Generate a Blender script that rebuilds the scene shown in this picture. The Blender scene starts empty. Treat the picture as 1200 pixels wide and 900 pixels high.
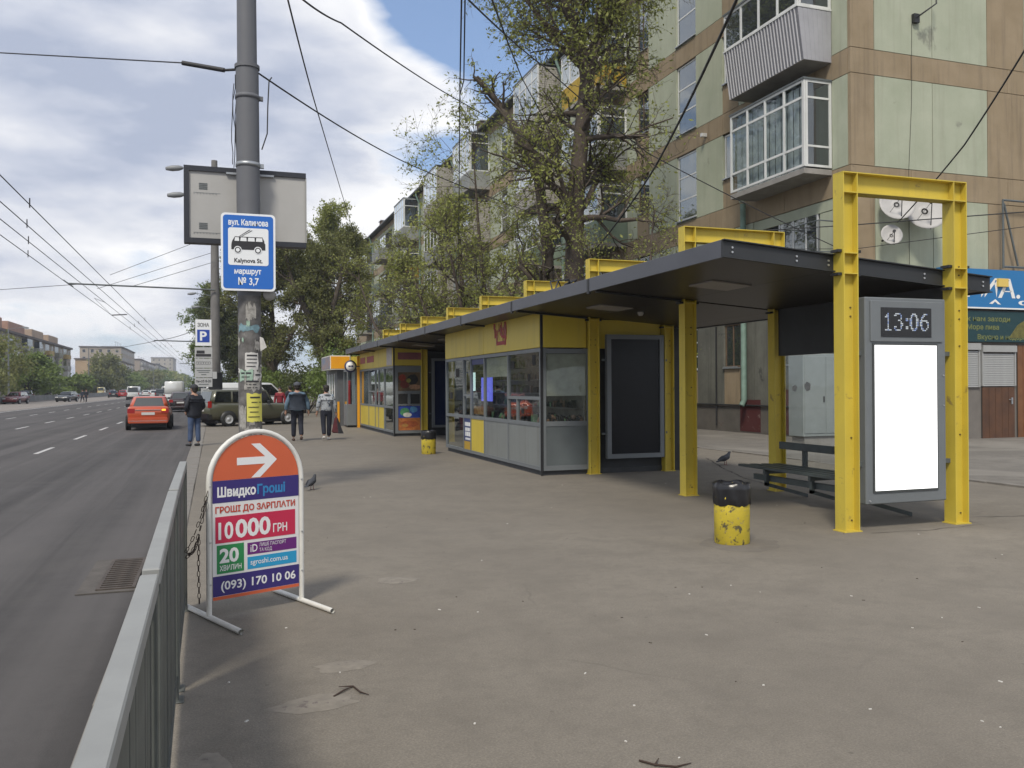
import bpy, bmesh, math, random
import numpy as np
from mathutils import Vector, Matrix
random.seed(7)
S = bpy.context.scene
COL = S.collection
R = math.radians

# ---------------------------------------------------------------- camera
CAM_H = 1.65
cam_data = bpy.data.cameras.new('camera')
cam = bpy.data.objects.new('camera', cam_data)
COL.objects.link(cam)
yaw, pitch, roll = R(19.03), R(0.17), 0.006
fw = Vector((math.sin(yaw) * math.cos(pitch), math.cos(yaw) * math.cos(pitch), math.sin(pitch)))
rt = Vector((math.cos(yaw), -math.sin(yaw), 0))
up = rt.cross(fw)
rt2 = rt * math.cos(roll) - up * math.sin(roll)
up2 = up * math.cos(roll) + rt * math.sin(roll)
cam.matrix_world = Matrix(((rt2.x, up2.x, -fw.x, 0), (rt2.y, up2.y, -fw.y, 0), (rt2.z, up2.z, -fw.z, CAM_H), (0, 0, 0, 1)))
cam_data.sensor_width = 36
cam_data.lens = 36 * 1015 / 1200
cam_data.clip_start = 0.05
cam_data.clip_end = 6000
S.camera = cam

# ---------------------------------------------------------------- view, sky, sun
S.view_settings.view_transform = 'Standard'
S.view_settings.look = 'None'
S.view_settings.exposure = 0.50
S.view_settings.gamma = 1
SUN_EL, SUN_AZ = R(50), R(215)      # azimuth from +Y clockwise: behind the camera, to the left
W = bpy.data.worlds.new('World')
S.world = W
W.use_nodes = True
nt = W.node_tree
for n in list(nt.nodes): nt.nodes.remove(n)
def N(tree, typ, **kw):
    n = tree.nodes.new(typ)
    for k, v in kw.items():
        if k.startswith('i_'): n.inputs[k[2:].replace('_', ' ')].default_value = v
        elif k.startswith('n_'): n.inputs[int(k[2:])].default_value = v
        else: setattr(n, k, v)
    return n
def L(tree, a, b): tree.links.new(a, b)
def math_n(tree, op, a, b=None, c=None, clamp=False):
    n = tree.nodes.new('ShaderNodeMath'); n.operation = op; n.use_clamp = clamp
    for i, v in enumerate((a, b, c)):
        if v is None: continue
        if isinstance(v, (int, float)): n.inputs[i].default_value = v
        else: tree.links.new(v, n.inputs[i])
    return n.outputs[0]
def ramp(tree, fac, stops):
    n = tree.nodes.new('ShaderNodeValToRGB')
    el = n.color_ramp.elements
    while len(el) < len(stops): el.new(0.5)
    for e, (p, c) in zip(el, stops):
        e.position = p
        e.color = (c[0], c[1], c[2], 1) if hasattr(c, '__len__') else (c, c, c, 1)
    tree.links.new(fac, n.inputs[0])
    return n.outputs[0]
def mixc(tree, fac, a, b, mode='MIX'):
    n = tree.nodes.new('ShaderNodeMix'); n.data_type = 'RGBA'; n.blend_type = mode
    for idx, v in ((0, fac), (6, a), (7, b)):
        if isinstance(v, (int, float)): n.inputs[idx].default_value = v
        elif isinstance(v, tuple): n.inputs[idx].default_value = (v[0], v[1], v[2], 1)
        else: tree.links.new(v, n.inputs[idx])
    return n.outputs[2]

sky = N(nt, 'ShaderNodeTexSky', sky_type='NISHITA', sun_disc=False, sun_elevation=SUN_EL, sun_rotation=SUN_AZ,
        altitude=100, air_density=1.0, dust_density=1.2, ozone_density=1.5)
tc = N(nt, 'ShaderNodeTexCoord')
sep = N(nt, 'ShaderNodeSeparateXYZ'); L(nt, tc.outputs['Generated'], sep.inputs[0])
zc = math_n(nt, 'MAXIMUM', sep.outputs[2], 0.0)
zc = math_n(nt, 'ADD', zc, 0.30)
ux = math_n(nt, 'DIVIDE', sep.outputs[0], zc); uy = math_n(nt, 'DIVIDE', sep.outputs[1], zc)
comb = N(nt, 'ShaderNodeCombineXYZ'); L(nt, ux, comb.inputs[0]); L(nt, uy, comb.inputs[1])
zz = math_n(nt, 'MULTIPLY', sep.outputs[2], 3.2); L(nt, zz, comb.inputs[2])
def noise(tree, vec, scale, detail=6, rough=0.55, dist=0.0, loc=None):
    if loc:
        m = N(tree, 'ShaderNodeMapping'); m.inputs[1].default_value = loc; L(tree, vec, m.inputs[0]); vec = m.outputs[0]
    n = N(tree, 'ShaderNodeTexNoise', i_Scale=scale, i_Detail=detail, i_Roughness=rough, i_Distortion=dist)
    L(tree, vec, n.inputs['Vector'])
    return n.outputs['Fac']
cv = comb.outputs[0]
big = noise(nt, cv, 0.9, 3, 0.45, 0.0, (3.1, 1.7, 0.6))
puff = noise(nt, cv, 2.3, 10, 0.52, 0.0, (0.4, 5.2, 2.0))
def dirdot(v, sharp):       # a soft patch of the sky round one direction
    d = N(nt, 'ShaderNodeVectorMath', operation='DOT_PRODUCT'); L(nt, tc.outputs['Generated'], d.inputs[0])
    vv = Vector(v).normalized(); d.inputs[1].default_value = vv
    p = math_n(nt, 'SUBTRACT', 1.0, d.outputs['Value'])
    return math_n(nt, 'EXPONENT', math_n(nt, 'MULTIPLY', p, -sharp))
cover = math_n(nt, 'ADD', math_n(nt, 'MULTIPLY', big, 0.45), math_n(nt, 'MULTIPLY', puff, 0.55))
cover = math_n(nt, 'ADD', cover, 0.075)
for v, sh, am in (((0.34, 0.85, 0.46), 60, 0.235), ((0.23, 0.88, 0.45), 260, 0.12), ((-0.05, 1.0, 0.155), 420, 0.20), ((-0.14, 1.0, 0.155), 700, 0.05), ((-0.16, 1.0, 0.27), 50, -0.14), ((0.0, 1.0, 0.38), 50, -0.12), ((0.1, 0.2, 0.9), 4, 0.08)):
    cover = math_n(nt, 'SUBTRACT', cover, math_n(nt, 'MULTIPLY', dirdot(v, sh), am))
mask = ramp(nt, cover, [(0.475, 0), (0.555, 1)])
# cloud tone: white crests, soft blue grey bellies
tone_n = noise(nt, cv, 1.5, 4, 0.5, 0.0, (7.3, 2.2, 4))
tone2 = noise(nt, cv, 4.5, 9, 0.55, 0.0, (1.3, 9.2, 4))
sc_ = N(nt, 'ShaderNodeSeparateColor'); L(nt, ramp(nt, cover, [(0.50, 0.17), (0.60, 0)]), sc_.inputs[0])
tone = math_n(nt, 'ADD', math_n(nt, 'MULTIPLY', tone_n, 0.60), math_n(nt, 'MULTIPLY', tone2, 0.40))
tone = math_n(nt, 'ADD', tone, sc_.outputs[0])
for v, sh, am in (((-0.08, 1.0, 0.215), 170, 0.085), ((-0.02, 1.0, 0.42), 90, 0.07), ((0.27, 1.0, 0.30), 90, -0.10), ((0.08, 1.0, 0.42), 60, -0.06), ((-0.10, 1.0, 0.11), 400, -0.12), ((0.14, 1.0, 0.33), 200, 0.07)):
    tone = math_n(nt, 'SUBTRACT', tone, math_n(nt, 'MULTIPLY', dirdot(v, sh), am))
ccol = ramp(nt, tone, [(0.35, (3.3, 3.7, 4.7)), (0.43, (4.5, 4.8, 5.6)), (0.51, (5.9, 6.05, 6.5)), (0.63, (7.6, 7.6, 7.7))])
low = ramp(nt, sep.outputs[2], [(0.0, (1.0)), (0.16, (0.0))])
ccol = mixc(nt, math_n(nt, 'MULTIPLY', low, 0.30), ccol, (4.6, 4.9, 5.6))
skyc = mixc(nt, 0.35, sky.outputs[0], (2.8, 4.0, 6.6))
skyc = mixc(nt, math_n(nt, 'MULTIPLY', low, 0.5), skyc, (4.6, 5.3, 6.2))
final = mixc(nt, mask, skyc, ccol)
bg = N(nt, 'ShaderNodeBackground', i_Strength=0.1); L(nt, final, bg.inputs[0])
wo = N(nt, 'ShaderNodeOutputWorld'); L(nt, bg.outputs[0], wo.inputs[0])

sl = bpy.data.lights.new('sun', 'SUN'); sl.energy = 2.0; sl.angle = R(11); sl.color = (1, 0.93, 0.80)
so = bpy.data.objects.new('sun', sl); COL.objects.link(so)
sd = Vector((math.sin(SUN_AZ) * math.cos(SUN_EL), math.cos(SUN_AZ) * math.cos(SUN_EL), math.sin(SUN_EL)))
so.rotation_euler = (-sd).to_track_quat('-Z', 'Y').to_euler()
so.location = (0, 0, 60)

# ---------------------------------------------------------------- materials
MATS = {}
def mat(name, col, rough=0.7, metal=0.0, var=0.0, vscale=3.0, col2=None, bump=0.0, bscale=60.0, spots=None, emit=None, estr=1.0, coat=0.0, spec=0.5, streak=None):
    """base colour varied by noise between col and col2; 'spots' = (colour, threshold, scale) wear with a shape of its own"""
    if name in MATS: return MATS[name]
    m = bpy.data.materials.new(name); m.use_nodes = True; t = m.node_tree
    b = t.nodes['Principled BSDF']
    b.inputs['Roughness'].default_value = rough; b.inputs['Metallic'].default_value = metal
    b.inputs['Specular IOR Level'].default_value = spec
    if coat: b.inputs['Coat Weight'].default_value = coat
    c4 = (col[0], col[1], col[2], 1)
    b.inputs['Base Color'].default_value = c4
    if var or col2 or spots or bump or streak:
        tx = N(t, 'ShaderNodeTexCoord'); vec = tx.outputs['Object']
    out = None
    if var or col2:
        n = noise(t, vec, vscale, 5, 0.6)
        f = ramp(t, n, [(0.32, 0), (0.68, 1)])
        c2 = col2 if col2 else tuple(min(1, c * (1 + var)) for c in col)
        c1 = col if col2 else tuple(c * (1 - var) for c in col)
        out = mixc(t, f, tuple(c1), tuple(c2))
    if spots:
        for (sc, th, ss) in (spots if isinstance(spots, list) else [spots]):
            n = noise(t, vec, ss, 6, 0.65, 0.3, (ss, 2 * ss, 0))
            f = ramp(t, n, [(th, 0), (th + 0.05, 1)])
            out = mixc(t, f, out if out is not None else tuple(col), tuple(sc))
    if streak:
        if out is None: out = tuple(col)
        mp = N(t, 'ShaderNodeMapping'); mp.inputs['Scale'].default_value = (2.6, 2.6, 0.16); L(t, vec, mp.inputs[0])
        n = noise(t, mp.outputs[0], 1.6, 7, 0.62); f = ramp(t, n, [(0.50, 0), (0.72, streak[1])])
        out = mixc(t, f, out, tuple(streak[0]))
    if out is not None and not isinstance(out, tuple): L(t, out, b.inputs['Base Color'])
    if bump:
        n = noise(t, vec, bscale, 4, 0.6)
        bn = N(t, 'ShaderNodeBump'); bn.inputs['Strength'].default_value = bump; bn.inputs['Distance'].default_value = 0.02
        L(t, n, bn.inputs['Height']); L(t, bn.outputs[0], b.inputs['Normal'])
    if emit:
        b.inputs['Emission Color'].default_value = (emit[0], emit[1], emit[2], 1)
        b.inputs['Emission Strength'].default_value = estr
    MATS[name] = m
    return m
def glass(name, tint=(0.7, 0.75, 0.75), refl=1.0, solid=0.0, solidcol=(0.05, 0.06, 0.07)):
    if name in MATS: return MATS[name]
    m = bpy.data.materials.new(name); m.use_nodes = True; t = m.node_tree
    for n in list(t.nodes): t.nodes.remove(n)
    fr = N(t, 'ShaderNodeFresnel'); fr.inputs[0].default_value = 1.5
    tr = N(t, 'ShaderNodeBsdfTransparent'); tr.inputs[0].default_value = (*tint, 1)
    gl = N(t, 'ShaderNodeBsdfGlossy'); gl.inputs['Roughness'].default_value = 0.03; gl.inputs[0].default_value = (0.9, 0.95, 0.95, 1)
    tcn = N(t, 'ShaderNodeTexCoord')
    nn = noise(t, tcn.outputs['Object'], 1.3, 2, 0.5)
    bn = N(t, 'ShaderNodeBump'); bn.inputs['Strength'].default_value = 0.08; bn.inputs['Distance'].default_value = 0.05
    L(t, nn, bn.inputs['Height']); L(t, bn.outputs[0], gl.inputs['Normal'])
    ge = N(t, 'ShaderNodeNewGeometry'); fb = math_n(t, 'SUBTRACT', 1.0, ge.outputs['Backfacing'])
    f = math_n(t, 'MULTIPLY', math_n(t, 'MULTIPLY', fr.outputs[0], refl, clamp=True), fb)
    base = tr.outputs[0]
    if solid:
        df = N(t, 'ShaderNodeBsdfDiffuse'); df.inputs[0].default_value = (*solidcol, 1)
        mx0 = N(t, 'ShaderNodeMixShader'); mx0.inputs[0].default_value = solid
        L(t, tr.outputs[0], mx0.inputs[1]); L(t, df.outputs[0], mx0.inputs[2]); base = mx0.outputs[0]
    mx = N(t, 'ShaderNodeMixShader'); L(t, f, mx.inputs[0]); L(t, base, mx.inputs[1]); L(t, gl.outputs[0], mx.inputs[2])
    o = N(t, 'ShaderNodeOutputMaterial'); L(t, mx.outputs[0], o.inputs[0])
    MATS[name] = m
    return m

# ---------------------------------------------------------------- mesh helper
class MB:
    def __init__(s): s.v = []; s.f = []; s.m = []; s.sm = []; s.cm = 0; s.M = None; s.smooth = False
    def add(s, vs, fs):
        o = len(s.v)
        if s.M is not None: vs = [tuple(s.M @ Vector(p)) for p in vs]
        s.v += [tuple(p) for p in vs]
        s.f += [tuple(o + i for i in f) for f in fs]
        s.m += [s.cm] * len(fs); s.sm += [s.smooth] * len(fs)
        return s
    def box(s, x0, x1, y0, y1, z0, z1):
        if x1 < x0: x0, x1 = x1, x0
        if y1 < y0: y0, y1 = y1, y0
        if z1 < z0: z0, z1 = z1, z0
        v = [(x0,y0,z0),(x1,y0,z0),(x1,y1,z0),(x0,y1,z0),(x0,y0,z1),(x1,y0,z1),(x1,y1,z1),(x0,y1,z1)]
        return s.add(v, [(0,3,2,1),(4,5,6,7),(0,1,5,4),(1,2,6,5),(2,3,7,6),(3,0,4,7)])
    def hexa(s, v): return s.add(v, [(0,3,2,1),(4,5,6,7),(0,1,5,4),(1,2,6,5),(2,3,7,6),(3,0,4,7)])
    def tube(s, path, rad, n=8, cap=True, squash=1.0):
        P = [Vector(p) for p in path]; k = len(P)
        if isinstance(rad, (int, float)): rad = [rad] * k
        vs = []; prev = None
        for i in range(k):
            d = (P[min(i+1,k-1)] - P[max(i-1,0)])
            d = d.normalized() if d.length > 1e-9 else Vector((0,0,1))
            if prev is None:
                a = Vector((0,0,1)) if abs(d.z) < 0.9 else Vector((1,0,0))
                e1 = d.cross(a).normalized()
            else:
                e1 = (prev - d * prev.dot(d)); e1 = e1.normalized() if e1.length > 1e-6 else d.orthogonal().normalized()
            prev = e1; e2 = d.cross(e1)
            for j in range(n):
                t = 2*math.pi*j/n
                vs.append(tuple(P[i] + e1*math.cos(t)*rad[i] + e2*math.sin(t)*rad[i]*squash))
        fs = []
        for i in range(k-1):
            for j in range(n):
                fs.append((i*n+j, i*n+(j+1)%n, (i+1)*n+(j+1)%n, (i+1)*n+j))
        old = s.smooth; s.smooth = True; o = len(s.v); s.add(vs, fs); s.smooth = False
        if cap:
            s.smooth = False
            s.add(vs[:n], [tuple(range(n-1,-1,-1))]); s.add(vs[-n:], [tuple(range(n))])
        s.smooth = old
        return s
    def cyl(s, p0, p1, r0, r1=None, n=16): return s.tube([p0, p1], [r0, r0 if r1 is None else r1], n)
    def lathe(s, prof, n=20, c=(0,0,0), axis='z'):
        vs = []; fs = []; k = len(prof)
        for (r, h) in prof:
            for j in range(n):
                t = 2*math.pi*j/n
                if axis == 'z': vs.append((c[0]+r*math.cos(t), c[1]+r*math.sin(t), c[2]+h))
                elif axis == 'x': vs.append((c[0]+h, c[1]+r*math.cos(t), c[2]+r*math.sin(t)))
                else: vs.append((c[0]+r*math.sin(t), c[1]+h, c[2]+r*math.cos(t)))
        for i in range(k-1):
            for j in range(n): fs.append((i*n+j, i*n+(j+1)%n, (i+1)*n+(j+1)%n, (i+1)*n+j))
        old = s.smooth; s.smooth = True; s.add(vs, fs); s.smooth = old
        return s
    def prism(s, poly, axis, a, b):
        """poly in the plane normal to axis, extruded a..b"""
        def P(u, v, w): return {'x': (w,u,v), 'y': (u,w,v), 'z': (u,v,w)}[axis]
        n = len(poly)
        vs = [P(u,v,a) for u,v in poly] + [P(u,v,b) for u,v in poly]
        fs = [tuple(range(n-1,-1,-1)), tuple(range(n,2*n))] + [(i,(i+1)%n,n+(i+1)%n,n+i) for i in range(n)]
        return s.add(vs, fs)
    def build(s, name, mats, parent=None, origin=None, bevel=0.0, seg=1, recalc=True, label=None, raw=False):
        me = bpy.data.meshes.new(name)
        fr = FR.get(parent.name) if parent is not None else None
        vs = s.v
        if parent is None or fr is None:
            o = Vector(origin) if origin is not None else base_of(vs)
            vs = [(x-o.x, y-o.y, z-o.z) for x,y,z in vs]
        else:
            mi = Matrix.Identity(4) if raw else fr.inverted()
            if mi != Matrix.Identity(4): vs = [tuple(mi @ Vector(p)) for p in vs]
        me.from_pydata(vs, [], s.f)
        if not isinstance(mats, (list, tuple)): mats = [mats]
        for m in mats: me.materials.append(m)
        if len(mats) > 1: me.polygons.foreach_set('material_index', s.m)
        me.polygons.foreach_set('use_smooth', s.sm)
        if recalc or bevel:
            bm = bmesh.new(); bm.from_mesh(me)
            if recalc: bmesh.ops.recalc_face_normals(bm, faces=bm.faces)
            if bevel:
                bmesh.ops.bevel(bm, geom=[e for e in bm.edges if len(e.link_faces)==2 and e.calc_face_angle(0) > 0.5], offset=bevel, segments=seg, affect='EDGES', clamp_overlap=True)
            bm.to_mesh(me); bm.free()
        ob = bpy.data.objects.new(name, me); COL.objects.link(ob)
        if parent is not None:
            ob.parent = parent
            FR[ob.name] = FR.get(parent.name, Matrix.Identity(4))
        else:
            ob.location = o
            FR[ob.name] = Matrix.Translation(o)
        if label: ob['label'] = label
        return ob
FR = {}
def base_of(vs):
    a = np.array(vs); return Vector((float((a[:,0].min()+a[:,0].max())/2), float((a[:,1].min()+a[:,1].max())/2), float(a[:,2].min())))
def tag(o, label=None, cat=None, group=None, kind=None):
    if label: o['label'] = label
    if cat: o['category'] = cat
    if group: o['group'] = group
    if kind: o['kind'] = kind
    return o
def thing(name, label, cat, loc=(0,0,0), rz=0.0, group=None, local=False):
    """Empty at the thing's base. local=True: parts are given in the thing's own coordinates, else in world coordinates"""
    o = bpy.data.objects.new(name, None); COL.objects.link(o); o.empty_display_size = 0.2
    o.location = loc; o.rotation_euler = (0,0,rz)
    FR[o.name] = Matrix.Identity(4) if local else (Matrix.Translation(loc) @ Matrix.Rotation(rz, 4, 'Z'))
    return tag(o, label, cat, group)
def struct(o): o['kind'] = 'structure'; return o
def stuff(o): o['kind'] = 'stuff'; return o
def share(name, me, parent, loc, rz=0.0, scale=None):
    """a piece sharing mesh data, placed in the parent's frame"""
    o = bpy.data.objects.new(name, me); COL.objects.link(o); o.parent = parent
    o.location = loc
    if rz: o.rotation_euler = (0,0,rz)
    if scale: o.scale = scale
    FR[o.name] = FR.get(parent.name, Matrix.Identity(4))
    return o
def copy_tree(src, parent=None):
    c = src.copy(); COL.objects.link(c); FR[c.name] = FR.get(src.name, Matrix.Identity(4))
    if parent is not None: c.parent = parent
    for ch in [o for o in KIDS.get(src.name, [])]: copy_tree(ch, c)
    return c
KIDS = {}
def index_kids():
    KIDS.clear()
    for o in COL.objects:
        if o.parent is not None: KIDS.setdefault(o.parent.name, []).append(o)
def np_mesh(name, verts, faces4, mats, parent=None, loc=(0,0,0), smooth=False):
    me = bpy.data.meshes.new(name)
    nv, nf = len(verts), len(faces4); k = faces4.shape[1]
    me.vertices.add(nv); me.vertices.foreach_set('co', np.asarray(verts, dtype=np.float32).ravel())
    me.loops.add(nf*k); me.loops.foreach_set('vertex_index', np.asarray(faces4, dtype=np.int32).ravel())
    me.polygons.add(nf); me.polygons.foreach_set('loop_start', np.arange(0, nf*k, k, dtype=np.int32))
    me.update(calc_edges=True)
    me.materials.append(mats)
    o = bpy.data.objects.new(name, me); COL.objects.link(o)
    o.location = loc
    if parent is not None: o.parent = parent
    return o

# lettering: a text curve turned into a thin real mesh, laid on a plane
DG = None
def lettering(txt, size, material, parent, origin, xdir, updir, width=None, bold=0.0, extrude=0.001, align='LEFT', name='lettering', shear=0.0, hscale=None):
    """origin = left baseline; width = fit total width (world units); size = cap height in metres"""
    cu = bpy.data.curves.new(name, 'FONT'); cu.body = txt; cu.size = 1.0; cu.offset = bold; cu.resolution_u = 3; cu.shear = shear
    to = bpy.data.objects.new('tmp_text', cu); COL.objects.link(to)
    bpy.context.view_layer.update()
    dg = bpy.context.evaluated_depsgraph_get()
    me = bpy.data.meshes.new_from_object(to.evaluated_get(dg))
    bpy.data.objects.remove(to); bpy.data.curves.remove(cu)
    n = len(me.vertices)
    a = np.zeros(n*3); me.vertices.foreach_get('co', a); a = a.reshape(-1,3)
    faces = [tuple(p.vertices) for p in me.polygons]
    bpy.data.meshes.remove(me)
    if n == 0: return None
    sy = size / 0.727; sx = sy
    w0 = a[:,0].max() - a[:,0].min(); a[:,0] -= a[:,0].min()
    if width: sx = width / w0
    X = Vector(xdir).normalized(); U = Vector(updir).normalized(); Nn = X.cross(U)
    off = -w0*sx/2 if align == 'CENTER' else (-w0*sx if align == 'RIGHT' else 0)
    O = Vector(origin)
    mb = MB()
    vs = [tuple(O + X*(p[0]*sx+off) + U*(p[1]*sy)) for p in a]
    mb.add(vs, faces)
    o = mb.build(name, material, parent, recalc=False)
    # face the reader
    return o

# ---------------------------------------------------------------- palette
YEL = mat('yellow_paint', (0.58, 0.45, 0.055), 0.55, var=0.07, vscale=1.5, spots=[((0.34,0.25,0.06),0.64,3.5), ((0.50,0.45,0.30),0.72,5), ((0.12,0.055,0.02),0.71,17)], bump=0.05, streak=((0.36,0.28,0.07),.55))
YELP = mat('yellow_panel', (0.56, 0.43, 0.05), 0.45, var=0.06, vscale=0.8, streak=((0.36,0.28,0.05),.5), spots=((0.22,0.17,0.05),0.74,6))
DARKSTEEL = mat('dark_roof_metal', (0.032, 0.035, 0.039), 0.5, 0.2, var=0.12, vscale=1.2)
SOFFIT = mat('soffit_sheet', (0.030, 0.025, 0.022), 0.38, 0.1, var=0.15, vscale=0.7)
GREYF = mat('grey_frame_paint', (0.16, 0.175, 0.185), 0.45, 0.1, var=0.06)
GREYD = mat('dark_grey_panel', (0.10, 0.115, 0.12), 0.5, var=0.12, vscale=2)
GREYP = mat('grey_kiosk_panel', (0.19, 0.205, 0.20), 0.4, var=0.08, vscale=1.2, streak=((0.12,0.12,0.11),.5))
BLACK = mat('black_metal', (0.018, 0.019, 0.021), 0.5)
BLACKP = mat('black_plastic', (0.02, 0.02, 0.022), 0.35)
RUBBER = mat('rubber', (0.02, 0.02, 0.02), 0.85)
STEEL = mat('galvanised_steel', (0.36, 0.38, 0.40), 0.42, 0.6, var=0.15, vscale=6)
BOLT = mat('bolt_steel', (0.55, 0.56, 0.57), 0.35, 0.8)
WHITE = mat('white_paint', (0.78, 0.78, 0.76), 0.45, var=0.04)
WHITEP = mat('white_plastic_frame', (0.66,0.67,0.66), 0.4, var=0.06, vscale=2, streak=((0.40,0.40,0.38),.5))
CONC = mat('concrete', (0.27, 0.255, 0.235), 0.85, var=0.14, vscale=3, bump=0.3, bscale=40)
WIRE = mat('wire_black', (0.025, 0.025, 0.028), 0.6)
CGLASS = glass('clear_glass', (0.88, 0.9, 0.9), 1.0)
KGLASS = glass('kiosk_glass', (0.84, 0.87, 0.87), 1.6)
WGLASS = glass('window_glass', (0.42, 0.45, 0.48), 3.2, 0.30, (0.10, 0.115, 0.13))
CARGLASS = glass('car_glass', (0.12, 0.13, 0.14), 2.2, 0.5, (0.02, 0.022, 0.025))
DARKIN = mat('dark_interior', (0.03, 0.03, 0.032), 0.9, var=0.3, vscale=2)

# ================================================================ GROUND
def asphalt(name, c1, c2, fine=0.25, stain=None, bumpd=0.25):
    m = bpy.data.materials.new(name); m.use_nodes = True; t = m.node_tree; b = t.nodes['Principled BSDF']
    tx = N(t, 'ShaderNodeTexCoord'); v = tx.outputs['Object']
    n1 = noise(t, v, 0.35, 6, 0.62, 0.5); n2 = noise(t, v, 2.2, 6, 0.65, 0.0, (4, 2, 0)); n3 = noise(t, v, 85, 3, 0.7)
    base = mixc(t, ramp(t, n1, [(0.33, 0), (0.67, 1)]), c1, c2)
    dark = tuple(x*0.82 for x in c1)
    base = mixc(t, ramp(t, n2, [(0.45, 0), (0.70, 0.75)]), base, dark)
    n5 = noise(t, v, 11, 5, 0.7, 0, (6, 1, 0)); base = mixc(t, ramp(t, n5, [(0.48, 0), (0.68, 0.5)]), base, tuple(x*0.8 for x in c1))
    # aggregate grains, light and dark
    vo = N(t, 'ShaderNodeTexVoronoi'); vo.inputs['Scale'].default_value = 75; L(t, v, vo.inputs['Vector'])
    g = ramp(t, vo.outputs['Distance'], [(0.05, 1), (0.22, 0)])
    base = mixc(t, math_n(t, 'MULTIPLY', g, fine), base, tuple(min(1, x*1.75) for x in c2))
    base = mixc(t, ramp(t, n3, [(0.42, fine*0.9), (0.60, 0)]), base, tuple(x*0.55 for x in c1))
    # dark gum spots and small pits
    v2 = N(t, 'ShaderNodeTexVoronoi'); v2.inputs['Scale'].default_value = 3.1; L(t, v, v2.inputs['Vector'])
    pit = ramp(t, v2.outputs['Distance'], [(0.028, 1), (0.05, 0)])
    base = mixc(t, math_n(t, 'MULTIPLY', pit, 0.55), base, tuple(x*0.45 for x in c1))
    if stain:
        sx = N(t, 'ShaderNodeSeparateXYZ'); L(t, v, sx.inputs[0])
        wv = noise(t, v, 0.25, 4, 0.6, 1.0, (9, 9, 0))
        base = mixc(t, ramp(t, wv, [(0.52, 0), (0.66, 0.5)]), base, stain)
    if name == 'road_asphalt':
        mp = N(t, 'ShaderNodeMapping'); mp.inputs['Scale'].default_value = (1.1, 0.02, 1); L(t, v, mp.inputs[0])
        base = mixc(t, ramp(t, noise(t, mp.outputs[0], 1.0, 4, 0.6), [(0.42, 0), (0.62, 0.6)]), base, tuple(x*1.45 for x in c2))
        mp2 = N(t, 'ShaderNodeMapping'); mp2.inputs['Scale'].default_value = (2.2, 0.05, 1); mp2.inputs[1].default_value = (5, 3, 0); L(t, v, mp2.inputs[0])
        base = mixc(t, ramp(t, noise(t, mp2.outputs[0], 1.0, 4, 0.6), [(0.52, 0), (0.66, 0.45)]), base, tuple(x*0.55 for x in c1))
    # hairline cracks
    v3 = N(t, 'ShaderNodeTexVoronoi', feature='DISTANCE_TO_EDGE'); v3.inputs['Scale'].default_value = 0.42
    wn = N(t, 'ShaderNodeTexNoise', i_Scale=2.5, i_Detail=5.0); L(t, v, wn.inputs['Vector'])
    vm = mixc(t, 0.16, v, wn.outputs['Color']); L(t, vm, v3.inputs['Vector'])
    ck = ramp(t, v3.outputs['Distance'], [(0.0, 1), (0.006, 0)])
    ckm = math_n(t, 'MULTIPLY', ck, ramp(t, noise(t, v, 0.5, 2, 0.5, 0, (3, 8, 0)), [(0.58, 0), (0.66, 0.35)]))
    base = mixc(t, ckm, base, tuple(x*0.4 for x in c1))
    L(t, base, b.inputs['Base Color'])
    b.inputs['Roughness'].default_value = 0.88
    bn = N(t, 'ShaderNodeBump'); bn.inputs['Strength'].default_value = bumpd; bn.inputs['Distance'].default_value = 0.006
    hn = math_n(t, 'SUBTRACT', n3, g); L(t, hn, bn.inputs['Height']); L(t, bn.outputs[0], b.inputs['Normal'])
    return m
A_WALK = asphalt('pavement_asphalt', (0.185, 0.163, 0.133), (0.238, 0.211, 0.172), 0.5, (0.166, 0.147, 0.122), 0.5)
A_ROAD = asphalt('road_asphalt', (0.052, 0.048, 0.047), (0.074, 0.068, 0.066), 0.26, (0.092, 0.084, 0.078), 0.35)
A_FAR = asphalt('pale_asphalt', (0.22, 0.195, 0.175), (0.27, 0.245, 0.22), 0.2)
A_YARD = asphalt('yard_asphalt', (0.15, 0.137, 0.120), (0.21, 0.193, 0.170), 0.25, (0.27, 0.25, 0.22))
KERB = mat('kerb_stone', (0.19, 0.175, 0.155), 0.85, var=0.15, vscale=4, bump=0.3)
PAINT = mat('road_paint', (0.50, 0.49, 0.48), 0.7, spots=[((0.13,0.125,0.125),0.56,14)])
GRASS = mat('verge_soil', (0.10, 0.11, 0.055), 0.95, col2=(0.16,0.14,0.10), vscale=0.3)

def sheet(name, x0, x1, y0, y1, z, m, kind='structure', parent=None, ny=1):
    b = MB()
    ys = [y0 + (y1-y0)*i/ny for i in range(ny+1)]
    for i in range(ny): b.add([(x0,ys[i],z),(x1,ys[i],z),(x1,ys[i+1],z),(x0,ys[i+1],z)], [(0,1,2,3)])
    o = b.build(name, m, parent, origin=(0,0,z) if parent is None else None, recalc=False)
    if kind and parent is None: o['kind'] = kind
    return o
sheet('ground', -2500, 2500, -300, 5000, -0.30, GRASS)
sheet('road', -24.2, -0.62, -30, 1500, -0.12, A_ROAD)
sheet('far_lane', -24.2, -16.0, -30, 1500, -0.116, A_FAR)
pave = MB(); pave.box(-0.30, 12.2, -30, 1500, -0.5, 0)
pave = pave.build('pavement', A_WALK, origin=(0,0,0)); struct(pave)
yard = MB(); yard.box(12.2, 90, -30, 1500, -0.5, -0.012)
yard = yard.build('yard', A_YARD, origin=(0,0,0)); struct(yard)
farp = MB(); farp.box(-24.2, -120, -30, 1500, -0.5, 0.02)
struct(farp.build('far_pavement', A_FAR, origin=(0,0,0)))
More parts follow.
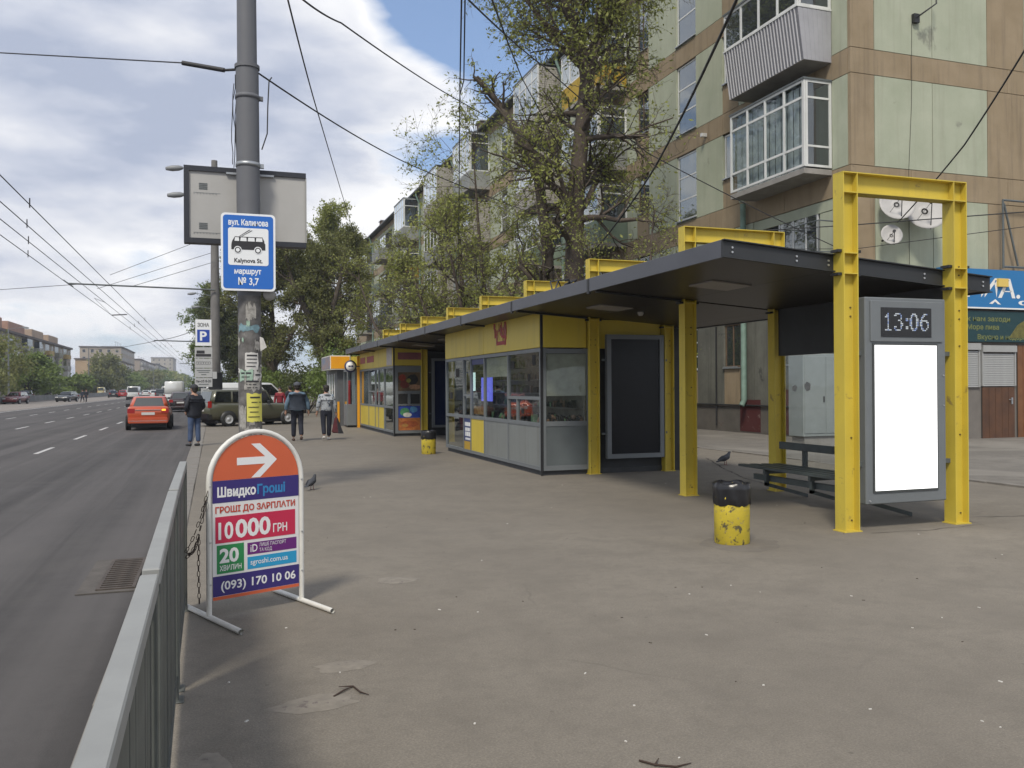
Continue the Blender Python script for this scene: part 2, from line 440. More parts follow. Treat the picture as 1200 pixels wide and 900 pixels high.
# kerb of single stones
kerb = MB(); kerb.box(-0.60, -0.302, 60, 1500, -0.4, 0.003)
kerb = kerb.build('kerb', KERB, origin=(0,0,0)); struct(kerb)
km = MB(); km.box(-0.149, 0.147, 0.0, 0.985, -0.4, 0.0); 
kst = km.build('kerb_stone', KERB, kerb, bevel=0.012); km_me = kst.data
kst.location = (-0.452, -3, 0.004)
for i in range(1, 63):
    o = share('kerb_stone', km_me, kerb, (-0.452 + random.uniform(-.006,.006), -3 + i, 0.003 + random.uniform(-.006,.006)), random.uniform(-.004,.004))
# yard edge strip behind the shelter, old broken kerb
ek = MB()
x = -4.0
for i in range(30):
    l = random.uniform(0.9, 1.6); ek.box(12.1+random.uniform(-.03,.03), 12.24, x, x+l-0.03, -0.2, 0.02+random.uniform(-.015,.015)); x += l
tag(ek.build('yard_kerb', KERB, origin=(12.2,0,0)), kind='structure')
# patches of dirt and mended asphalt
PATCH = mat('mended_patch', (0.205,0.183,0.152), 0.92, var=0.15, vscale=12, spots=[((0.13,0.11,0.10),0.60,9)])
PATCH2 = mat('dark_mended_patch', (0.150,0.133,0.112), 0.92, var=0.1, vscale=8)
def blob(name, cx, cy, rx, ry, m, z=0.004, n=28, seed=1, parent=None):
    rr = random.Random(seed); b = MB()
    ph = [rr.uniform(0,6.28) for _ in range(4)]
    ring = [(cx + rx*math.cos(t)*(1+.12*math.sin(3*t+ph[0])+.08*math.sin(5*t+ph[1])+.05*math.sin(9*t+ph[2])), cy + ry*math.sin(t)*(1+.12*math.sin(2*t+ph[3])+.07*math.sin(7*t+ph[0]))) for t in [2*math.pi*i/n for i in range(n)]]
    b.add([(cx,cy,z+.004)] + [(p[0],p[1],z*0.3) for p in ring], [(0,i+1,(i+1)%n+1) for i in range(n)])
    return b.build(name, m, parent, recalc=False)
for i,(cx,cy,rx,ry,mm) in enumerate([(1.47,7.33,.18,.13,PATCH),(0.72,5.18,.17,.11,PATCH),(0.50,4.62,.22,.12,PATCH),(0.62,7.6,.14,.12,PATCH),(-0.03,3.95,.09,.22,PATCH),(5.15,7.72,.42,.36,PATCH2)]):
    blob('asphalt_patch', cx, cy, rx, ry, mm, seed=i+3, parent=pave)
# cracks and seams: thin dark recess lines in the asphalt
SEAM = mat('crack_dark', (0.045,0.038,0.032), 0.95)
def crack(pts, w, seed, z=.0035):
    r_ = random.Random(seed); P = [Vector((p[0],p[1],0)) for p in pts]; Q = []
    for a, c in zip(P[:-1], P[1:]):
        n = max(2, int((c-a).length/.12))
        for k in range(n): Q.append(a.lerp(c, k/n) + Vector((r_.uniform(-.022,.022), r_.uniform(-.022,.022), 0)))
    Q.append(P[-1]); b = MB(); vs = []; fs = []
    for i, q in enumerate(Q):
        d = (Q[min(i+1,len(Q)-1)]-Q[max(i-1,0)]).normalized(); nn = Vector((-d.y,d.x,0))*w*r_.uniform(.3,1.3); vs += [tuple(q+nn+Vector((0,0,z))), tuple(q-nn+Vector((0,0,z)))]
        if i: fs.append((2*i-2,2*i-1,2*i+1,2*i))
    b.add(vs, fs); b.build('crack', SEAM, pave, recalc=False)
crack([(8.6,8.35),(9.6,8.1),(11.9,7.6)], .010, 1); crack([(8.55,11.6),(8.9,13.2),(9.6,15.0),(10.6,17.2)], .014, 2)
crack([(6.9,7.8),(7.6,7.72),(8.5,7.8),(8.62,8.3)], .005, 4)
# road markings: dashes as single pieces of the road
road = bpy.data.objects['road']
dm = MB(); dm.box(-0.06, 0.06, 0, 2.7, 0.0, 0.004); d0 = dm.build('lane_dash', PAINT, road, raw=True); dme = d0.data
d0.location = (-4.62, 19.6, 0.0)
for lane, (xx, ph) in enumerate(((-4.62, 19.6), (-8.35, 22.4), (-11.8, 23.5))):
    for i in range(22):
        if lane == 0 and i == 0: continue
        share('lane_dash', dme, road, (xx, ph + 7.15*i, 0.0), scale=(1,1,1))
el = MB(); el.box(-15.62, -15.46, -20, 600, -0.12, -0.110); el.build('edge_line', PAINT, road)
# storm drain beside the kerb
IRON = mat('rusty_iron', (0.085,0.070,0.060), 0.75, 0.3, var=0.3, vscale=10)
dr = thing('storm_drain', 'rusty iron drain grate set in a concrete slab in the road beside the guardrail', 'storm drain', (-0.85, 8.4, -0.12))
DRAIN_ = dr
b = MB(); b.box(-1.08,-0.605,7.62,9.18,-0.118,-0.108); b.build('slab', mat('drain_slab',(0.095,0.085,0.076),0.9,var=0.2,vscale=6,bump=0.3), dr)
b = MB(); b.box(-0.93,-0.90,7.7,9.12,-0.108,-0.096); b.box(-0.64,-0.61,7.7,9.12,-0.108,-0.096); b.box(-0.90,-0.64,7.7,7.74,-0.108,-0.096); b.box(-0.90,-0.64,9.08,9.12,-0.108,-0.096)
b.build('grate_frame', IRON, dr)
b = MB(); b.box(-0.90,-0.64,7.74,9.08,-0.1079,-0.1065); b.build('gully', BLACK, dr)
bm_ = None
for i in range(14):
    y = 7.78 + i*0.095
    if bm_ is None:
        b = MB(); b.box(-0.90,-0.64,y,y+0.042,-0.105,-0.095); o = b.build('grate_bar', IRON, dr); bm_ = o.data; y00 = y
    else: share('grate_bar', bm_, dr, (0, y-y00, 0))
DRAIN_.location = (-0.90, 9.02, -0.12)
# litter
LIT = mat('litter_paper', (0.62,0.60,0.56), 0.8); TWIG = mat('twig_bark', (0.05,0.032,0.024), 0.9)
b = MB(); rr = random.Random(5)
for i in range(80):
    x = rr.uniform(0.05, 7.5); y = rr.uniform(2.2, 14) if i % 2 else rr.uniform(2.2, 6.5); a = rr.uniform(0, 3.1); l = rr.uniform(.003,.012); w = rr.uniform(.002,.005)
    b.M = Matrix.Translation((x,y,0)) @ Matrix.Rotation(a,4,'Z'); b.cm = 0 if rr.random() < .5 else 1
    b.box(-l,l,-w,w,0.0,0.004)
b.M = None
tag(b.build('litter', [LIT, mat('litter_leaf',(0.06,0.045,0.035),0.9)], origin=(0,0,0)), 'scattered cigarette ends, seed husks and paper scraps on the pavement', 'litter', kind='stuff')
def twig(x, y, pts, label):
    b = MB()
    for path in pts: b.tube([(x+p[0], y+p[1], 0.006+p[2]) for p in path], [0.005]*(len(path)-1)+[0.002], 5)
    tag(b.build('twig', TWIG), label, 'twig')
twig(1.76, 3.42, [[(0,0,0),(.04,-.07,.004),(.12,-.11,0),(.2,-.1,0)],[(.04,-.07,.004),(.08,-.03,.01)]], 'dark forked twig lying alone near the bottom edge of the pavement')
twig(0.62, 4.7, [[(-.02,-.02,0),(.04,.04,.005),(.1,.1,0)],[(.1,.1,0),(.12,-.02,.006),(.16,-.06,0)],[(.1,.1,0),(.02,.09,.01)]], 'tangle of brown twigs on the pale patch before the folding sign')

# ================================================================ GUARDRAIL
RAILM = mat('guardrail_top_paint', (0.27,0.275,0.265), 0.55, 0.1, var=0.08, vscale=5, spots=[((0.20,0.20,0.19),0.70,14)])
RAILB = mat('guardrail_bar_paint', (0.10,0.108,0.098), 0.6, 0.1, var=0.18, vscale=4)
def guardrail(y0, y1, x0, x1, label):
    ln = math.hypot(y1-y0, x1-x0)
    t = thing('guardrail', label, 'guardrail', (x0, y0, 0), math.atan2(-(x1-x0), (y1-y0)), 'guardrail sections along the kerb', local=True)
    b = MB(); b.box(-.026,.026,0.015,ln-.015,1.055,1.105); b.build('top_rail', RAILM, t, bevel=0.004)
    b = MB(); b.box(-.018,.018,0.015,ln-.015,0.10,0.14); b.build('bottom_rail', RAILB, t)
    for yy in (0.04, ln-0.09):
        b = MB(); b.box(-.025,.025,yy,yy+.05,0,1.054); b.box(-.05,.05,yy-.03,yy+.08,0,.008); b.build('post', RAILB, t, bevel=0.003)
    n = int((ln-.22)/0.075); me = None
    for i in range(n):
        yy = 0.14 + i*(ln-.24)/n
        if me is None:
            b = MB(); b.box(.004,.012,0,.068,0.141,1.054); o = b.build('bar', RAILB, t); me = o.data; o.location = (0,yy,0)
        else: share('bar', me, t, (0,yy,0), random.uniform(-.04,.04))
guardrail(-1.9, 0.38, -0.150, -0.165, 'grey steel guardrail section right beside the camera')
guardrail(0.42, 2.77, -0.165, -0.180, 'nearest grey guardrail section in view, running out of the bottom edge')
guardrail(2.82, 4.98, -0.180, -0.205, 'middle grey guardrail section beside the drain grate')
guardrail(5.03, 6.95, -0.205, -0.215, 'farthest grey guardrail section ending beside the folding sign')

# ================================================================ SHELTER: yellow steel frames + canopy
BAY = 3.45
FY = [8.0 + BAY*i for i in range(9)]
PXL, PXR = 6.75, 8.33
def zroof(x): return 3.20 - 0.072*(x-5.2)
def hpost(b, cx, cy, z0, z1, w=0.20, d=0.17, tf=0.012, tw=0.010):
    b.box(cx-w/2, cx-w/2+tf, cy-d/2, cy+d/2, z0, z1); b.box(cx+w/2-tf, cx+w/2, cy-d/2, cy+d/2, z0, z1)
    b.box(cx-w/2+tf, cx+w/2-tf, cy-tw/2, cy+tw/2, z0, z1)
ordn = ['nearest', 'second', 'third', 'fourth', 'fifth', 'sixth', 'seventh', 'eighth', 'farthest']
flab = ['yellow steel portal frame holding the clock display, nearest of the row',
        'yellow steel portal frame beside the bench and the dented bin',
        'yellow steel portal frame against the near end of the sweets kiosk',
        'yellow steel portal frame rising over the middle of the near kiosk',
        'yellow steel portal frame at the far end of the near kiosk',
        'yellow steel portal frame over the recess between the two kiosks',
        'yellow steel portal frame against the near end of the far kiosk',
        'yellow steel portal frame rising over the middle of the far kiosk',
        'farthest yellow steel portal frame, at the canopy end']
for i, y in enumerate(FY):
    t = thing('portal_frame', flab[i], 'steel frame', (PXL, y, 0), 0, 'yellow steel frames of the shelter row')
    for cx in (PXL, PXR):
        b = MB(); hpost(b, cx, y, 0.0, 4.02)
        for zz in (3.80, zroof(cx)+.03, zroof(cx)-.20):     # stiffener plates
            b.box(cx-.088, cx+.088, y-.085, y+.085, zz, zz+.012)
        b.box(cx-.12, cx+.12, y-.10, y+.10, 0.0, 0.012)
        b.build('post', YEL, t)
    b = MB(); b.box(PXL-.10, PXR+.10, y-.085, y+.085, 4.022, 4.034); b.box(PXL+.101, PXR-.101, y-.085, y+.085, 3.80, 3.812)
    b.box(PXL+.101, PXR-.101, y-.005, y+.005, 3.812, 4.022)
    b.build('beam', YEL, t)
    if i < 3:
        for cx in (PXL, PXR):
            b = MB()
            for zz in (zroof(cx)+.045, zroof(cx)-.215):
                b.box(cx-.16, cx-.103, y-.06, y+.06, zz, zz+.03); b.box(cx+.103, cx+.16, y-.06, y+.06, zz, zz+.03)
            b.build('clamp', BLACK, t)
        b0 = None
        for cx in (PXL, PXR):
            for zz in (0.12, 0.62, 1.05, 1.62, 2.1, 2.42, 2.52, 3.04, 2.94):
                for sx in (-.05, .05) if zz in (2.42, 2.52) else (random.choice((-.05,.05)),):
                    if b0 is None:
                        b = MB(); b.cyl((0,0,0),(0,-.012,0),.011,.009,6); o = b.build('bolt', mat('dull_bolt',(0.14,0.11,0.05),0.6,0.4), t, raw=True); b0 = o.data
                        o.location = (cx+sx-PXL, -.006, zz)
                    else: share('bolt', b0, t, (cx+sx-PXL, -.006, zz))

can = thing('canopy', 'long dark grey metal canopy roof sloping over the kiosks and the bus shelter', 'canopy', (7.0, 8.1, 3.0))
CX0, CX1, CY0, CY1 = 5.2, 8.97, 8.10, 36.2
b = MB()
for k,(a, c) in enumerate([(CY0+.02, CY1-.02)]):
    b.hexa([(CX0+.03,a,zroof(CX0)-.02),(CX1-.03,a,zroof(CX1)-.02),(CX1-.03,c,zroof(CX1)-.02),(CX0+.03,c,zroof(CX0)-.02),
            (CX0+.03,a,zroof(CX0)+.012),(CX1-.03,a,zroof(CX1)+.012),(CX1-.03,c,zroof(CX1)+.012),(CX0+.03,c,zroof(CX0)+.012)])
b.build('roof_sheet', DARKSTEEL, can)
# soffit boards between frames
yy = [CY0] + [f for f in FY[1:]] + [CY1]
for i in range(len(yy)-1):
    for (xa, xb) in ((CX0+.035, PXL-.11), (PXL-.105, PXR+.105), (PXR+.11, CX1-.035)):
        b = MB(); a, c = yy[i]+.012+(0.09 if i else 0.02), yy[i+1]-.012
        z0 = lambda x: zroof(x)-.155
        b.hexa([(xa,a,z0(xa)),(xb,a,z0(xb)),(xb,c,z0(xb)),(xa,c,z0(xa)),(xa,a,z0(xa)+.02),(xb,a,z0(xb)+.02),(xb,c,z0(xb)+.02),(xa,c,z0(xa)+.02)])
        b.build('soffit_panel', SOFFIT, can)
# fascia pieces along the front, recessed joints
FASC = mat('fascia_metal', (0.085,0.090,0.105), 0.42, 0.25, var=0.08, vscale=1.5)
js = [CY0, 11.62, 15.07, 18.52, 21.97, 25.42, 28.87, 32.32, CY1]
for i in range(8):
    b = MB(); b.box(CX0-.006, CX0+.028, js[i]+.012, js[i+1]-.012, 3.03, 3.225)
    b.build('fascia', FASC, can, bevel=0.004)
    if i:
        b = MB(); b.box(CX0-.012, CX0+.02, js[i]-.035, js[i]+.035, 3.0, 3.215); b.build('fascia_joint', BLACK, can)
for i in range(8):
    b = MB(); b.box(CX1-.028, CX1+.006, js[i]+.012, js[i+1]-.012, zroof(CX1)-.17, zroof(CX1)+.025); b.build('fascia', FASC, can)
b = MB()
def slope_beam(b, x0, x1, y0, y1, d0, d1):
    b.hexa([(x0,y0,zroof(x0)+d0),(x1,y0,zroof(x1)+d0),(x1,y1,zroof(x1)+d0),(x0,y1,zroof(x0)+d0),(x0,y0,zroof(x0)+d1),(x1,y0,zroof(x1)+d1),(x1,y1,zroof(x1)+d1),(x0,y1,zroof(x0)+d1)])
slope_beam(b, CX0, CX1, CY0-.012, CY0+.006, -.17, .028); slope_beam(b, CX0, CX1, CY0-.05, CY0-.012, .016, .028); slope_beam(b, CX0, CX1, CY0-.05, CY0-.012, -.17, -.158)
b.build('end_beam', DARKSTEEL, can)
b = MB(); slope_beam(b, CX0, CX1, CY1-.01, CY1+.008, -.17, .028); b.build('end_beam', DARKSTEEL, can)
b0 = None
for cx in (5.32, 6.15, 6.58, 7.95, 8.5, 8.85):
    for dz in (-.05,-.10):
        if b0 is None:
            b = MB(); b.cyl((0,0,0),(0,-.012,0),.013,.011,8); o = b.build('bolt', BOLT, can, raw=True); b0 = o.data; o.location = (cx-7, CY0-.014-8.1, zroof(cx)+dz-3.0)
        else: share('bolt', b0, can, (cx-7, CY0-.014-8.1, zroof(cx)+dz-3.0))
# cross beams under the roof carry it at every frame
for y in FY[1:]:
    b = MB(); slope_beam(b, CX0+.04, PXL-.12, y-.03, y+.03, -.19, -.157); slope_beam(b, PXR+.12, CX1-.04, y-.03, y+.03, -.19, -.157); b.build('cross_beam', BLACK, can)
# square soffit lamps
LAMP = mat('soffit_lamp_plate', (0.28,0.26,0.24), 0.5, var=0.1)
for y in (9.85, 13.2, 23.5, 26.8):
    b = MB(); x0, x1 = 6.0, 6.58
    b.hexa([(x0,y-.29,zroof(x0)-.172),(x1,y-.29,zroof(x1)-.172),(x1,y+.29,zroof(x1)-.172),(x0,y+.29,zroof(x0)-.172),(x0,y-.29,zroof(x0)-.156),(x1,y-.29,zroof(x1)-.156),(x1,y+.29,zroof(x1)-.156),(x0,y+.29,zroof(x0)-.156)])
    b.build('lamp_plate', LAMP, can)
b = MB(); b.lathe([(0.0,-.07),(.035,-.06),(.05,-.03),(.05,0)], 14, (6.95,13.35,zroof(6.95)-.156)); b.build('camera_dome', mat('dome',(0.35,0.34,0.33),0.3), can)
# loose black cable on the roof
b = MB()
for k in range(4):
    rr = random.Random(k); p = [(5.6,14.0,3.25)]
    for j in range(7): p.append((5.7+.2*j+rr.uniform(-.1,.1), 14.1+.12*j+rr.uniform(-.15,.15), 3.2+.35*abs(math.sin(j*.8+k))))
    b.tube(p, .016, 5)
tag(b.build('cable_coil', WIRE), 'loose loops of black cable lying on the canopy roof', 'cable')

# --- display with clock
t = thing('clock_display', 'grey framed lightbox with a white lit panel and LED clock reading 13:06', 'display', (7.53, 7.95, 0.28))
b = MB(); b.box(6.95,8.11,7.93,8.12,0.29,2.64); b.build('case', GREYF, t, bevel=0.012)
b = MB(); b.box(7.015,8.045,7.912,7.932,2.135,2.60); b.build('clock_panel', GREYF, t, bevel=0.006)
b = MB(); b.box(7.155,7.875,7.905,7.912,2.19,2.525); b.build('clock_screen', mat('led_screen',(0.012,0.012,0.013),0.25), t)
b = MB(); b.box(7.045,7.975,7.918,7.928,0.42,2.115); b.build('screen_surround', mat('screen_gasket',(0.05,0.055,0.055),0.5), t)
b = MB(); b.box(7.07,7.955,7.910,7.920,0.445,2.095); b.build('lit_panel', mat('lit_white_panel',(0.9,0.9,0.9),0.12,emit=(1,1,1),estr=0.85), t)
b = MB()
for zz in (0.72, 1.98):
    b.box(6.85,6.95,7.99,8.03,zz,zz+.05); b.box(8.11,8.24,7.99,8.03,zz,zz+.05)
b.build('bracket', GREYD, t)
b = MB(); b.cyl((7.0,7.93,.33),(7.0,7.918,.33),.012,.01,10); b.cyl((8.07,7.93,1.75),(8.07,7.92,1.75),.01,.01,8); b.cyl((8.07,7.93,1.4),(8.07,7.92,1.4),.008,.008,8); b.build('lock', BOLT, t)
D5 = {'1':["...#...","..##...",".###...","...#...","...#...","...#...","...#...","...#...","...#...","...#...",".#####."],
      '3':[".####..","##...#.",".....#.",".....#.","...##..",".....#.",".....##",".....##","##...#.","#....#.",".####.."],
      '0':["..###..",".##.##.",".#...#.","##...##","##...##","##...##","##...##","##...##",".#...#.",".##.##.","..###.."],
      '6':["...###.","..##...",".##....",".#.....","######.","##...##","##....#","##....#",".#....#",".##..#.","..###.."],
      ':':["...","...","...",".##",".##","...","...","...",".##",".##","..."]}
b = MB(); b2 = MB(); x = 7.185; px_ = 0.0185; rr = random.Random(3)
for ch in '13:06':
    g = D5[ch]
    for r_, row in enumerate(g):
        for c_, q in enumerate(row):
            if q == '#':
                X0 = x + c_*px_; Z0 = 2.462 - r_*px_
                (b2 if rr.random() < .4 else b).box(X0+.003, X0+px_-.003, 7.9015, 7.905, Z0-px_+.004, Z0-.002)
    x += (len(g[0])+1.0)*px_
LED = mat('led_white',(0.4,0.43,0.46),0.4,emit=(0.85,0.93,1.0),estr=0.22); LED2 = mat('led_blue',(0.2,0.25,0.4),0.4,emit=(0.35,0.5,0.95),estr=0.22)
stuff(b.build('clock_digit', LED, t)); stuff(b2.build('clock_digit', LED2, t))

# --- shelter back wall: dark header board, glass, rail
t = thing('shelter_back_wall', 'glazed back wall of the bus shelter with a dark header board and scratched stickers', 'glass wall', (8.33, 9.7, 0))
b = MB(); b.box(8.29,8.37,8.1,11.35,2.10,2.82); b.build('header_board', mat('header_board',(0.022,0.024,0.027),0.5,var=0.2), t)
b = MB(); b.box(8.322,8.334,8.12,11.33,0.42,2.09); b.build('pane', CGLASS, t)
b = MB(); b.box(8.30,8.355,8.12,11.33,0.38,0.42); b.build('bottom_rail', GREYD, t)
GHOST = mat('sticker_residue', (0.42,0.43,0.42), 0.8, var=0.2, vscale=30)
for (y, z, r) in ((11.0,1.6,.05),(10.7,1.62,.07),(10.05,1.62,.06),(9.9,1.35,.03)):
    rr = random.Random(int(y*10)); b = MB()
    n = 14; b.prism([(y+r*math.cos(6.283*k/n)*(1+rr.uniform(-.2,.2)), z+r*math.sin(6.283*k/n)*(1+rr.uniform(-.2,.2))) for k in range(n)], 'x', 8.318, 8.3215); b.build('sticker_residue', GHOST, t)
# --- bench
BEN = mat('bench_paint', (0.055,0.068,0.068), 0.45, var=0.2, vscale=6, spots=[((0.16,0.15,0.13),0.68,12)])
t = thing('bench', 'dark grey plank bench with a single back rail under the canopy', 'bench', (7.8, 9.7, 0))
for k, xx in enumerate((7.46, 7.60, 7.74, 7.88)):
    b = MB(); b.box(xx, xx+.118, 8.35, 11.22-.09*k, 0.435+.004*k, 0.47+.004*k); b.build('seat_plank', BEN, t, bevel=.005)
b = MB(); b.box(8.14,8.175,8.3,11.15,0.68,0.79); b.build('back_rail', BEN, t, bevel=.005)
for yy in (8.6, 9.6, 10.6):
    b = MB(); b.box(7.50,8.24,yy,yy+.05,0.37,0.434); b.box(8.176,8.24,yy,yy+.05,0.435,0.78); b.box(7.52,7.57,yy,yy+.05,0.20,.37); b.hexa([(7.52,yy,.2),(8.24,yy,.0),(8.24,yy+.05,.0),(7.52,yy+.05,.2),(7.52,yy,.25),(8.24,yy,.05),(8.24,yy+.05,.05),(7.52,yy+.05,.25)]) ; b.build('bracket', BEN, t)
b = MB(); b.box(7.58,7.64,8.4,11.0,0.26,0.34); b.build('lower_rail', BEN, t)

# --- bins
BINP = mat('bin_yellow_paint', (0.50,0.39,0.03), 0.7, var=0.15, vscale=5, spots=[((0.10,0.085,0.04),0.56,11),((0.30,0.25,0.10),0.60,24)], bump=0.2)
BAG = mat('bin_bag', (0.014,0.014,0.016), 0.28)
def bin_(x, y, label, h=0.56, r=0.175):
    t = thing('litter_bin', label, 'litter bin', (x,y,0), 0, 'yellow litter bins before the kiosks', local=True)
    b = MB(); b.lathe([(r-.01,0),(r,.02),(r+.004,h*.5),(r,h*.98),(r-.02,h),(r-.03,h),(r-.03,.1),(0,.1)], 28); b.build('drum', BINP, t, recalc=False)
    b = MB(); n = 40; rings = [(r+.008,h*.66),(r+.014,h*.69),(r+.010,h*.78),(r+.014,h*.92),(r+.010,h+.012),(r-.02,h+.02),(r-.05,h-.02),(r-.06,h-.15),(0,h-.2)]
    vs=[]; rr = random.Random(int(x*7))
    for k,(q,z) in enumerate(rings):
        for j in range(n):
            a = 6.2832*j/n; wv = .006*math.sin(9*a+k)+.005*math.sin(17*a+2*k) + rr.uniform(-.003,.003)
            vs.append(((q+wv)*math.cos(a),(q+wv)*math.sin(a), z+(.010*math.sin(5*a+k) if k in (0,4,5) else 0)))
    b.smooth = True; b.add(vs, [(k*n+j,k*n+(j+1)%n,(k+1)*n+(j+1)%n,(k+1)*n+j) for k in range(len(rings)-1) for j in range(n)])
    b.build('bin_bag', BAG, t, recalc=False)
bin_(5.12, 7.82, 'scuffed yellow drum bin with a black bag rim, standing alone near the camera', .62, .180)
bin_(5.02, 20.9, 'small yellow bin with a black bag beyond the near kiosk')

# ================================================================ KIOSKS
PLINTH = mat('kiosk_plinth', (0.05,0.052,0.055), 0.8, var=0.2, vscale=4)
BLIND = mat('beige_blind', (0.52,0.50,0.42), 0.8, var=0.12, vscale=6)
def goods(name, label, x0, x1, ys, zs, cols, seed, step=0.11, parent=None):
    rr = random.Random(seed); b = MB(); mats = [mat('goods_%s' % n, c, 0.6, var=0.25, vscale=20) for n, c in cols]
    for z in zs:
        y = ys[0]
        while y < ys[1]:
            w = rr.uniform(.05, step); h = rr.uniform(.07, .19); d = rr.uniform(.05,.12); b.cm = rr.randrange(len(mats))
            if rr.random() < .85:
                if rr.random() < .5: b.box(x0, x0+d, y, y+w*.85, z, z+h)
                else: b.lathe([(0,0),(w*.4,.002),(w*.4,h*.65),(w*.18,h*.85),(w*.16,h),(0,h)], 8, (x0+.06, y+w*.4, z))
            y += w
    o = b.build(name, mats, origin=(x0, (ys[0]+ys[1])/2, zs[0])); tag(o, label, 'goods', kind='stuff'); return o
GC = [('red',(0.45,0.07,0.05)),('ochre',(0.50,0.34,0.12)),('white',(0.70,0.67,0.60)),('brown',(0.22,0.12,0.07)),('green',(0.14,0.26,0.12)),('blue',(0.10,0.16,0.36)),('pink',(0.50,0.28,0.25))]

def front_frame(t, X, y0, y1, divs, rails, z0, z1, th=.05, dep=.06):
    """grey aluminium grid in the plane X=const: uprights at divs, rails = [(ya, yb, z)]"""
    for d in divs:
        b = MB(); b.box(X-.004, X+dep, d-th/2, d+th/2, z0, z1); b.build('mullion', GREYF, t)
    for (ya, yb, z, h) in rails:
        b = MB(); b.box(X, X+dep-.004, ya+th/2, yb-th/2, z-h/2, z+h/2); b.build('rail', GREYF, t)
def pane(t, X, ya, yb, za, zb, m=None, name='pane', dx=.03, th=.008):
    b = MB(); b.box(X+dx, X+dx+th, ya, yb, za, zb); return b.build(name, m or KGLASS, t)
def paneY(t, Y, xa, xb, za, zb, m=None, name='pane', dy=.03, th=.008):
    b = MB(); b.box(xa, xb, Y+dy, Y+dy+th, za, zb); return b.build(name, m or KGLASS, t)

K = thing('sweets_kiosk', 'near yellow topped kiosk with grey frames and sweets in its windows', 'kiosk', (5.7, 18.35, 0))
X = 5.70
b = MB(); b.box(5.74,8.5,14.96,21.74,0.0,0.10); b.build('plinth', PLINTH, K)
divs = [14.945, 16.80, 18.44, 19.52, 20.13, 21.77]
rails = []
for a, c in zip(divs[:-1], divs[1:]): rails += [(a, c, 2.325, .07), (a, c, .13, .07), (a, c, .94, .07)]
rails += [(14.945,16.80,1.43,.06), (19.52,20.13,1.45,.05)]
front_frame(K, X, 14.92, 21.8, divs, rails, .09, 2.36)
b = MB(); b.box(X, X+.055, 16.22,16.27,.975,1.40); b.build('mullion', GREYF, K)
# panes and lower panels
pane(K, X, 14.97,16.775,1.46,2.29); pane(K, X, 14.97,16.22,.975,1.40); pane(K, X, 16.27,16.775,.975,1.40)
pane(K, X, 14.97,16.775,.165,.905,GREYP,'lower_panel',.012,.01)
pane(K, X, 16.825,18.415,.975,2.29); pane(K, X, 16.825,18.415,.165,.905,GREYP,'lower_panel',.012,.01)
pane(K, X, 16.84,18.40,1.86,2.28,BLIND,'blind',.05,.01)
pane(K, X, 18.465,19.495,.975,2.29); pane(K, X, 18.465,19.495,.165,.905,YELP,'lower_panel',.012,.01)
pane(K, X, 18.50,19.46,2.16,2.28,mat('poster_navy',(0.02,0.03,0.12),0.5),'poster_strip',.022,.004)
pane(K, X, 18.55,19.30,1.32,1.86,mat('blue_lit_fridge',(0.1,0.1,0.4),0.4,emit=(0.18,0.2,0.95),estr=0.75),'lit_fridge_door',.20,.04)
pane(K, X, 18.55,19.40,1.02,1.2,mat('poster_red',(0.35,0.08,0.03),0.5,col2=(0.5,0.35,0.1),vscale=15),'poster_strip',.045,.004)
pane(K, X, 19.545,20.105,1.475,2.29); pane(K, X, 19.545,20.105,.975,1.425)
pane(K, X, 19.545,20.105,.36,.905,mat('poster_blue',(0.03,0.05,0.16),0.5),'price_poster',.012,.008)
pane(K, X, 19.545,20.105,.165,.355,mat('poster_orange',(0.45,0.28,0.03),0.5),'lower_panel',.012,.008)
for i,(zz,hh) in enumerate(((.72,.09),(.60,.08),(.48,.10),(.39,.05))):
    b = MB(); rr = random.Random(i)
    y = 19.6
    while y < 20.0:
        w = rr.uniform(.05,.12); b.box(5.7085,5.7115,y,min(y+w,20.06),zz,zz+hh); y += w+.025
    b.build('price_print', WHITE, K)
pane(K, X, 20.155,21.745,.975,2.29); pane(K, X, 20.155,21.745,.165,.905)
# shelves and lamp inside
b = MB(); b.box(6.60,6.64,14.99,21.72,.12,2.95); b.build('inner_wall', mat('kiosk_inner_wall',(0.26,0.23,0.19),0.9,var=0.3,vscale=4), K)
b = MB(); b.box(5.78,6.6,14.99,21.72,2.31,2.35); b.build('ceiling', DARKIN, K)
b = MB(); b.box(5.80,6.6,15.0,20.1,.90,.93); b.box(5.80,6.59,20.2,21.72,.90,.93); b.build('counter', mat('counter_top',(0.20,0.18,0.15),0.6), K)
for z in (1.22,1.5,1.78,2.05):
    b = MB(); b.box(6.28,6.598,15.05,21.7,z,z+.015); b.build('shelf', mat('shelf_board',(0.22,0.20,0.17),0.6), K)
b = MB(); b.box(6.0,6.06,20.3,20.42,1.55,2.0); b.build('tube_lamp', mat('tube_lamp',(0.8,0.9,0.9),0.4,emit=(0.7,0.95,0.9),estr=0.9), K)
for (yy_, zz_, w_, h_, m_) in ((15.25,2.05,.16,.20,'white'),(15.55,1.75,.11,.14,'ochre'),(16.45,2.02,.20,.14,'red'),(17.1,1.62,.14,.10,'white'),(17.9,1.20,.22,.12,'pink'),(20.6,1.9,.3,.2,'white'),(21.2,1.35,.25,.16,'blue'),(15.9,1.12,.15,.1,'white')):
    b = MB(); b.box(X+.024, X+.028, yy_, yy_+w_, zz_, zz_+h_); b.build('sticker', mat('goods_'+m_, (0,0,0)), K)
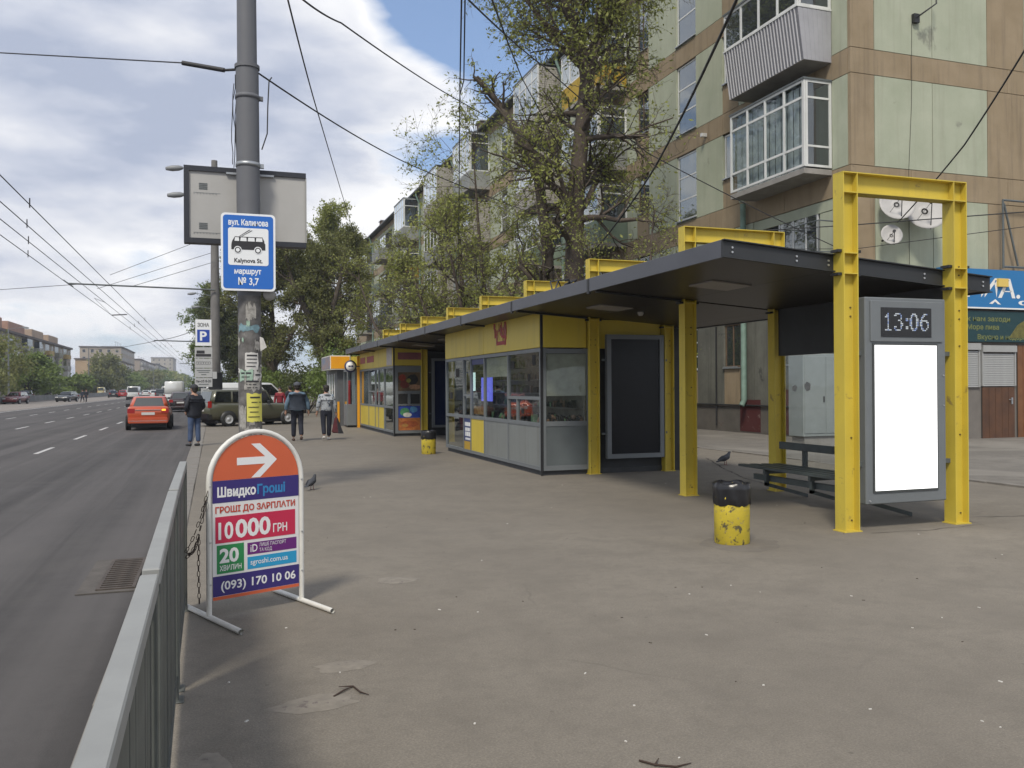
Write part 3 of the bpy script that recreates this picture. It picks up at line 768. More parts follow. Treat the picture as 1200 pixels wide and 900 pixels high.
# side facing the camera
Y = 14.90
b = MB(); b.box(5.70,5.745,14.895,14.918,.09,2.36); b.box(5.6955,5.7445,14.9,14.919,.0,2.98); b.build('corner_post', BLACK, K)
for xx in (5.75, 6.63):
    b = MB(); b.box(xx, xx+.055, 14.905, 14.96, .09, 2.36); b.build('mullion', GREYF, K)
for zz in (.135,.955,2.305):
    b = MB(); b.box(5.806, 6.629, 14.91, 14.955, zz-.045, zz+.045); b.build('rail', GREYF, K)
paneY(K, Y, 5.806,6.629,1.0,2.26)
paneY(K, Y, 5.806,6.629,.18,.91,GREYD,'lower_panel',.02,.01)
paneY(K, Y, 5.81,6.625,1.47,2.255,BLIND,'blind',.05,.01)
# fascias
for a, c in ((14.935,18.42),(18.44,21.79)):
    b = MB(); b.box(5.69,5.735,a,c,2.37,3.02); b.build('fascia_panel', YELP, K, bevel=.004)
b = MB(); b.box(5.75,6.62,14.90,14.955,2.37,2.97); b.build('fascia_panel', YELP, K, bevel=.004)
b = MB(); b.box(6.87,8.20,14.93,14.97,2.36,2.90); b.build('fascia_panel', YELP, K)
b = MB(); b.box(6.87,8.72,14.975,15.02,.0,2.86); b.build('end_wall', mat('kiosk_end_wall',(0.028,0.03,0.032),0.7,var=0.2), K)
b = MB(); b.box(8.50,8.72,15.02,21.79,.0,2.86); b.box(6.64,8.5,21.72,21.79,.0,2.9); b.build('rear_wall', GREYD, K)
# red torn picture sticker
RED = mat('red_sticker', (0.42,0.035,0.03), 0.6, col2=(0.20,0.025,0.035), vscale=14)
b = MB(); rr = random.Random(11)
for k in range(26):
    y = 16.75 + rr.uniform(0,.85); z0 = 2.53+rr.uniform(-.03,.35); b.box(5.6835-.0001*k,5.6895,y,y+rr.uniform(.03,.09),z0,min(2.99,z0+rr.uniform(.12,.3)))
b.box(5.6865,5.6895,16.85,17.5,2.52,2.6); b.build('red_sticker', RED, K)
b = MB(); rr = random.Random(12)
for k in range(12):
    y = 16.8 + rr.uniform(0,.7); z0 = 2.6+rr.uniform(0,.25); b.tube([(5.680,y,z0),(5.680,y+.05,z0+.06),(5.680,y+.02,z0+.12)],.006,4)
b.build('sticker_stroke', mat('sticker_pale',(0.42,0.25,0.22),0.6), K)
goods('shelf_goods', 'jars, boxes and packets on the shelves inside the near kiosk', 6.42, 6.6, (15.1,21.6), (.935,1.237,1.517,1.797,2.067), GC, 3)
goods('counter_goods', 'sweets and snack packets piled behind the front glass of the near kiosk', 5.83, 6.2, (15.05,18.3), (.932,), GC, 4, .14)
b = MB(); rr = random.Random(9)
ms = [mat('goods_%s'%n, c) for n, c in GC]
for i in range(60):
    b.cm = rr.randrange(len(ms)); x = rr.uniform(5.83,6.58); z = .94+rr.uniform(0,.10); r = rr.uniform(.025,.05)
    b.lathe([(0,-r),(r*.7,-r*.7),(r,0),(r*.7,r*.7),(0,r)], 7, (x, 14.97+rr.uniform(.02,.15), z+r))
tag(b.build('sweets_heap', ms, origin=(6.2,15.05,.94)), 'heap of wrapped sweets behind the end window of the near kiosk', 'sweets', kind='stuff')
def boxed_light(name, label, x0, x1, Y, z0, z1, face, cat='lightbox', d=.1):
    t = thing(name, label, cat, ((x0+x1)/2, Y, z0)); 
    f = .085
    for (a,b_,c,e) in ((x0,x0+f,z0,z1),(x1-f,x1,z0,z1),(x0+f,x1-f,z0,z0+f),(x0+f,x1-f,z1-f,z1)):
        q = MB(); q.box(a,b_,Y-d,Y,c,e); q.build('frame', GREYF, t)
    q = MB(); q.box(x0+f,x1-f,Y-d+.03,Y-d+.05,z0+f,z1-f); q.build('face', face, t)
    q = MB()
    for zz in (z0+.45, z1-.5): q.box(x0-.09,x0,Y-.06,Y-.02,zz,zz+.04); q.box(x1,x1+.09,Y-.06,Y-.02,zz,zz+.04)
    q.build('bracket', GREYD, t)
    return t
boxed_light('lightbox', 'unlit dark lightbox in a grey frame on the end wall of the near kiosk', 7.0, 8.2, 14.90, .28, 2.62, mat('dark_glass_face',(0.008,0.009,0.012),0.25,spec=0.25))
boxed_light('lightbox', 'dark blue lightbox panel in the recess at the near end of the far kiosk', 7.0, 8.2, 28.66, .28, 2.62, mat('blue_face',(0.006,0.014,0.055),0.25))

K2 = thing('snack_kiosk', 'far kiosk with yellow lower panels, reflecting windows and food posters on its end', 'kiosk', (5.7, 32.2, 0))
b = MB(); b.box(5.74,8.5,28.76,35.64,0,.12); b.build('plinth', PLINTH, K2)
divs = [28.75, 30.38, 31.5, 32.2, 33.6, 35.62]
rails = []
for a, c in zip(divs[:-1], divs[1:]): rails += [(a,c,2.335,.07),(a,c,.15,.07),(a,c,.97,.07)]
rails += [(30.38,31.5,1.5,.05),(32.2,33.6,1.5,.05)]
front_frame(K2, X, 28.7, 35.6, divs, rails, .1, 2.37)
for i,(a,c) in enumerate(zip(divs[:-1], divs[1:])):
    pane(K2, X, a+.025, c-.025, 1.005, 2.30)
    pane(K2, X, a+.025, c-.025, .185, .935, None if i == 0 else YELP, 'pane' if i == 0 else 'lower_panel', .03 if i == 0 else .012)
b = MB(); b.box(6.6,6.64,28.8,35.6,.12,2.95); b.build('inner_wall', bpy.data.materials['kiosk_inner_wall'], K2)
goods('shelf_goods', 'bottles and packets on the shelves inside the far kiosk', 6.3, 6.58, (28.9,35.4), (.95,1.3,1.65,1.95), GC, 8, .14)
for a, c in ((28.735,32.3),(32.32,35.62)):
    b = MB(); b.box(5.69,5.735,a,c,2.38,3.02); b.build('fascia_panel', YELP, K2, bevel=.004)
SIGNRED = mat('sign_red', (0.34,0.03,0.03), 0.5, col2=(0.24,0.03,0.04), vscale=8)
for a, c in ((32.35,33.9),(34.3,35.5)):
    b = MB(); b.box(5.682,5.689,a,c,2.60,2.84); b.build('red_sign_block', SIGNRED, K2)
b = MB(); b.box(5.682,5.689,28.9,29.8,2.40,3.0); b.build('notice_sheet', mat('notice_sheet',(0.42,0.38,0.36),0.6,var=0.15,vscale=7), K2)
b = MB(); b.box(5.70,5.745,28.698,28.72,.0,2.98); b.build('corner_post', BLACK, K2)
for xx in (5.76, 6.62):
    b = MB(); b.box(xx, xx+.10, 28.705, 28.76, .1, 2.37); b.build('mullion', GREYF, K2)
for zz, h in ((.145,.09),(1.06,.05),(1.475,.09),(2.26,.2)):
    b = MB(); b.box(5.86,6.62,28.71,28.755,zz-h/2,zz+h/2); b.build('rail', GREYF, K2)
b = MB(); b.box(6.20,6.28,28.712,28.75,1.085,1.43); b.build('mullion', GREYF, K2)
b = MB(); b.box(5.75,6.72,28.705,28.755,2.38,2.97); b.build('fascia_panel', YELP, K2, bevel=.004)
def poster(parent, name, x0, x1, Y, z0, z1, layers, base):
    b = MB(); b.box(x0,x1,Y,Y+.006,z0,z1); o = b.build(name, base, parent)
    for k,(pts, m) in enumerate(layers):
        q = MB(); q.prism([(x0+(x1-x0)*u, z0+(z1-z0)*v) for u,v in pts], 'y', Y-.0015*(k+1), Y-.0002); q.build('print', m, o)
    return o
def ell(cx, cy, rx, ry, n=16, wob=0.1, s=1):
    r_ = random.Random(s); return [(cx+rx*math.cos(6.2832*k/n)*(1+r_.uniform(-wob,wob)), cy+ry*math.sin(6.2832*k/n)*(1+r_.uniform(-wob,wob))) for k in range(n)]
pm = lambda n,c: mat('print_'+n, c, 0.6, var=0.3, vscale=12)
poster(K2,'food_poster',5.86,6.62,28.735,1.53,2.15,[(ell(.2,.7,.16,.2,s=2),pm('red',(0.25,0.04,0.02))),(ell(.3,.35,.2,.22,s=3),pm('maroon',(0.15,0.03,0.02))),(ell(.66,.62,.26,.28,s=4),pm('black',(0.02,0.02,0.02))),(ell(.75,.2,.28,.14,s=5),pm('tan',(0.35,0.20,0.12))),(ell(.48,.55,.1,.12,s=6),pm('olive',(0.22,0.20,0.04)))],pm('brown',(0.12,0.08,0.04)))
poster(K2,'dark_window',5.87,6.19,28.735,1.09,1.42,[],pm('black',(0.02,0.02,0.02)))
poster(K2,'dark_window',6.29,6.61,28.735,1.09,1.42,[],pm('black',(0.02,0.02,0.02)))
poster(K2,'drink_poster',5.86,6.62,28.735,.62,1.02,[(ell(.3,.5,.22,.35,s=7),pm('green',(0.06,0.22,0.10))),(ell(.7,.7,.18,.25,s=8),pm('cyan',(0.08,0.25,0.45))),(ell(.42,.25,.2,.2,s=9),pm('white',(0.5,0.5,0.45)))],pm('blue',(0.02,0.05,0.30)))
poster(K2,'pizza_poster',5.86,6.62,28.735,.20,.61,[(ell(.5,.5,.4,.3,s=10),pm('darkorange',(0.28,0.07,0.02))),(ell(.3,.4,.15,.15,s=11),pm('ochre',(0.32,0.16,0.04)))],pm('orange',(0.36,0.12,0.03)))
b = MB(); b.box(5.85,6.68,28.698,28.704,2.58,2.82); b.build('name_board', mat('mauve_board',(0.20,0.07,0.10),0.6,col2=(0.28,0.10,0.10),vscale=9), K2)
b = MB(); b.box(6.87,8.72,28.72,28.77,0,2.86); b.build('end_wall', bpy.data.materials['kiosk_end_wall'], K2)
b = MB(); b.box(8.5,8.72,28.77,35.6,0,2.86); b.box(6.64,8.5,35.56,35.64,0,2.9); b.build('rear_wall', GREYD, K2)
# dark wall in the recess between the kiosks
b = MB(); b.box(8.42,8.48,21.85,28.65,0,2.86)
tag(b.build('recess_wall', mat('recess_wall',(0.03,0.033,0.038),0.7)), 'dark wall closing the recess between the near and far kiosks', 'wall')
# tall glazed cooler and third kiosk
ORG = mat('orange_sheet', (0.72,0.33,0.015), 0.45)
t = thing('drinks_cooler', 'glazed cooler cabinet with a grey base at the far end of the far kiosk', 'cooler', (5.45,36.35,0))
b = MB(); b.box(5.22,5.62,36.05,37.0,.08,.95); b.build('base', GREYF, t, bevel=.01)
b = MB(); b.box(5.25,5.6,36.1,36.98,.02,.078); b.build('foot', BLACK, t)
for (a,c,e,g) in ((5.22,5.27,36.05,36.10),(5.57,5.62,36.05,36.10),(5.22,5.27,36.95,37.0),(5.57,5.62,36.95,37.0)):
    b = MB(); b.box(a,c,e,g,.95,2.3); b.build('upright', GREYF, t)
b = MB(); b.box(5.232,5.24,36.1,36.95,.96,2.29); b.build('pane', KGLASS, t)
b = MB(); b.box(5.27,5.57,36.06,36.068,.96,2.29); b.build('pane', KGLASS, t)
b = MB(); b.box(5.22,5.62,36.05,37.0,2.3,2.4); b.build('top', GREYF, t)
b = MB(); b.box(5.56,5.565,36.1,36.95,.96,2.29); b.build('back', mat('cooler_back',(0.4,0.42,0.42),0.6), t)
b = MB(); b.box(5.60,5.70,35.72,35.82,0,2.95)
tag(b.build('orange_post', ORG), 'slim orange post at the corner between the far kiosk and the cooler', 'post')
t = thing('round_sign', 'small round white sign with a dark rim jutting out before the orange post', 'sign', (5.35,35.6,2.35))
b = MB(); b.lathe([(0,-.02),(.25,-.02),(.25,.02),(0,.02)], 24, (5.32,35.7,2.52), 'y'); b.build('disc', mat('sign_navy',(0.03,0.035,0.10),0.5), t)
b = MB(); b.lathe([(0,-.026),(.19,-.026),(.19,-.021)], 24, (5.32,35.7,2.52), 'y'); b.build('face', WHITE, t)
b = MB(); b.box(5.23,5.30,35.668,35.673,2.49,2.55); b.box(5.31,5.35,35.668,35.673,2.49,2.55); b.box(5.36,5.43,35.667,35.673,2.48,2.56); b.build('print', bpy.data.materials['sign_navy'], t)
b = MB(); b.box(5.5,5.7,35.7,35.72,2.5,2.54); b.build('arm', BLACK, t)
t = thing('corner_kiosk', 'grey kiosk with an orange roof sign and red side stripe beyond the far kiosk', 'kiosk', (6.4,39.6,0))
b = MB(); b.box(5.02,8.4,37.6,41.2,0,2.45); b.build('wall', mat('kiosk3_wall',(0.10,0.105,0.11),0.6,var=0.1), t)
b = MB(); b.box(5.012,5.019,38.3,40.6,1.05,2.2); b.build('window', KGLASS, t)
for yy in (38.3,39.1,39.9,40.6):
    b = MB(); b.box(4.985,5.03,yy-.03,yy+.03,1.0,2.25); b.build('mullion', WHITEP, t)
b = MB(); b.box(4.86,5.02,38.2,40.7,.98,1.03); b.build('sill', STEEL, t)
b = MB(); b.box(5.03,5.12,37.56,37.6,0.02,1.05); b.build('orange_post', ORG, t)
b = MB(); b.box(5.44,5.58,37.52,37.598,.05,1.95); b.build('red_stripe', mat('red_post_paint',(0.42,0.02,0.02),0.45), t)
b = MB(); b.box(4.70,5.55,37.3,40.4,2.42,3.02); sg = b.build('roof_sign', mat('sign_box_white',(0.7,0.68,0.6),0.5), t)
b = MB(); b.box(4.73,5.52,37.285,37.299,2.46,2.98); b.build('sign_face', mat('orange_sign_face',(0.78,0.36,0.01),0.4,col2=(0.74,0.30,0.01),vscale=2), sg)
b = MB(); b.box(4.685,4.699,37.35,40.35,2.46,2.98); b.build('sign_face', mat('sign_picture',(0.10,0.20,0.34),0.5,col2=(0.35,0.20,0.12),vscale=3), sg)
b = MB(); b.box(5.56,8.4,37.35,37.6,2.46,2.98); b.build('fascia_panel', YELP, t)

# ================================================================ POLE WITH STOP SIGN AND BILLBOARD
PX_, PY_ = 0.53, 13.6
POLEP = mat('pole_grey_paint', (0.125,0.13,0.145), 0.65, 0.0, var=0.06, vscale=1.5, bump=0.06, bscale=25)
POLEB = mat('pole_old_glue', (0.085,0.08,0.078), 0.85, col2=(0.17,0.165,0.16), vscale=9, spots=[((0.36,0.35,0.33),0.66,16),((0.03,0.03,0.03),0.68,12),((0.12,0.18,0.20),0.72,6)], bump=0.3, bscale=30)
t = thing('lamp_pole', 'big round grey pole carrying the stop sign, its base pasted with torn notices', 'pole', (PX_, PY_, 0))
lean = -0.004
pz = lambda z: (PX_ + lean*z, PY_)
prad = lambda z: 0.178 - 0.0018*z
b = MB(); zs = [0,.02,1.4,3.05]; b.tube([(*pz(z),z) for z in zs],[prad(z)-.006 for z in zs],28); b.build('base_tube', POLEB, t)
b = MB(); zs = [3.03,5,6.45]; b.tube([(*pz(z),z) for z in zs],[prad(z) for z in zs],28); b.build('shaft', POLEP, t)
b = MB(); zs = [6.45,6.5]; b.tube([(*pz(z),z) for z in zs],[prad(6.4)+.016]*2,28); b.build('collar', POLEP, t)
b = MB(); zs = [6.5,9,12]; b.tube([(*pz(z),z) for z in zs],[prad(6.5)-.022,.138,.125],24); b.build('upper_shaft', POLEP, t)
for zz, m in ((6.02, POLEP),(5.0, STEEL),(3.35, STEEL)):
    b = MB(); b.lathe([(prad(zz)+.001,-.03),(prad(zz)+.012,-.03),(prad(zz)+.012,.03),(prad(zz)+.001,.03)],24,(*pz(zz),zz)); b.box(pz(zz)[0]+prad(zz),pz(zz)[0]+prad(zz)+.06,PY_-.03,PY_+.03,zz-.03,zz+.03); b.build('clamp', m, t)
# pasted papers on the camera side
PAP = {'white': mat('paper_white',(0.55,0.54,0.52),0.8,var=0.1,vscale=12), 'yellow': mat('paper_yellow',(0.62,0.58,0.12),0.8,var=0.06), 'grey': mat('paper_grey',(0.30,0.29,0.27),0.85,var=0.3,vscale=18), 'green': mat('paper_green',(0.30,0.42,0.34),0.8,var=0.2,vscale=15), 'blue': mat('paper_blue',(0.16,0.26,0.30),0.8,var=0.3,vscale=15)}
INK = mat('ink_black',(0.03,0.03,0.035),0.8)
def wrapped(cz, h, a0, a1, colr, lines=0, seed=0, torn=.0, off=.0):
    """sheet of paper following the pole, a0..a1 = angle in degrees (0 = towards camera, + = right)"""
    r_ = random.Random(seed); b = MB(); n = 9; rows = 5; vs = []
    for j in range(rows+1):
        for i in range(n+1):
            f = i/n; a = R(a0 + (a1-a0)*f); z = cz - h/2 + h*j/rows + (r_.uniform(-torn,torn) if j in (0,rows) else 0)
            lift = .004 + off + (.012*r_.random() if (i in (0,n) and torn) else 0)
            rad = prad(z) - .006 + lift; c = pz(z); vs.append((c[0]+rad*math.sin(a), c[1]-rad*math.cos(a), z))
    b.smooth = True
    b.add(vs, [(j*(n+1)+i, j*(n+1)+i+1, (j+1)*(n+1)+i+1, (j+1)*(n+1)+i) for j in range(rows) for i in range(n)])
    o = b.build('notice', PAP[colr], t, recalc=False)
    for k in range(lines):
        z = cz + h/2 - h*(k+.8)/(lines+.8); q = MB(); vs = []; m_ = 8
        fa = r_.uniform(.08,.2); fb = r_.uniform(.7,.92); hh = .012 if k else .022
        for zz in (z-hh/2, z+hh/2):
            for i in range(m_+1):
                a = R(a0+(a1-a0)*(fa+(fb-fa)*i/m_)); rad = prad(zz)+.003+off; c = pz(zz); vs.append((c[0]+rad*math.sin(a), c[1]-rad*math.cos(a), zz))
        q.add(vs, [(i,i+1,m_+1+i+1,m_+1+i) for i in range(m_) if r_.random() > .12]); q.build('print', INK, o, recalc=False)
    return o
wrapped(2.55,.10,-60,50,'blue',0,1,.03)
wrapped(2.05,.26,-25,40,'white',4,2,.01)
wrapped(1.84,.16,-55,12,'green',2,3,.03); wrapped(1.84,.14,14,62,'white',1,4,.03)
wrapped(1.70,.18,-30,50,'grey',3,5,.03)
wrapped(1.36,.42,-18,62,'yellow',5,6,.012,.004)
wrapped(1.22,.30,-62,-22,'grey',0,7,.04)
wrapped(0.98,.16,-30,45,'grey',2,8,.03)
wrapped(0.80,.22,-20,68,'white',0,9,.012,.003); wrapped(.83,.08,-2,44,'grey',2,10,.02,.006)
wrapped(2.30,.16,20,60,'grey',0,11,.05,.01); wrapped(2.78,.2,-20,30,'grey',0,12,.04); wrapped(.55,.2,-30,60,'white',2,13,.03)
rr = random.Random(21)
for k in range(16):
    z = rr.uniform(.3,2.9); a = rr.uniform(-70,60); wrapped(z, rr.uniform(.04,.12), a, a+rr.uniform(8,28), rr.choice(['white','grey','grey','green']), 0, 30+k, .02, .002)
b = MB(); q = pz(2.35); b.hexa([(q[0]+.15,q[1]-.12,2.2),(q[0]+.24,q[1]-.14,2.26),(q[0]+.24,q[1]-.138,2.262),(q[0]+.15,q[1]-.118,2.2),(q[0]+.14,q[1]-.12,2.42),(q[0]+.19,q[1]-.14,2.40),(q[0]+.19,q[1]-.138,2.40),(q[0]+.14,q[1]-.118,2.42)]); b.build('torn_notice', PAP['white'], t)

# stop sign
BLUE = mat('sign_blue', (0.015,0.13,0.50), 0.35); SWHITE = mat('sign_white', (0.78,0.80,0.82), 0.4)
def rrect(x0, x1, z0, z1, r, n=5):
    p = []
    for (cx, cz, a0) in ((x1-r,z1-r,0),(x0+r,z1-r,90),(x0+r,z0+r,180),(x1-r,z0+r,270)):
        for k in range(n+1): a = R(a0+90*k/n); p.append((cx+r*math.cos(a), cz+r*math.sin(a)))
    return p
SX0, SX1, SZ0, SZ1, SY = 0.115, 0.885, 3.085, 4.225, 13.34
t = thing('bus_stop_sign', 'blue and white trolleybus stop sign for routes 3 and 7 on the big pole', 'stop sign', ((SX0+SX1)/2, SY, SZ0))
b = MB(); b.prism(rrect(SX0,SX1,SZ0,SZ1,.06),'y',SY,SY+.03); b.build('plate', SWHITE, t)
b = MB(); b.prism(rrect(SX0+.03,SX1-.03,SZ0+.03,SZ1-.03,.045),'y',SY-.003,SY-.0005); b.build('blue_field', BLUE, t)
b = MB(); b.prism(rrect(SX0+.10,SX1-.10,3.46,4.01,.035),'y',SY-.006,SY-.0032); b.build('white_field', SWHITE, t)
bk = thing('sign_bracket','grey bracket plates behind the blue stop sign','bracket',(0.5,13.45,3.1))
b = MB(); b.box(.28,.80,SY+.032,SY+.06,3.3,3.35); b.box(.28,.80,SY+.032,SY+.06,3.95,4.0); b.build('arm', STEEL, bk)
b = MB(); b.lathe([(0,-.02),(.09,-.02),(.09,.02),(0,.02)],20,(.80,13.44,3.05),'y'); b.build('disc', mat('old_disc',(0.30,0.29,0.27),0.7,var=0.2), bk)
cxs = (SX0+SX1)/2; LY = SY-.0045
lettering('вул. Калинова', .085, SWHITE, t, (cxs,LY,4.050), (1,0,0), (0,0,1), .56, .03, align='CENTER')
lettering('Kalynova St.', .064, INK, t, (cxs,SY-.0075,3.50), (1,0,0), (0,0,1), .40, .03, align='CENTER')
lettering('маршрут', .080, SWHITE, t, (cxs-.01,LY,3.335), (1,0,0), (0,0,1), .38, .03, align='CENTER')
lettering('№ 3,7', .105, SWHITE, t, (cxs,LY,3.175), (1,0,0), (0,0,1), .29, .02, align='CENTER')
# trolleybus pictogram
b = MB(); YA, YB = SY-.009, SY-.0062
bx = cxs-.24
b.prism([(bx,3.69),(bx+.48,3.69),(bx+.48,3.78),(bx+.46,3.81),(bx+.01,3.81),(bx,3.76)],'y',YA,YB)
b.prism([(bx+.01,3.81),(bx+.05,3.88),(bx+.44,3.88),(bx+.47,3.81)],'y',YA,YB)
b.prism([(bx+.14,3.885),(bx+.15,3.885),(bx+.30,3.975),(bx+.28,3.975)],'y',YA,YB); b.prism([(bx+.11,3.885),(bx+.12,3.885),(bx+.27,3.985),(bx+.25,3.985)],'y',YA,YB)
b.build('bus_pictogram', INK, t)
b = MB()
for (u0,u1) in ((.045,.11),(.125,.215),(.23,.33),(.345,.44)): b.prism([(bx+u0,3.815),(bx+u1,3.815),(bx+u1-.004,3.868),(bx+u0+.008,3.868)],'y',YA-.0015,YA-.0002)
for cx_ in (bx+.09,bx+.375):
    b.prism([(cx_+.055*math.cos(6.2832*k/18),3.685+.055*math.sin(6.2832*k/18)) for k in range(18)],'y',YA-.0015,YA-.0002)
b.build('pictogram_windows', SWHITE, t)
b = MB()
for cx_ in (bx+.09,bx+.375): 
    n=18
    b.prism([(cx_+.043*math.cos(6.2832*k/n),3.683+.043*math.sin(6.2832*k/n)) for k in range(n)],'y',YA-.003,YA-.0016)
b.build('pictogram_wheels', INK, t)
b = MB()
for cx_ in (bx+.09,bx+.375): b.prism([(cx_+.028*math.cos(6.2832*k/14),3.683+.028*math.sin(6.2832*k/14)) for k in range(14)],'y',YA-.0045,YA-.0031)
b.build('pictogram_hubs', SWHITE, t)

# billboard behind the pole
t = thing('billboard', 'pale back of a rectangular advertising box in a dark frame behind the big pole', 'billboard', (0.53,13.95,3.85))
BX0,BX1,BZ0,BZ1,BY = -0.385,1.385,3.86,4.98,13.86
NAVY = mat('billboard_frame',(0.022,0.025,0.035),0.5)
b = MB(); b.box(BX0,BX1,BY,BY+.16,BZ0,BZ1); b.build('box', mat('billboard_back',(0.40,0.395,0.385),0.6,var=0.07,vscale=1.2), t)
for (a,c,e,g) in ((BX0-.02,BX0+.055,BZ0-.02,BZ1+.02),(BX0+.055,BX1,BZ1-.055,BZ1+.02),(BX0+.055,BX1,BZ0-.02,BZ0+.055)):
    b = MB(); b.box(a,c,BY-.03,BY+.17,e,g); b.build('frame', NAVY, t)
b = MB(); b.box(BX1-.015,BX1+.008,BY-.02,BY+.165,BZ0+.055,BZ1-.055); b.build('frame', mat('frame_side',(0.3,0.3,0.29),0.6), t)
for zz in (4.70,4.10):
    v = None
    for k in range(4):
        b = MB(); b.box(-.19,-.07,BY-.006,BY-.001,zz-.045+.026*k,zz-.03+.026*k); b.build('vent_slot', GREYD, t)
    b = MB(); b.box(BX0+.12,BX0+.50,BY-.003,BY-.0005,zz-.10,zz-.095)
    for k in range(8): b.box(BX0+.12+.045*k,BX0+.128+.045*k,BY-.008,BY-.0005,zz-.115,zz-.103)
    b.build('rivet_row', GREYF, t)
b = MB(); b.box(.2,.9,BY-.05,BY-.001,4.9,4.93); b.build('mount', STEEL, t)

# ================================================================ FOLDING SIGN
import math as _m
wx0, wy0, wx1, wy1 = -0.035, 6.55, 0.635, 6.835
WA = math.atan2(wy1-wy0, wx1-wx0); WL = math.hypot(wx1-wx0, wy1-wy0)
t = thing('advert_stand', 'white tube stand with an arched orange and navy loan advert and a white arrow', 'pavement sign', (wx0, wy0, 0), WA, local=True)
TUBE = mat('stand_tube_white',(0.66,0.65,0.61),0.45,var=0.06,vscale=8,spots=[((0.30,0.24,0.18),0.74,20)])
ZS = .965; rr_ = WL/2
path = [(0,0,.03),(0,0,ZS)] + [(rr_-rr_*math.cos(a), 0, ZS+rr_*1.0*math.sin(a)) for a in [math.pi*k/20 for k in range(1,20)]] + [(WL,0,ZS),(WL,0,.03)]
b = MB(); b.tube(path, .019, 12); b.build('tube_frame', TUBE, t)
for xx, y0, y1 in ((0,-.52,.44),(WL,-.46,.45)):
    b = MB(); b.tube([(xx,y0,.02),(xx,y1,.02)],.019,12,cap=False); b.tube([(xx,y1-.001,.02),(xx,y0+.001,.02)],.015,12,cap=False)
    b.build('foot', TUBE, t, recalc=False)
PW0, PW1, PB = .025, WL-.025, .13
def arch(x0, x1, z0, zs, inset=0):
    c = (x0+x1)/2; r = (x1-x0)/2; n = 20
    return [(x0,z0),(x1,z0)] + [(c+r*math.cos(math.pi*k/n), zs+r*math.sin(math.pi*k/n)) for k in range(n+1)]
b = MB(); b.prism(arch(PW0,PW1,PB,ZS),'y',-.006,.006); bd = b.build('board', mat('advert_white',(0.72,0.71,0.70),0.45), t)
def fld(x0,x1,z0,z1,m,k=1,name='colour_field'):
    q = MB(); q.box(x0,x1,-.0065-.001*k,-.0062,z0,z1); return q.build(name, m, bd)
ORA = mat('advert_orange',(0.58,0.115,0.045),0.45,var=0.04); NAV = mat('advert_navy',(0.035,0.022,0.16),0.45); PNK = mat('advert_crimson',(0.52,0.02,0.07),0.45)
GRN = mat('advert_green',(0.02,0.23,0.07),0.45); PUR = mat('advert_purple',(0.13,0.015,0.17),0.45); CYA = mat('advert_cyan',(0.02,0.30,0.55),0.45); AW = mat('advert_lettering',(0.76,0.76,0.76),0.45)
q = MB(); q.prism([(PW0+.002,.985)]+[(PW1-.002,.985)]+[((PW0+PW1)/2+(rr_-.027)*math.cos(math.pi*k/20), .985+(rr_-.045)*math.sin(math.pi*k/20)) for k in range(21)],'y',-.0075,-.0062); q.build('colour_field', ORA, bd)
fld(PW0,PW1,.825,.984,NAV); fld(PW0+.02,PW1-.03,.535,.725,PNK); fld(PW0+.03,PW0+.235,.315,.520,GRN)
fld(PW0+.262,PW1-.02,.425,.512,PUR); fld(PW0+.262,PW1-.02,.318,.408,CYA); fld(PW0,PW1,.155,.300,NAV); fld(PW0,PW1,PB,.153,ORA)
LYY = -.0085
def lt(txt, x, z, h, w, m=AW, bold=.02, shear=0): return lettering(txt, h, m, bd, (x,LYY,z), (1,0,0), (0,0,1), w, bold, shear=shear)
lt('Швидко', PW0+.035,.868,.068,.295,AW,.035); lt('Гроші', PW0+.340,.868,.068,.225,mat('advert_light_blue',(0.03,0.22,0.48),0.45),.035)
lt('ГРОШІ ДО ЗАРПЛАТИ', PW0+.02,.752,.045,WL-.10,mat('advert_orange_text',(0.50,0.06,0.03),0.45),.03)
lt('10', PW0+.042,.565,.122,.112,AW,.025); lt('000', PW0+.170,.565,.130,.275,AW,.03); lt('ГРН', PW0+.465,.570,.062,.115,AW,.02)
lt('20', PW0+.05,.395,.100,.145,AW,.035); lt('ХВИЛИН', PW0+.05,.335,.038,.165,AW,.015)
lt('iD', PW0+.285,.444,.056,.055,AW,.01); lt('ЛИШЕ ПАСПОРТ', PW0+.355,.476,.026,.215,AW,0); lt('ТА КОД', PW0+.355,.438,.026,.10,AW,0)
lt('sgroshi.com.ua', PW0+.285,.350,.040,.30,AW,.008); lt('(093) 170 10 06', PW0+.06,.198,.062,WL-.14,AW,.02)
# arrow
cxa = WL/2+.01; za = 1.115
q = MB(); q.prism([(cxa-.165,za-.027),(cxa+.055,za-.027),(cxa-.055,za-.125),(cxa+.015,za-.125),(cxa+.150,za),(cxa+.015,za+.125),(cxa-.055,za+.125),(cxa+.055,za+.027),(cxa-.165,za+.027)],'y',-.0090,-.0078); q.build('arrow', AW, bd)
b0 = None
for zz in (.25,.55,.95):
    for xx in (.004, WL-.004):
        if b0 is None:
            b = MB(); b.cyl((0,-.012,0),(0,-.026,0),.008,.006,8); o = b.build('screw', BOLT, t); b0 = o.data; o.location = (xx,0,zz)
        else: share('screw', b0, t, (xx,0,zz))
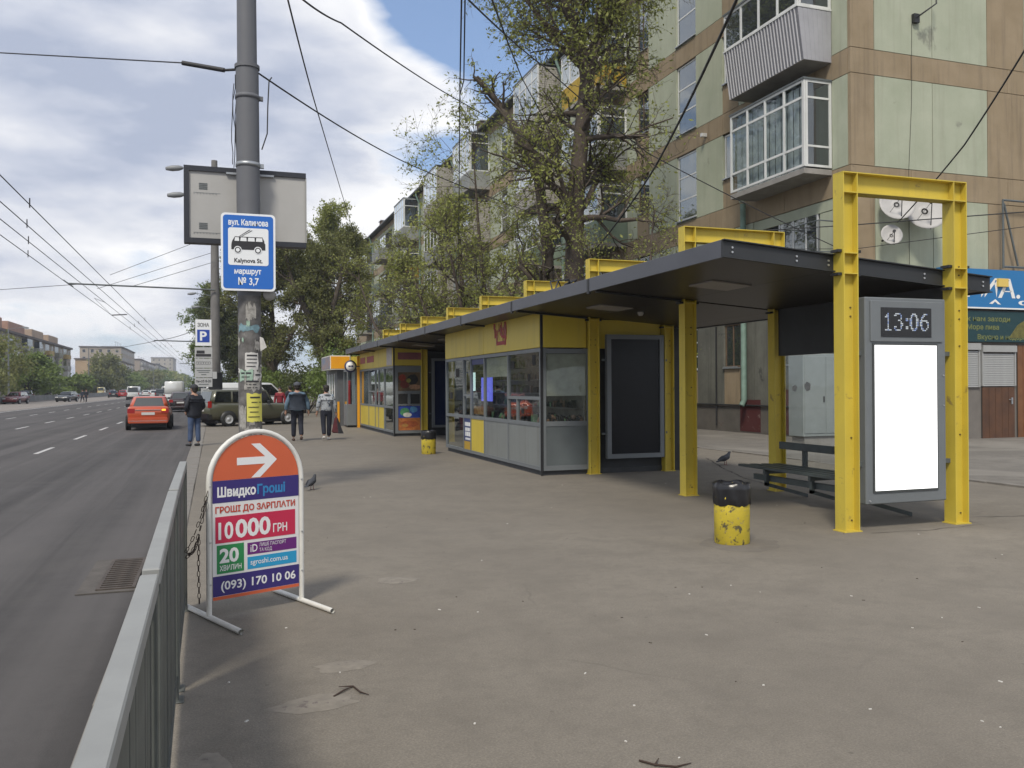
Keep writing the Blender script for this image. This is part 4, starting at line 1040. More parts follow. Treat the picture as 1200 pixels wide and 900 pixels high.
# chain from the frame to the guardrail
ch = thing('chain', 'rusty link chain tying the folding sign to the guardrail', 'chain', (-0.1, 6.6, .3))
CH = mat('chain_iron',(0.06,0.045,0.038),0.7,0.5,var=0.3,vscale=30)
def link_mesh():
    b = MB(); p = []
    for k in range(13):
        a = 2*math.pi*k/12; p.append((.009*math.cos(a)+0, 0, .013*math.sin(a)+(.007 if math.sin(a) > 0 else -.007)))
    b.tube(p, .0028, 5, cap=False); return b
lk = None
def chain_path(pts, step=.034):
    global lk
    P = [Vector(p) for p in pts]; seg = []; 
    for a, c in zip(P[:-1], P[1:]):
        n = max(1, int((c-a).length/step))
        for k in range(n): seg.append((a + (c-a)*(k+.5)/n, (c-a).normalized()))
    for i, (p, d) in enumerate(seg):
        q = d.to_track_quat('Z', 'Y') @ Matrix.Rotation(math.pi/2*(i % 2)+.3, 4, 'Z').to_quaternion()
        if lk is None:
            b = link_mesh(); o = b.build('link', CH, ch, raw=True)
            lk = o.data
        else: o = share('link', lk, ch, (0,0,0))
        o.location = p - Vector((-0.1,6.6,.3)); o.rotation_mode = 'QUATERNION'; o.rotation_quaternion = q
def sag(a, c, s, n=8): return [tuple(Vector(a).lerp(Vector(c), k/n) - Vector((0,0,s*4*(k/n)*(1-k/n)))) for k in range(n+1)]
chain_path(sag((-.04,6.53,.92),(-.19,6.50,.50),.05)); chain_path(sag((-.05,6.52,.86),(-.18,6.42,.48),.09)); chain_path(sag((-.17,6.45,.50),(-.10,6.50,.60),.04))
chain_path([(-.10,6.5,.62),(-.105,6.5,.4),(-.10,6.5,.13)])

# ================================================================ APARTMENT BUILDING (near)
GREENP = mat('pale_green_render', (0.34,0.37,0.275), 0.85, col2=(0.41,0.435,0.335), vscale=0.9, spots=[((0.24,0.25,0.20),0.66,0.7),((0.19,0.17,0.14),0.74,2.3)], bump=0.12, bscale=18, streak=((0.25,0.245,0.19),.35))
TANP = mat('tan_render', (0.26,0.20,0.125), 0.88, col2=(0.32,0.25,0.165), vscale=1.2, spots=[((0.18,0.14,0.10),0.66,1.2),((0.12,0.10,0.08),0.76,4)], bump=0.15, bscale=20, streak=((0.15,0.115,0.08),.6))
JOINT = mat('panel_joint', (0.05,0.048,0.045), 0.9)
CURT = mat('net_curtain', (0.62,0.65,0.66), 0.9, col2=(0.42,0.45,0.48), vscale=3)
DARKROOM = mat('dark_room', (0.022,0.024,0.027), 0.9, var=0.4, vscale=1)  # near-black that paints the shade of unlit rooms and balcony backs
BRWN = mat('old_brown_frame', (0.13,0.085,0.05), 0.8, var=0.2)
ZINC = mat('zinc_sheet', (0.36,0.36,0.385), 0.5, 0.1, var=0.1, vscale=1.5)
GUTTER = mat('green_pipe', (0.16,0.24,0.20), 0.6, var=0.2, vscale=3, spots=[((0.30,0.31,0.27),0.68,5)])
B = thing('apartment_building', 'five storey panel building in pale green and tan with glazed balconies beyond the shelter', 'apartment building', (17.5, 20.5, 0))
XF, YE, ZT = 17.5, 20.5, 18.9
bands = [(3.85,4.60),(7.22,8.04),(10.72,11.46),(14.25,15.0)]
floors = [(0.95,3.85),(4.60,7.22),(8.04,10.72),(11.46,14.25),(15.0,18.4)]
b = MB(); b.box(XF+.12, 31, YE+.12, 112, -.3, ZT-.1); b.build('wall_core', JOINT, B)
def fpanel(y0, y1, z0, z1, m, name='wall_panel', g=.012, proud=0.0):
    b = MB(); b.box(XF-proud, XF+.118, y0+g, y1-g, z0+g, z1-g); return b.build(name, m, B)
def epanel(x0, x1, z0, z1, m, name='wall_panel', g=.012):
    b = MB(); b.box(x0+g, x1-g, YE, YE+.118, z0+g, z1-g); return b.build(name, m, B)
def window(parent, y0, y1, z0, z1, ups, rails, fm, X=None, curtain_or_room_dark=None, sill=True, fw=.06):
    """window in a wall facing the street; ups = fractions of uprights, rails = fractions of rails"""
    X = XF+.06 if X is None else X
    b = MB()
    b.box(X, X+.05, y0, y0+fw, z0, z1); b.box(X, X+.05, y1-fw, y1, z0, z1); b.box(X, X+.05, y0+fw, y1-fw, z0, z0+fw); b.box(X, X+.05, y0+fw, y1-fw, z1-fw, z1)
    for f in ups: y = y0+(y1-y0)*f; b.box(X+.002, X+.048, y-fw*.45, y+fw*.45, z0+fw, z1-fw)
    for f in rails: z = z0+(z1-z0)*f; b.box(X+.004, X+.046, y0+fw, y1-fw, z-fw*.45, z+fw*.45)
    w = b.build('window', fm, parent)
    U = [0]+list(ups)+[1]; Rr = [0]+list(rails)+[1]
    for a, c in zip(U[:-1], U[1:]):
        for e, g in zip(Rr[:-1], Rr[1:]):
            q = MB(); q.box(X+.02, X+.028, y0+(y1-y0)*a+fw*.5, y0+(y1-y0)*c-fw*.5, z0+(z1-z0)*e+fw*.5, z0+(z1-z0)*g-fw*.5); q.build('pane', WGLASS, w)
    q = MB(); q.box(X+.052, X+.058, y0+.01, y1-.01, z0+.01, z1-.01); q.build('curtain_or_room_dark', curtain_or_room_dark or DARKROOM, w)  # where no cloth hangs, a dark sheet paints the room's shade
    if sill: q = MB(); q.box(XF-.07, XF+.06, y0-.02, y1+.02, z0-.045, z0-.002); q.build('sill', STEEL, w)
    return w
# --- facade columns: (y0, y1, kind)
cols = [(20.5,21.3,'g'),(21.3,25.3,'B'),(25.3,26.15,'g'),(26.15,27.15,'n'),(27.15,28.97,'g'),(28.97,30.42,'s'),(30.42,32.76,'g'),(32.76,33.86,'b'),(33.86,34.8,'g'),
        (34.8,39.2,'B'),(39.2,40.2,'g'),(40.2,41.4,'w'),(41.4,42.2,'g'),(42.2,46.3,'B'),(46.3,47.6,'g'),(47.6,49.4,'w'),(49.4,51.4,'g'),(51.4,52.8,'s'),(52.8,55.0,'g'),(55.0,59.4,'B'),
        (59.4,61.5,'w'),(61.5,64,'g'),(64,68.4,'B'),(68.4,71,'g'),(71,72.8,'w'),(72.8,76,'g'),(76,80.4,'B'),(80.4,84,'w'),(84,88,'g'),(88,92.4,'B'),(92.4,96,'w'),(96,100,'g'),(100,104.4,'B'),(104.4,108,'w'),(108,112,'g')]
bj = [20.5,23.6,27.16,28.1,32.0,36.2,40.2,44.4,48.6,52.8,57,62,68,75,83,92,102,112]
for z0, z1 in bands:
    for a, c in zip(bj[:-1], bj[1:]): fpanel(a if a > 20.5 else YE+.12, c, z0, z1, TANP, 'band_panel', .008, 0.004)
fpanel(YE+.12, 112, 18.4, ZT, TANP, 'band_panel', .008, .004)
PLB = mat('plinth_render', (0.11,0.10,0.088), 0.9, var=0.2, vscale=1.4, spots=[((0.09,0.03,0.03),0.60,0.7)])
fpanel(YE+.12, 112, -.2, .95, PLB, 'plinth')
bal = []
for ci,(y0,y1,k) in enumerate(cols):
    for fi,(z0,z1) in enumerate(floors):
        ya = max(y0, YE+.12)
        if k == 'g' or (k=='B' and fi == 0): fpanel(ya, y1, z0, z1, GREENP if fi else mat('ground_render',(0.125,0.125,0.105),0.9,var=0.25,vscale=1.0,spots=[((0.07,0.07,0.06),0.60,1.3),((0.19,0.18,0.15),0.66,2.6)],streak=((0.06,0.058,0.05),.7)))
        elif k == 's':
            zz0 = z0+.10 if fi else z0+1.3
            window(B, y0, y1, zz0, z1-.02, (), (.32,.66), WHITEP)
            fpanel(y0,y1,z0,zz0-.05,TANP if fi==0 else GREENP)
        elif k == 'n':
            if fi: 
                fpanel(y0,y1,z0,z0+1.02,TANP); window(B, y0+.25, y1-.05, z0+1.06, z1-.05, (), (), WHITEP); fpanel(y0,y0+.24,z0+1.02,z1,GREENP)
            else: fpanel(y0,y1,z0,z0+1.3,TANP); window(B,y0,y1,z0+1.34,z1-.02,(.5,),(),BRWN)
        elif k == 'b':
            fpanel(y0,y1,z0,z0+(1.0 if fi else 1.3),TANP); window(B, y0+.05, y1-.1, z0+(1.04 if fi else 1.34), z1-.05, (.55,), (), BRWN if fi > 1 else WHITEP)
        elif k == 'w':
            w = y1-y0; fpanel(y0,y1,z0,z0+.95,GREENP); window(B, y0+.02, y1-.02, z0+1.0, z1-.25, (.33,.66) if w > 1.5 else (.5,), (), WHITEP if (ci+fi)%3 else BRWN, curtain_or_room_dark=CURT if (ci*fi)%4==1 else None); fpanel(y0,y1,z1-.23,z1,GREENP)
        elif k == 'B' and fi:
            fpanel(y0,y1,z1-.35,z1,GREENP,proud=-.02)
            fpanel(y0,y0+.6,z0,z1-.35,GREENP,proud=-.02); 
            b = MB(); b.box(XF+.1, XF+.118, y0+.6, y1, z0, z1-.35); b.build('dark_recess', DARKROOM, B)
            bal.append((y0,y1,fi,z0,z1))
# balconies
def balcony(y0, y1, X0, zf, style, ztop=None):
    """X0 = outer face; zf = floor level; zf+1.05 parapet; glazed to zf+2.6"""
    sl_ = MB(); sl_.box(X0, XF-.002, y0, y1, zf-.16, zf); 
    par = thing_part = None
    fm = WHITEP
    zp = zf+1.02; zt = zf+(2.62 if zf < 14.5 or style == 'yellow' else 3.55)
    o = MB(); o.box(X0, XF-.002, y0, y1, zf-.16, zf-.002); bo = o.build('balcony', CONC, B)
    if style in ('clad','clad_glazed','brick','yellow','plain','green'):
        m = {'clad':ZINC,'clad_glazed':ZINC,'brick':mat('white_brick',(0.36,0.34,0.30),0.9,var=0.12,vscale=5),'yellow':mat('flaked_yellow',(0.42,0.28,0.03),0.8,spots=[((0.14,0.15,0.15),0.54,1.1)]),'plain':mat('balcony_grey',(0.24,0.25,0.24),0.85,var=0.15,vscale=1),'green':mat('balcony_green',(0.17,0.22,0.17),0.85,var=0.15,vscale=1)}[style]
        if style == 'clad':           # sheet that leans out towards the top, with ribs
            q = MB(); n = 26; out = .22
            for (A, C) in (((X0,y0),(X0,y1)),):
                for k in range(n):
                    ya = y0+(y1-y0)*k/n; yb = ya+(y1-y0)/n*.66; yc = y0+(y1-y0)*(k+1)/n
                    q.cm = 0; q.hexa([(X0,ya,zf-.15),(X0+.03,ya,zf-.15),(X0+.03,yb,zf-.15),(X0,yb,zf-.15),(X0-out,ya,zp+.35),(X0-out+.03,ya,zp+.35),(X0-out+.03,yb,zp+.35),(X0-out,yb,zp+.35)])
                    q.cm = 1; q.hexa([(X0-.022,yb+.01,zf-.15),(X0+.03,yb,zf-.15),(X0+.03,yc,zf-.15),(X0-.022,yc-.01,zf-.15),(X0-out-.022,yb+.01,zp+.35),(X0-out+.03,yb,zp+.35),(X0-out+.03,yc,zp+.35),(X0-out-.022,yc-.01,zp+.35)])
            stuff(q.build('corrugated_cladding', [mat('zinc_dark',(0.19,0.19,0.21),.5,.1),mat('zinc_rib',(0.58,0.58,0.60),.5,.1)], bo))
            for yy in (y0-.015, y1):
                q = MB(); nx = 7
                for k in range(nx):
                    f0 = k/nx; f1 = (k+.8)/nx; f2 = (k+1)/nx
                    lo = lambda f: X0 + (XF-.01-X0)*f; hi = lambda f: X0-out+.02 + (XF-.01-X0+out-.02)*f
                    q.hexa([(lo(f0),yy,zf-.15),(lo(f1),yy,zf-.15),(lo(f1),yy+.015,zf-.15),(lo(f0),yy+.015,zf-.15),(hi(f0),yy,zp+.35),(hi(f1),yy,zp+.35),(hi(f1),yy+.015,zp+.35),(hi(f0),yy+.015,zp+.35)])
                    q.hexa([(lo(f1),yy+.006,zf-.15),(lo(f2),yy+.006,zf-.15),(lo(f2),yy+.012,zf-.15),(lo(f1),yy+.006+.006,zf-.15),(hi(f1),yy+.006,zp+.35),(hi(f2),yy+.006,zp+.35),(hi(f2),yy+.012,zp+.35),(hi(f1),yy+.012,zp+.35)])
                stuff(q.build('side_cladding', m, bo))
            zp += .36; X0 -= out
            q = MB(); q.box(X0-.03, XF-.01, y0-.03, y1+.02, zp-.0, zp+.05); q.build('ledge', WHITEP, bo)
            zp += .05
        elif style == 'brick':
            q = MB(); q.box(X0+.04, XF-.01, y0+.04, y0+.08, zf, zt); q.box(X0+.04, X0+.08, y0+.08, y1-.04, zf, zp); q.build('backing', JOINT, bo)
            q = MB(); rr = random.Random(int(y0*10+zf))
            h = .115; n = int((zt-zf)/h)
            for r_ in range(n):
                z = zf+r_*h; x = X0 - (0 if r_%2 else .12)
                while x < XF-.02:
                    xa = max(x+.012, X0+.002); xb = min(x+.25, XF-.02)
                    if xb > xa+.03: q.box(xa, xb, y0+rr.uniform(.0,.012), y0+.039, z+.008, z+h-.006)
                    x += .25
                if z < zp:
                    y = y0 + (0 if r_%2 else .12)
                    while y < y1:
                        ya = y+.01; yb = min(y+.25, y1-.02)
                        if yb > ya+.03: q.box(X0+rr.uniform(.0,.012), X0+.039, ya, yb, z+.008, z+h-.006)
                        y += .25
            stuff(q.build('brick', m, bo))
        else:
            q = MB(); q.box(X0, X0+.05, y0, y1, zf, zp); q.build('parapet', m, bo)
            q = MB(); q.box(X0+.051, XF-.01, y0, y0+.05, zf, zp); q.build('parapet_side', m, bo)
            q = MB(); q.box(X0+.051, XF-.01, y1-.05, y1, zf, zp); q.build('parapet_side', m, bo)
    if style == 'rail':
        q = MB(); q.box(X0,X0+.03,y0,y1,zp-.03,zp); q.box(X0+.031,XF-.01,y0,y0+.03,zp-.03,zp)
        for k in range(18): yy = y0+(y1-y0)*k/18; q.box(X0+.008,X0+.022,yy,yy+.015,zf,zp-.03)
        stuff(q.build('railing', GREYD, bo)); return bo
    if style == 'full': zp = zf+.05
    if style in ('green','plain') and random.random() < .35: return bo
    # glazing
    n = 4
    q = MB()
    q.box(X0+.0,X0+.06,y0,y0+.10,zp,zt); q.box(X0,X0+.06,y1-.08,y1,zp,zt); q.box(X0+.002,X0+.058,y0+.10,y1-.08,zt-.07,zt); q.box(X0+.002,X0+.058,y0+.10,y1-.08,zp,zp+.07)
    for k in range(1,n): yy = y0+(y1-y0)*k/n; q.box(X0+.004,X0+.056,yy-.04,yy+.04,zp+.07,zt-.07)
    rails = (.24,.80) if style == 'full' else (.74,)
    if style != 'clad':
        for f in rails: z = zp+(zt-zp)*f; q.box(X0+.006,X0+.054,y0+.10,y1-.08,z-.035,z+.035)
    q.build('glazing_frame', fm, bo)
    zs = [zp]+[zp+(zt-zp)*f for f in (rails if style!='clad' else ())]+[zt]
    for k in range(n):
        for e, g in zip(zs[:-1], zs[1:]):
            q = MB(); q.box(X0+.028,X0+.034,y0+(y1-y0)*k/n+.05,y0+(y1-y0)*(k+1)/n-.05,e+.04,g-.04); q.build('pane', KGLASS if style == 'full' else WGLASS, bo)
    q = MB()
    for k in range(24):
        ya = y0+.12+(y1-y0-.24)*k/24; q.box(X0+.16+.03*(k%2),X0+.17+.03*(k%2),ya,ya+(y1-y0-.24)/24,zp,zt-.1)
    if style in ('full','clad_glazed') : q.build('curtain_or_room_dark', CURT, bo)
    if style != 'brick':
        q = MB(); q.box(X0+.07,X0+.14,y0,y0+.05,zp,zt); q.box(XF-.10,XF-.01,y0,y0+.05,zp,zt); q.box(X0+.14,XF-.10,y0+.002,y0+.048,zt-.07,zt); q.box(X0+.14,XF-.10,y0+.002,y0+.048,zp,zp+.07)
        for f in rails:
            z = zp+(zt-zp)*f; q.box(X0+.14,XF-.10,y0+.004,y0+.046,z-.03,z+.03)
        q.build('side_frame', fm, bo)
        zs = [zp]+[zp+(zt-zp)*f for f in rails]+[zt]
        for e, g in zip(zs[:-1], zs[1:]):
            q = MB(); q.box(X0+.15,XF-.11,y0+.02,y0+.026,e+.035,g-.035); q.build('pane', WGLASS, bo)
    q = MB(); q.box(X0-.03,XF-.002,y0-.03,y1+.03,zt+.002,zt+.06); q.build('roof_sheet', GREYD, bo)
    return bo
styles = {21.3:['rail','full','clad','plain'],34.8:['green','green','plain','yellow'],42.2:['plain','green','brick','brick'],55.0:['brick','plain','brick','plain'],64:['plain','brick','plain','brick'],76:['clad_glazed','plain','yellow','plain'],88:['plain','plain','green','plain'],100:['plain','rail','plain','plain']}
for (y0,y1,fi,z0,z1) in bal:
    st = styles[y0][fi-1]
    X0 = 16.50 if y0 < 30 else 16.08
    zf = z0-.05
    if st == 'full': zf = 8.06
    ya, yb = (y0, y1-.15) if y0 < 30 else (y0, y1-.2)
    if st == 'rail' and y0 < 30: ya, yb, X0 = 21.0, 22.6, 16.7
    balcony(ya, yb, X0, zf, st)
# yellowish board + cage on the small first floor balcony
b = MB(); b.box(16.66,16.69,21.02,22.58,4.55,5.0); b.build('balcony_board', mat('cream_board',(0.42,0.38,0.27),0.7,var=0.1), B)
window(B, 22.0, 23.95, 4.95, 7.18, (.3,.62), (), WHITEP, X=XF+.03, sill=False)
b = MB()
for p in (((16.7,20.95,4.9),(16.7,20.95,6.45)),((16.7,22.55,4.9),(16.7,22.55,6.45)),((16.7,20.95,6.45),(16.7,22.55,6.45)),((16.7,20.95,6.45),(17.45,20.95,6.45)),((16.7,22.55,6.45),(17.45,22.55,6.45))): b.tube(p,.022,5)
b.build('balcony_cage', GREYD, B)
# corner strip, end wall
EJ = [(17.5,18.36,'t'),(18.36,20.52,'g'),(20.52,22.68,'g'),(22.68,24.2,'t'),(24.2,26.4,'g'),(26.4,28.5,'g'),(28.5,31,'t')]
for z0, z1 in floors:
    for x0, x1, k in EJ: epanel(x0, x1, z0, z1, TANP if k=='t' else GREENP)
for z0, z1 in bands+[(18.4,ZT)]:
    for a, c in ((17.5,19.7),(19.7,23.5),(23.5,27.2),(27.2,31)): epanel(a, c, z0, z1, TANP, 'band_panel', .008)
epanel(17.5,31,-.2,.95,PLB,'plinth')
# roof slab, eaves, downpipes, chimneys
b = MB(); b.box(16.95,31.6,20.0,112.4,ZT+.002,ZT+.14); b.build('roof', mat('roof_edge',(0.07,0.07,0.075),0.7), B)
b = MB(); b.tube([(17.0,20,ZT+.1),(17.0,112,ZT+.1)],.09,6); b.build('gutter', GREYD, B)
for y in (42.0, 63.2, 75.2, 99.2):
    b = MB(); b.tube([(17.05,y,ZT),(17.05,y,ZT-.25),(17.36,y,ZT-1.0),(17.36,y,.4)],.085,8); b.build('downpipe', GUTTER, B)
b = MB(); b.tube([(17.30,25.62,7.9),(17.30,25.62,1.15),(17.2,25.62,.95)],.10,10); b.build('downpipe', GUTTER, B)
for y in (58.5, 61.5, 73, 86, 97): 
    b = MB(); b.box(18.0,18.9,y,y+1.2,ZT+.145,ZT+1.5); b.build('chimney', mat('chimney_brick',(0.16,0.12,0.09),0.9,var=0.2,vscale=4), B)
    b = MB(); b.box(17.9,19.0,y-.1,y+1.3,ZT+1.55,ZT+1.62); b.build('chimney_cap', ZINC, B)
# pipes, patches and brackets on the walls
DARKR = mat('old_red_paint', (0.075,0.016,0.016), 0.85, spots=[((0.22,0.17,0.15),0.62,3.0)])
b = MB(); b.box(XF-.012,XF-.006,24.95,26.15,.05,1.15); b.build('red_paint_patch', DARKR, B)
b = MB(); b.box(XF-.012,XF-.006,19.0+2.0,23.6,.05,1.5); b.build('red_paint_patch', DARKR, B)
b = MB(); b.tube([(XF-.05,24.35,.2),(XF-.05,24.35,3.8)],.035,6); b.tube([(XF-.05,27.6,.2),(XF-.05,27.6,3.8)],.03,6); b.tube([(XF-.05,20.8,.95),(XF-.05,34,.95)],.03,6); b.build('service_pipe', BLACK, B)
b = MB(); b.box(XF-.03,XF-.005,26.3,27.2,2.26,2.32); b.box(XF-.03,XF-.005,21.6,23.6,2.26,2.32); b.build('sill_strip', STEEL, B)
b = MB(); b.tube([(19.85,YE-.02,12.55),(19.85,YE-.35,12.6),(20.35,YE-.35,12.95),(20.35,YE-.35,13.4)],.025,6); b.box(19.75,19.95,YE-.12,YE-.002,12.42,12.68); b.build('wall_bracket', BLACK, B)
b = MB(); b.tube([(19.75,YE-.012,12.4),(19.72,YE-.012,10),(19.6,YE-.012,8.0)],.008,4); b.tube([(19.6,YE-.012,8),(19.6,YE-.012,4.5)],.008,4); b.build('wall_cable', BLACK, B)
b = MB(); b.box(XF-.22,XF-.002,28.2,28.32,10.95,11.08); b.build('wall_lamp', WHITEP, B)
# satellite dishes
def dish(x, z, r, label):
    t = thing('satellite_dish', label, 'satellite dish', (x, YE-.6, z-r), 0, 'satellite dishes on the end wall')
    b = MB(); n = 24; rings = 6; vs = [(0,0,0)]; 
    for k in range(1,rings+1):
        q = r*k/rings
        for j in range(n): a = 2*math.pi*j/n; vs.append((q*math.cos(a), -.22*(q/r)**2*r, q*math.sin(a)*1.08))
    M_ = Matrix.Translation((x, YE-.42, z)) @ Matrix.Rotation(R(-22),4,'X') @ Matrix.Rotation(R(-26),4,'Z')
    b.M = M_; b.smooth = True
    fs = [(0,1+j,1+(j+1)%n) for j in range(n)] + [(1+k*n+j,1+k*n+(j+1)%n,1+(k+1)*n+(j+1)%n,1+(k+1)*n+j) for k in range(rings-1) for j in range(n)]
    b.add(vs, fs); o = b.build('reflector', mat('dish_grey',(0.42,0.41,0.40),0.6,var=0.08), t, recalc=False)
    md = o.modifiers.new('thick','SOLIDIFY'); md.thickness = .012
    b = MB(); b.tube([tuple(M_@Vector((0,0,-r))), tuple(M_@Vector((0,-r*1.1,-r*.1)))],.014,5); b.tube([tuple(M_@Vector((-r*.6,0,-r*.5))), tuple(M_@Vector((0,-r*1.1,-r*.1)))],.008,4); b.build('feed_arm', BLACK, t)
    b = MB(); b.cyl(tuple(M_@Vector((0,-r*1.1,-r*.1))), tuple(M_@Vector((0,-r*.95,-r*.08))), .045,.045,10); b.build('feed_head', BLACK, t)
    b = MB(); b.tube([tuple(M_@Vector((0,.02,0))), (x,YE-.05,z-.1)],.03,6); b.build('wall_mount', BLACK, t)
dish(18.75,6.85,.50,'tall pale satellite dish, left of the two large ones on the end wall')
dish(19.78,6.72,.60,'large pale satellite dish, right of the two large ones on the end wall')
dish(18.55,5.95,.30,'small satellite dish below the two large ones')
# window grille frame above shop
b = MB()
for p in (((23.0,YE-.25,5.2),(23.0,YE-.25,7.3)),((24.4,YE-.25,5.2),(24.4,YE-.25,7.3)),((23.0,YE-.25,7.3),(24.4,YE-.25,7.3)),((23.0,YE-.25,5.25),(24.4,YE-.25,5.25)),((23.05,YE-.25,7.2),(23.6,YE-.25,5.3))): b.tube(p,.035,5)
b.build('cable_frame', GREYD, B)

# ---- shop
SH = thing('shop_front', 'small corner shop with brown doors, roller shutters and a blue sign behind the shelter', 'shop', (24.5,20.3,0))
b = MB(); b.box(20.4,30,20.3,20.49,-.05,3.9); b.build('wall', mat('shop_wall',(0.17,0.155,0.14),0.9,var=0.15,vscale=1.5), SH)
SHU = mat('shutter_grey', (0.33,0.335,0.33), 0.5, var=0.05)
def shutter(x0, x1, z0, z1):
    b = MB(); b.box(x0,x1,20.18,20.298,z1-.20,z1); so_ = b.build('shutter', SHU, SH)
    q = MB(); q.box(x0,x0+.05,20.22,20.298,z0,z1-.202); q.box(x1-.05,x1,20.22,20.298,z0,z1-.202); q.build('guide', SHU, so_)
    n = int((z1-.2-z0)/.055); me = None
    for i in range(n):
        z = z0+.055*i
        if me is None:
            q = MB(); q.hexa([(x0+.055,20.235,z),(x1-.055,20.235,z),(x1-.055,20.28,z),(x0+.055,20.28,z),(x0+.055,20.25,z+.05),(x1-.055,20.25,z+.05),(x1-.055,20.28,z+.05),(x0+.055,20.28,z+.05)]); o = q.build('slat', SHU, so_); me = o.data
        else: share('slat', me, so_, (0,0,.055*i))
shutter(20.7,22.02,1.55,2.88); shutter(22.10,23.46,1.58,2.82)
DOOR = mat('brown_door', (0.115,0.052,0.025), 0.6, col2=(0.075,0.036,0.02), vscale=2.5); DOOR2 = mat('varnished_door', (0.20,0.085,0.03), 0.45, col2=(0.14,0.055,0.02), vscale=3)
def door(x0, x1, z1, m, n=5):
    b = MB(); b.box(x0,x1,20.262,20.298,-.02,z1); d = b.build('door', JOINT, SH)
    w = (x1-x0)/n
    for k in range(n): q = MB(); q.box(x0+w*k+.006,x0+w*(k+1)-.006,20.245,20.262,-.01,z1-.01); q.build('door_plank', m, d)
    q = MB(); q.box(x1-.16,x1-.10,20.215,20.244,1.02,1.22); q.tube([(x1-.13,20.2,1.16),(x1-.28,20.2,1.16)],.014,5); q.build('handle', STEEL, d)
door(22.12,23.42,1.55,DOOR); door(23.55,24.6,2.85,DOOR2)
shutter(24.9,26.4,1.2,2.85)
b = MB(); b.box(20.4,29,20.10,20.298,3.92,5.12); sb = b.build('sign_board', mat('shop_blue',(0.012,0.16,0.40),0.45), SH)
b = MB(); b.box(20.4,29,20.09,20.10,3.92,3.965); b.build('sign_edge', WHITE, SH)
lettering('ЕГИА.', .56, WHITE, sb, (20.75,20.095,4.28), (1,0,0), (0,0,1), 2.75, .02, shear=.10)
b = MB(); b.prism([(22.25,4.08),(22.5,4.22),(22.72,4.06),(22.6,4.07),(22.48,4.15),(22.38,4.07)],'y',20.094,20.099); b.build('roof_emblem', WHITE, sb)
b = MB(); b.prism(ell(23.62,4.13,.19,.07,18,0),'y',20.0945,20.099); b.build('oval_emblem', WHITE, sb)
b = MB(); b.prism(ell(23.62,4.13,.06,.045,12,0),'y',20.091,20.094); b.build('oval_emblem', mat('shop_blue',(0,0,0)), sb)
b = MB(); b.box(20.45,29,20.16,20.298,2.92,3.86); bn = b.build('banner', mat('banner_teal',(0.008,0.042,0.050),0.6), SH)
BT = mat('banner_lettering',(0.17,0.19,0.06),0.6)
lettering('к нам заходи', .15, BT, bn, (21.45,20.155,3.55), (1,0,0), (0,0,1), 1.7, .02)
lettering('Море пива', .15, BT, bn, (21.45,20.155,3.30), (1,0,0), (0,0,1), 1.25, .02)
lettering('Вкусно и недорого', .15, BT, bn, (21.85,20.155,3.00), (1,0,0), (0,0,1), 2.2, .02)
b = MB(); b.prism([(23.1,3.05),(23.45,3.45),(23.75,3.6),(24.1,3.4),(24.3,3.05)],'y',20.154,20.159); b.build('banner_picture', mat('banner_olive',(0.13,0.12,0.03),0.6,var=0.3,vscale=8), bn)
b = MB(); b.box(22.55,22.95,20.02,20.09,4.60,4.85); b.build('floodlight', mat('lamp_yellow',(0.7,0.5,0.12),0.4), SH)

# ---- grey utility cabinet behind the glass wall
CAB = mat('cabinet_grey', (0.26,0.285,0.28), 0.6, var=0.07, spots=[((0.20,0.20,0.19),0.68,5)])
t = thing('utility_cabinet', 'tall pale grey utility cabinet standing on a base behind the bus shelter', 'cabinet', (14.8,18.8,0))
b = MB(); b.box(14.25,15.35,18.5,19.1,.32,2.45); b.build('body', CAB, t, bevel=.01)
for x0, x1 in ((14.29,14.92),(14.95,15.31)):
    b = MB(); b.box(x0,x1,18.485,18.499,.40,2.38); b.build('door', CAB, t, bevel=.006)
b = MB(); b.box(14.32,15.3,18.55,19.05,0,.318); b.build('base', CONC, t)
b = MB(); b.box(14.86,14.89,18.465,18.484,1.2,1.35); b.build('handle', BLACK, t)

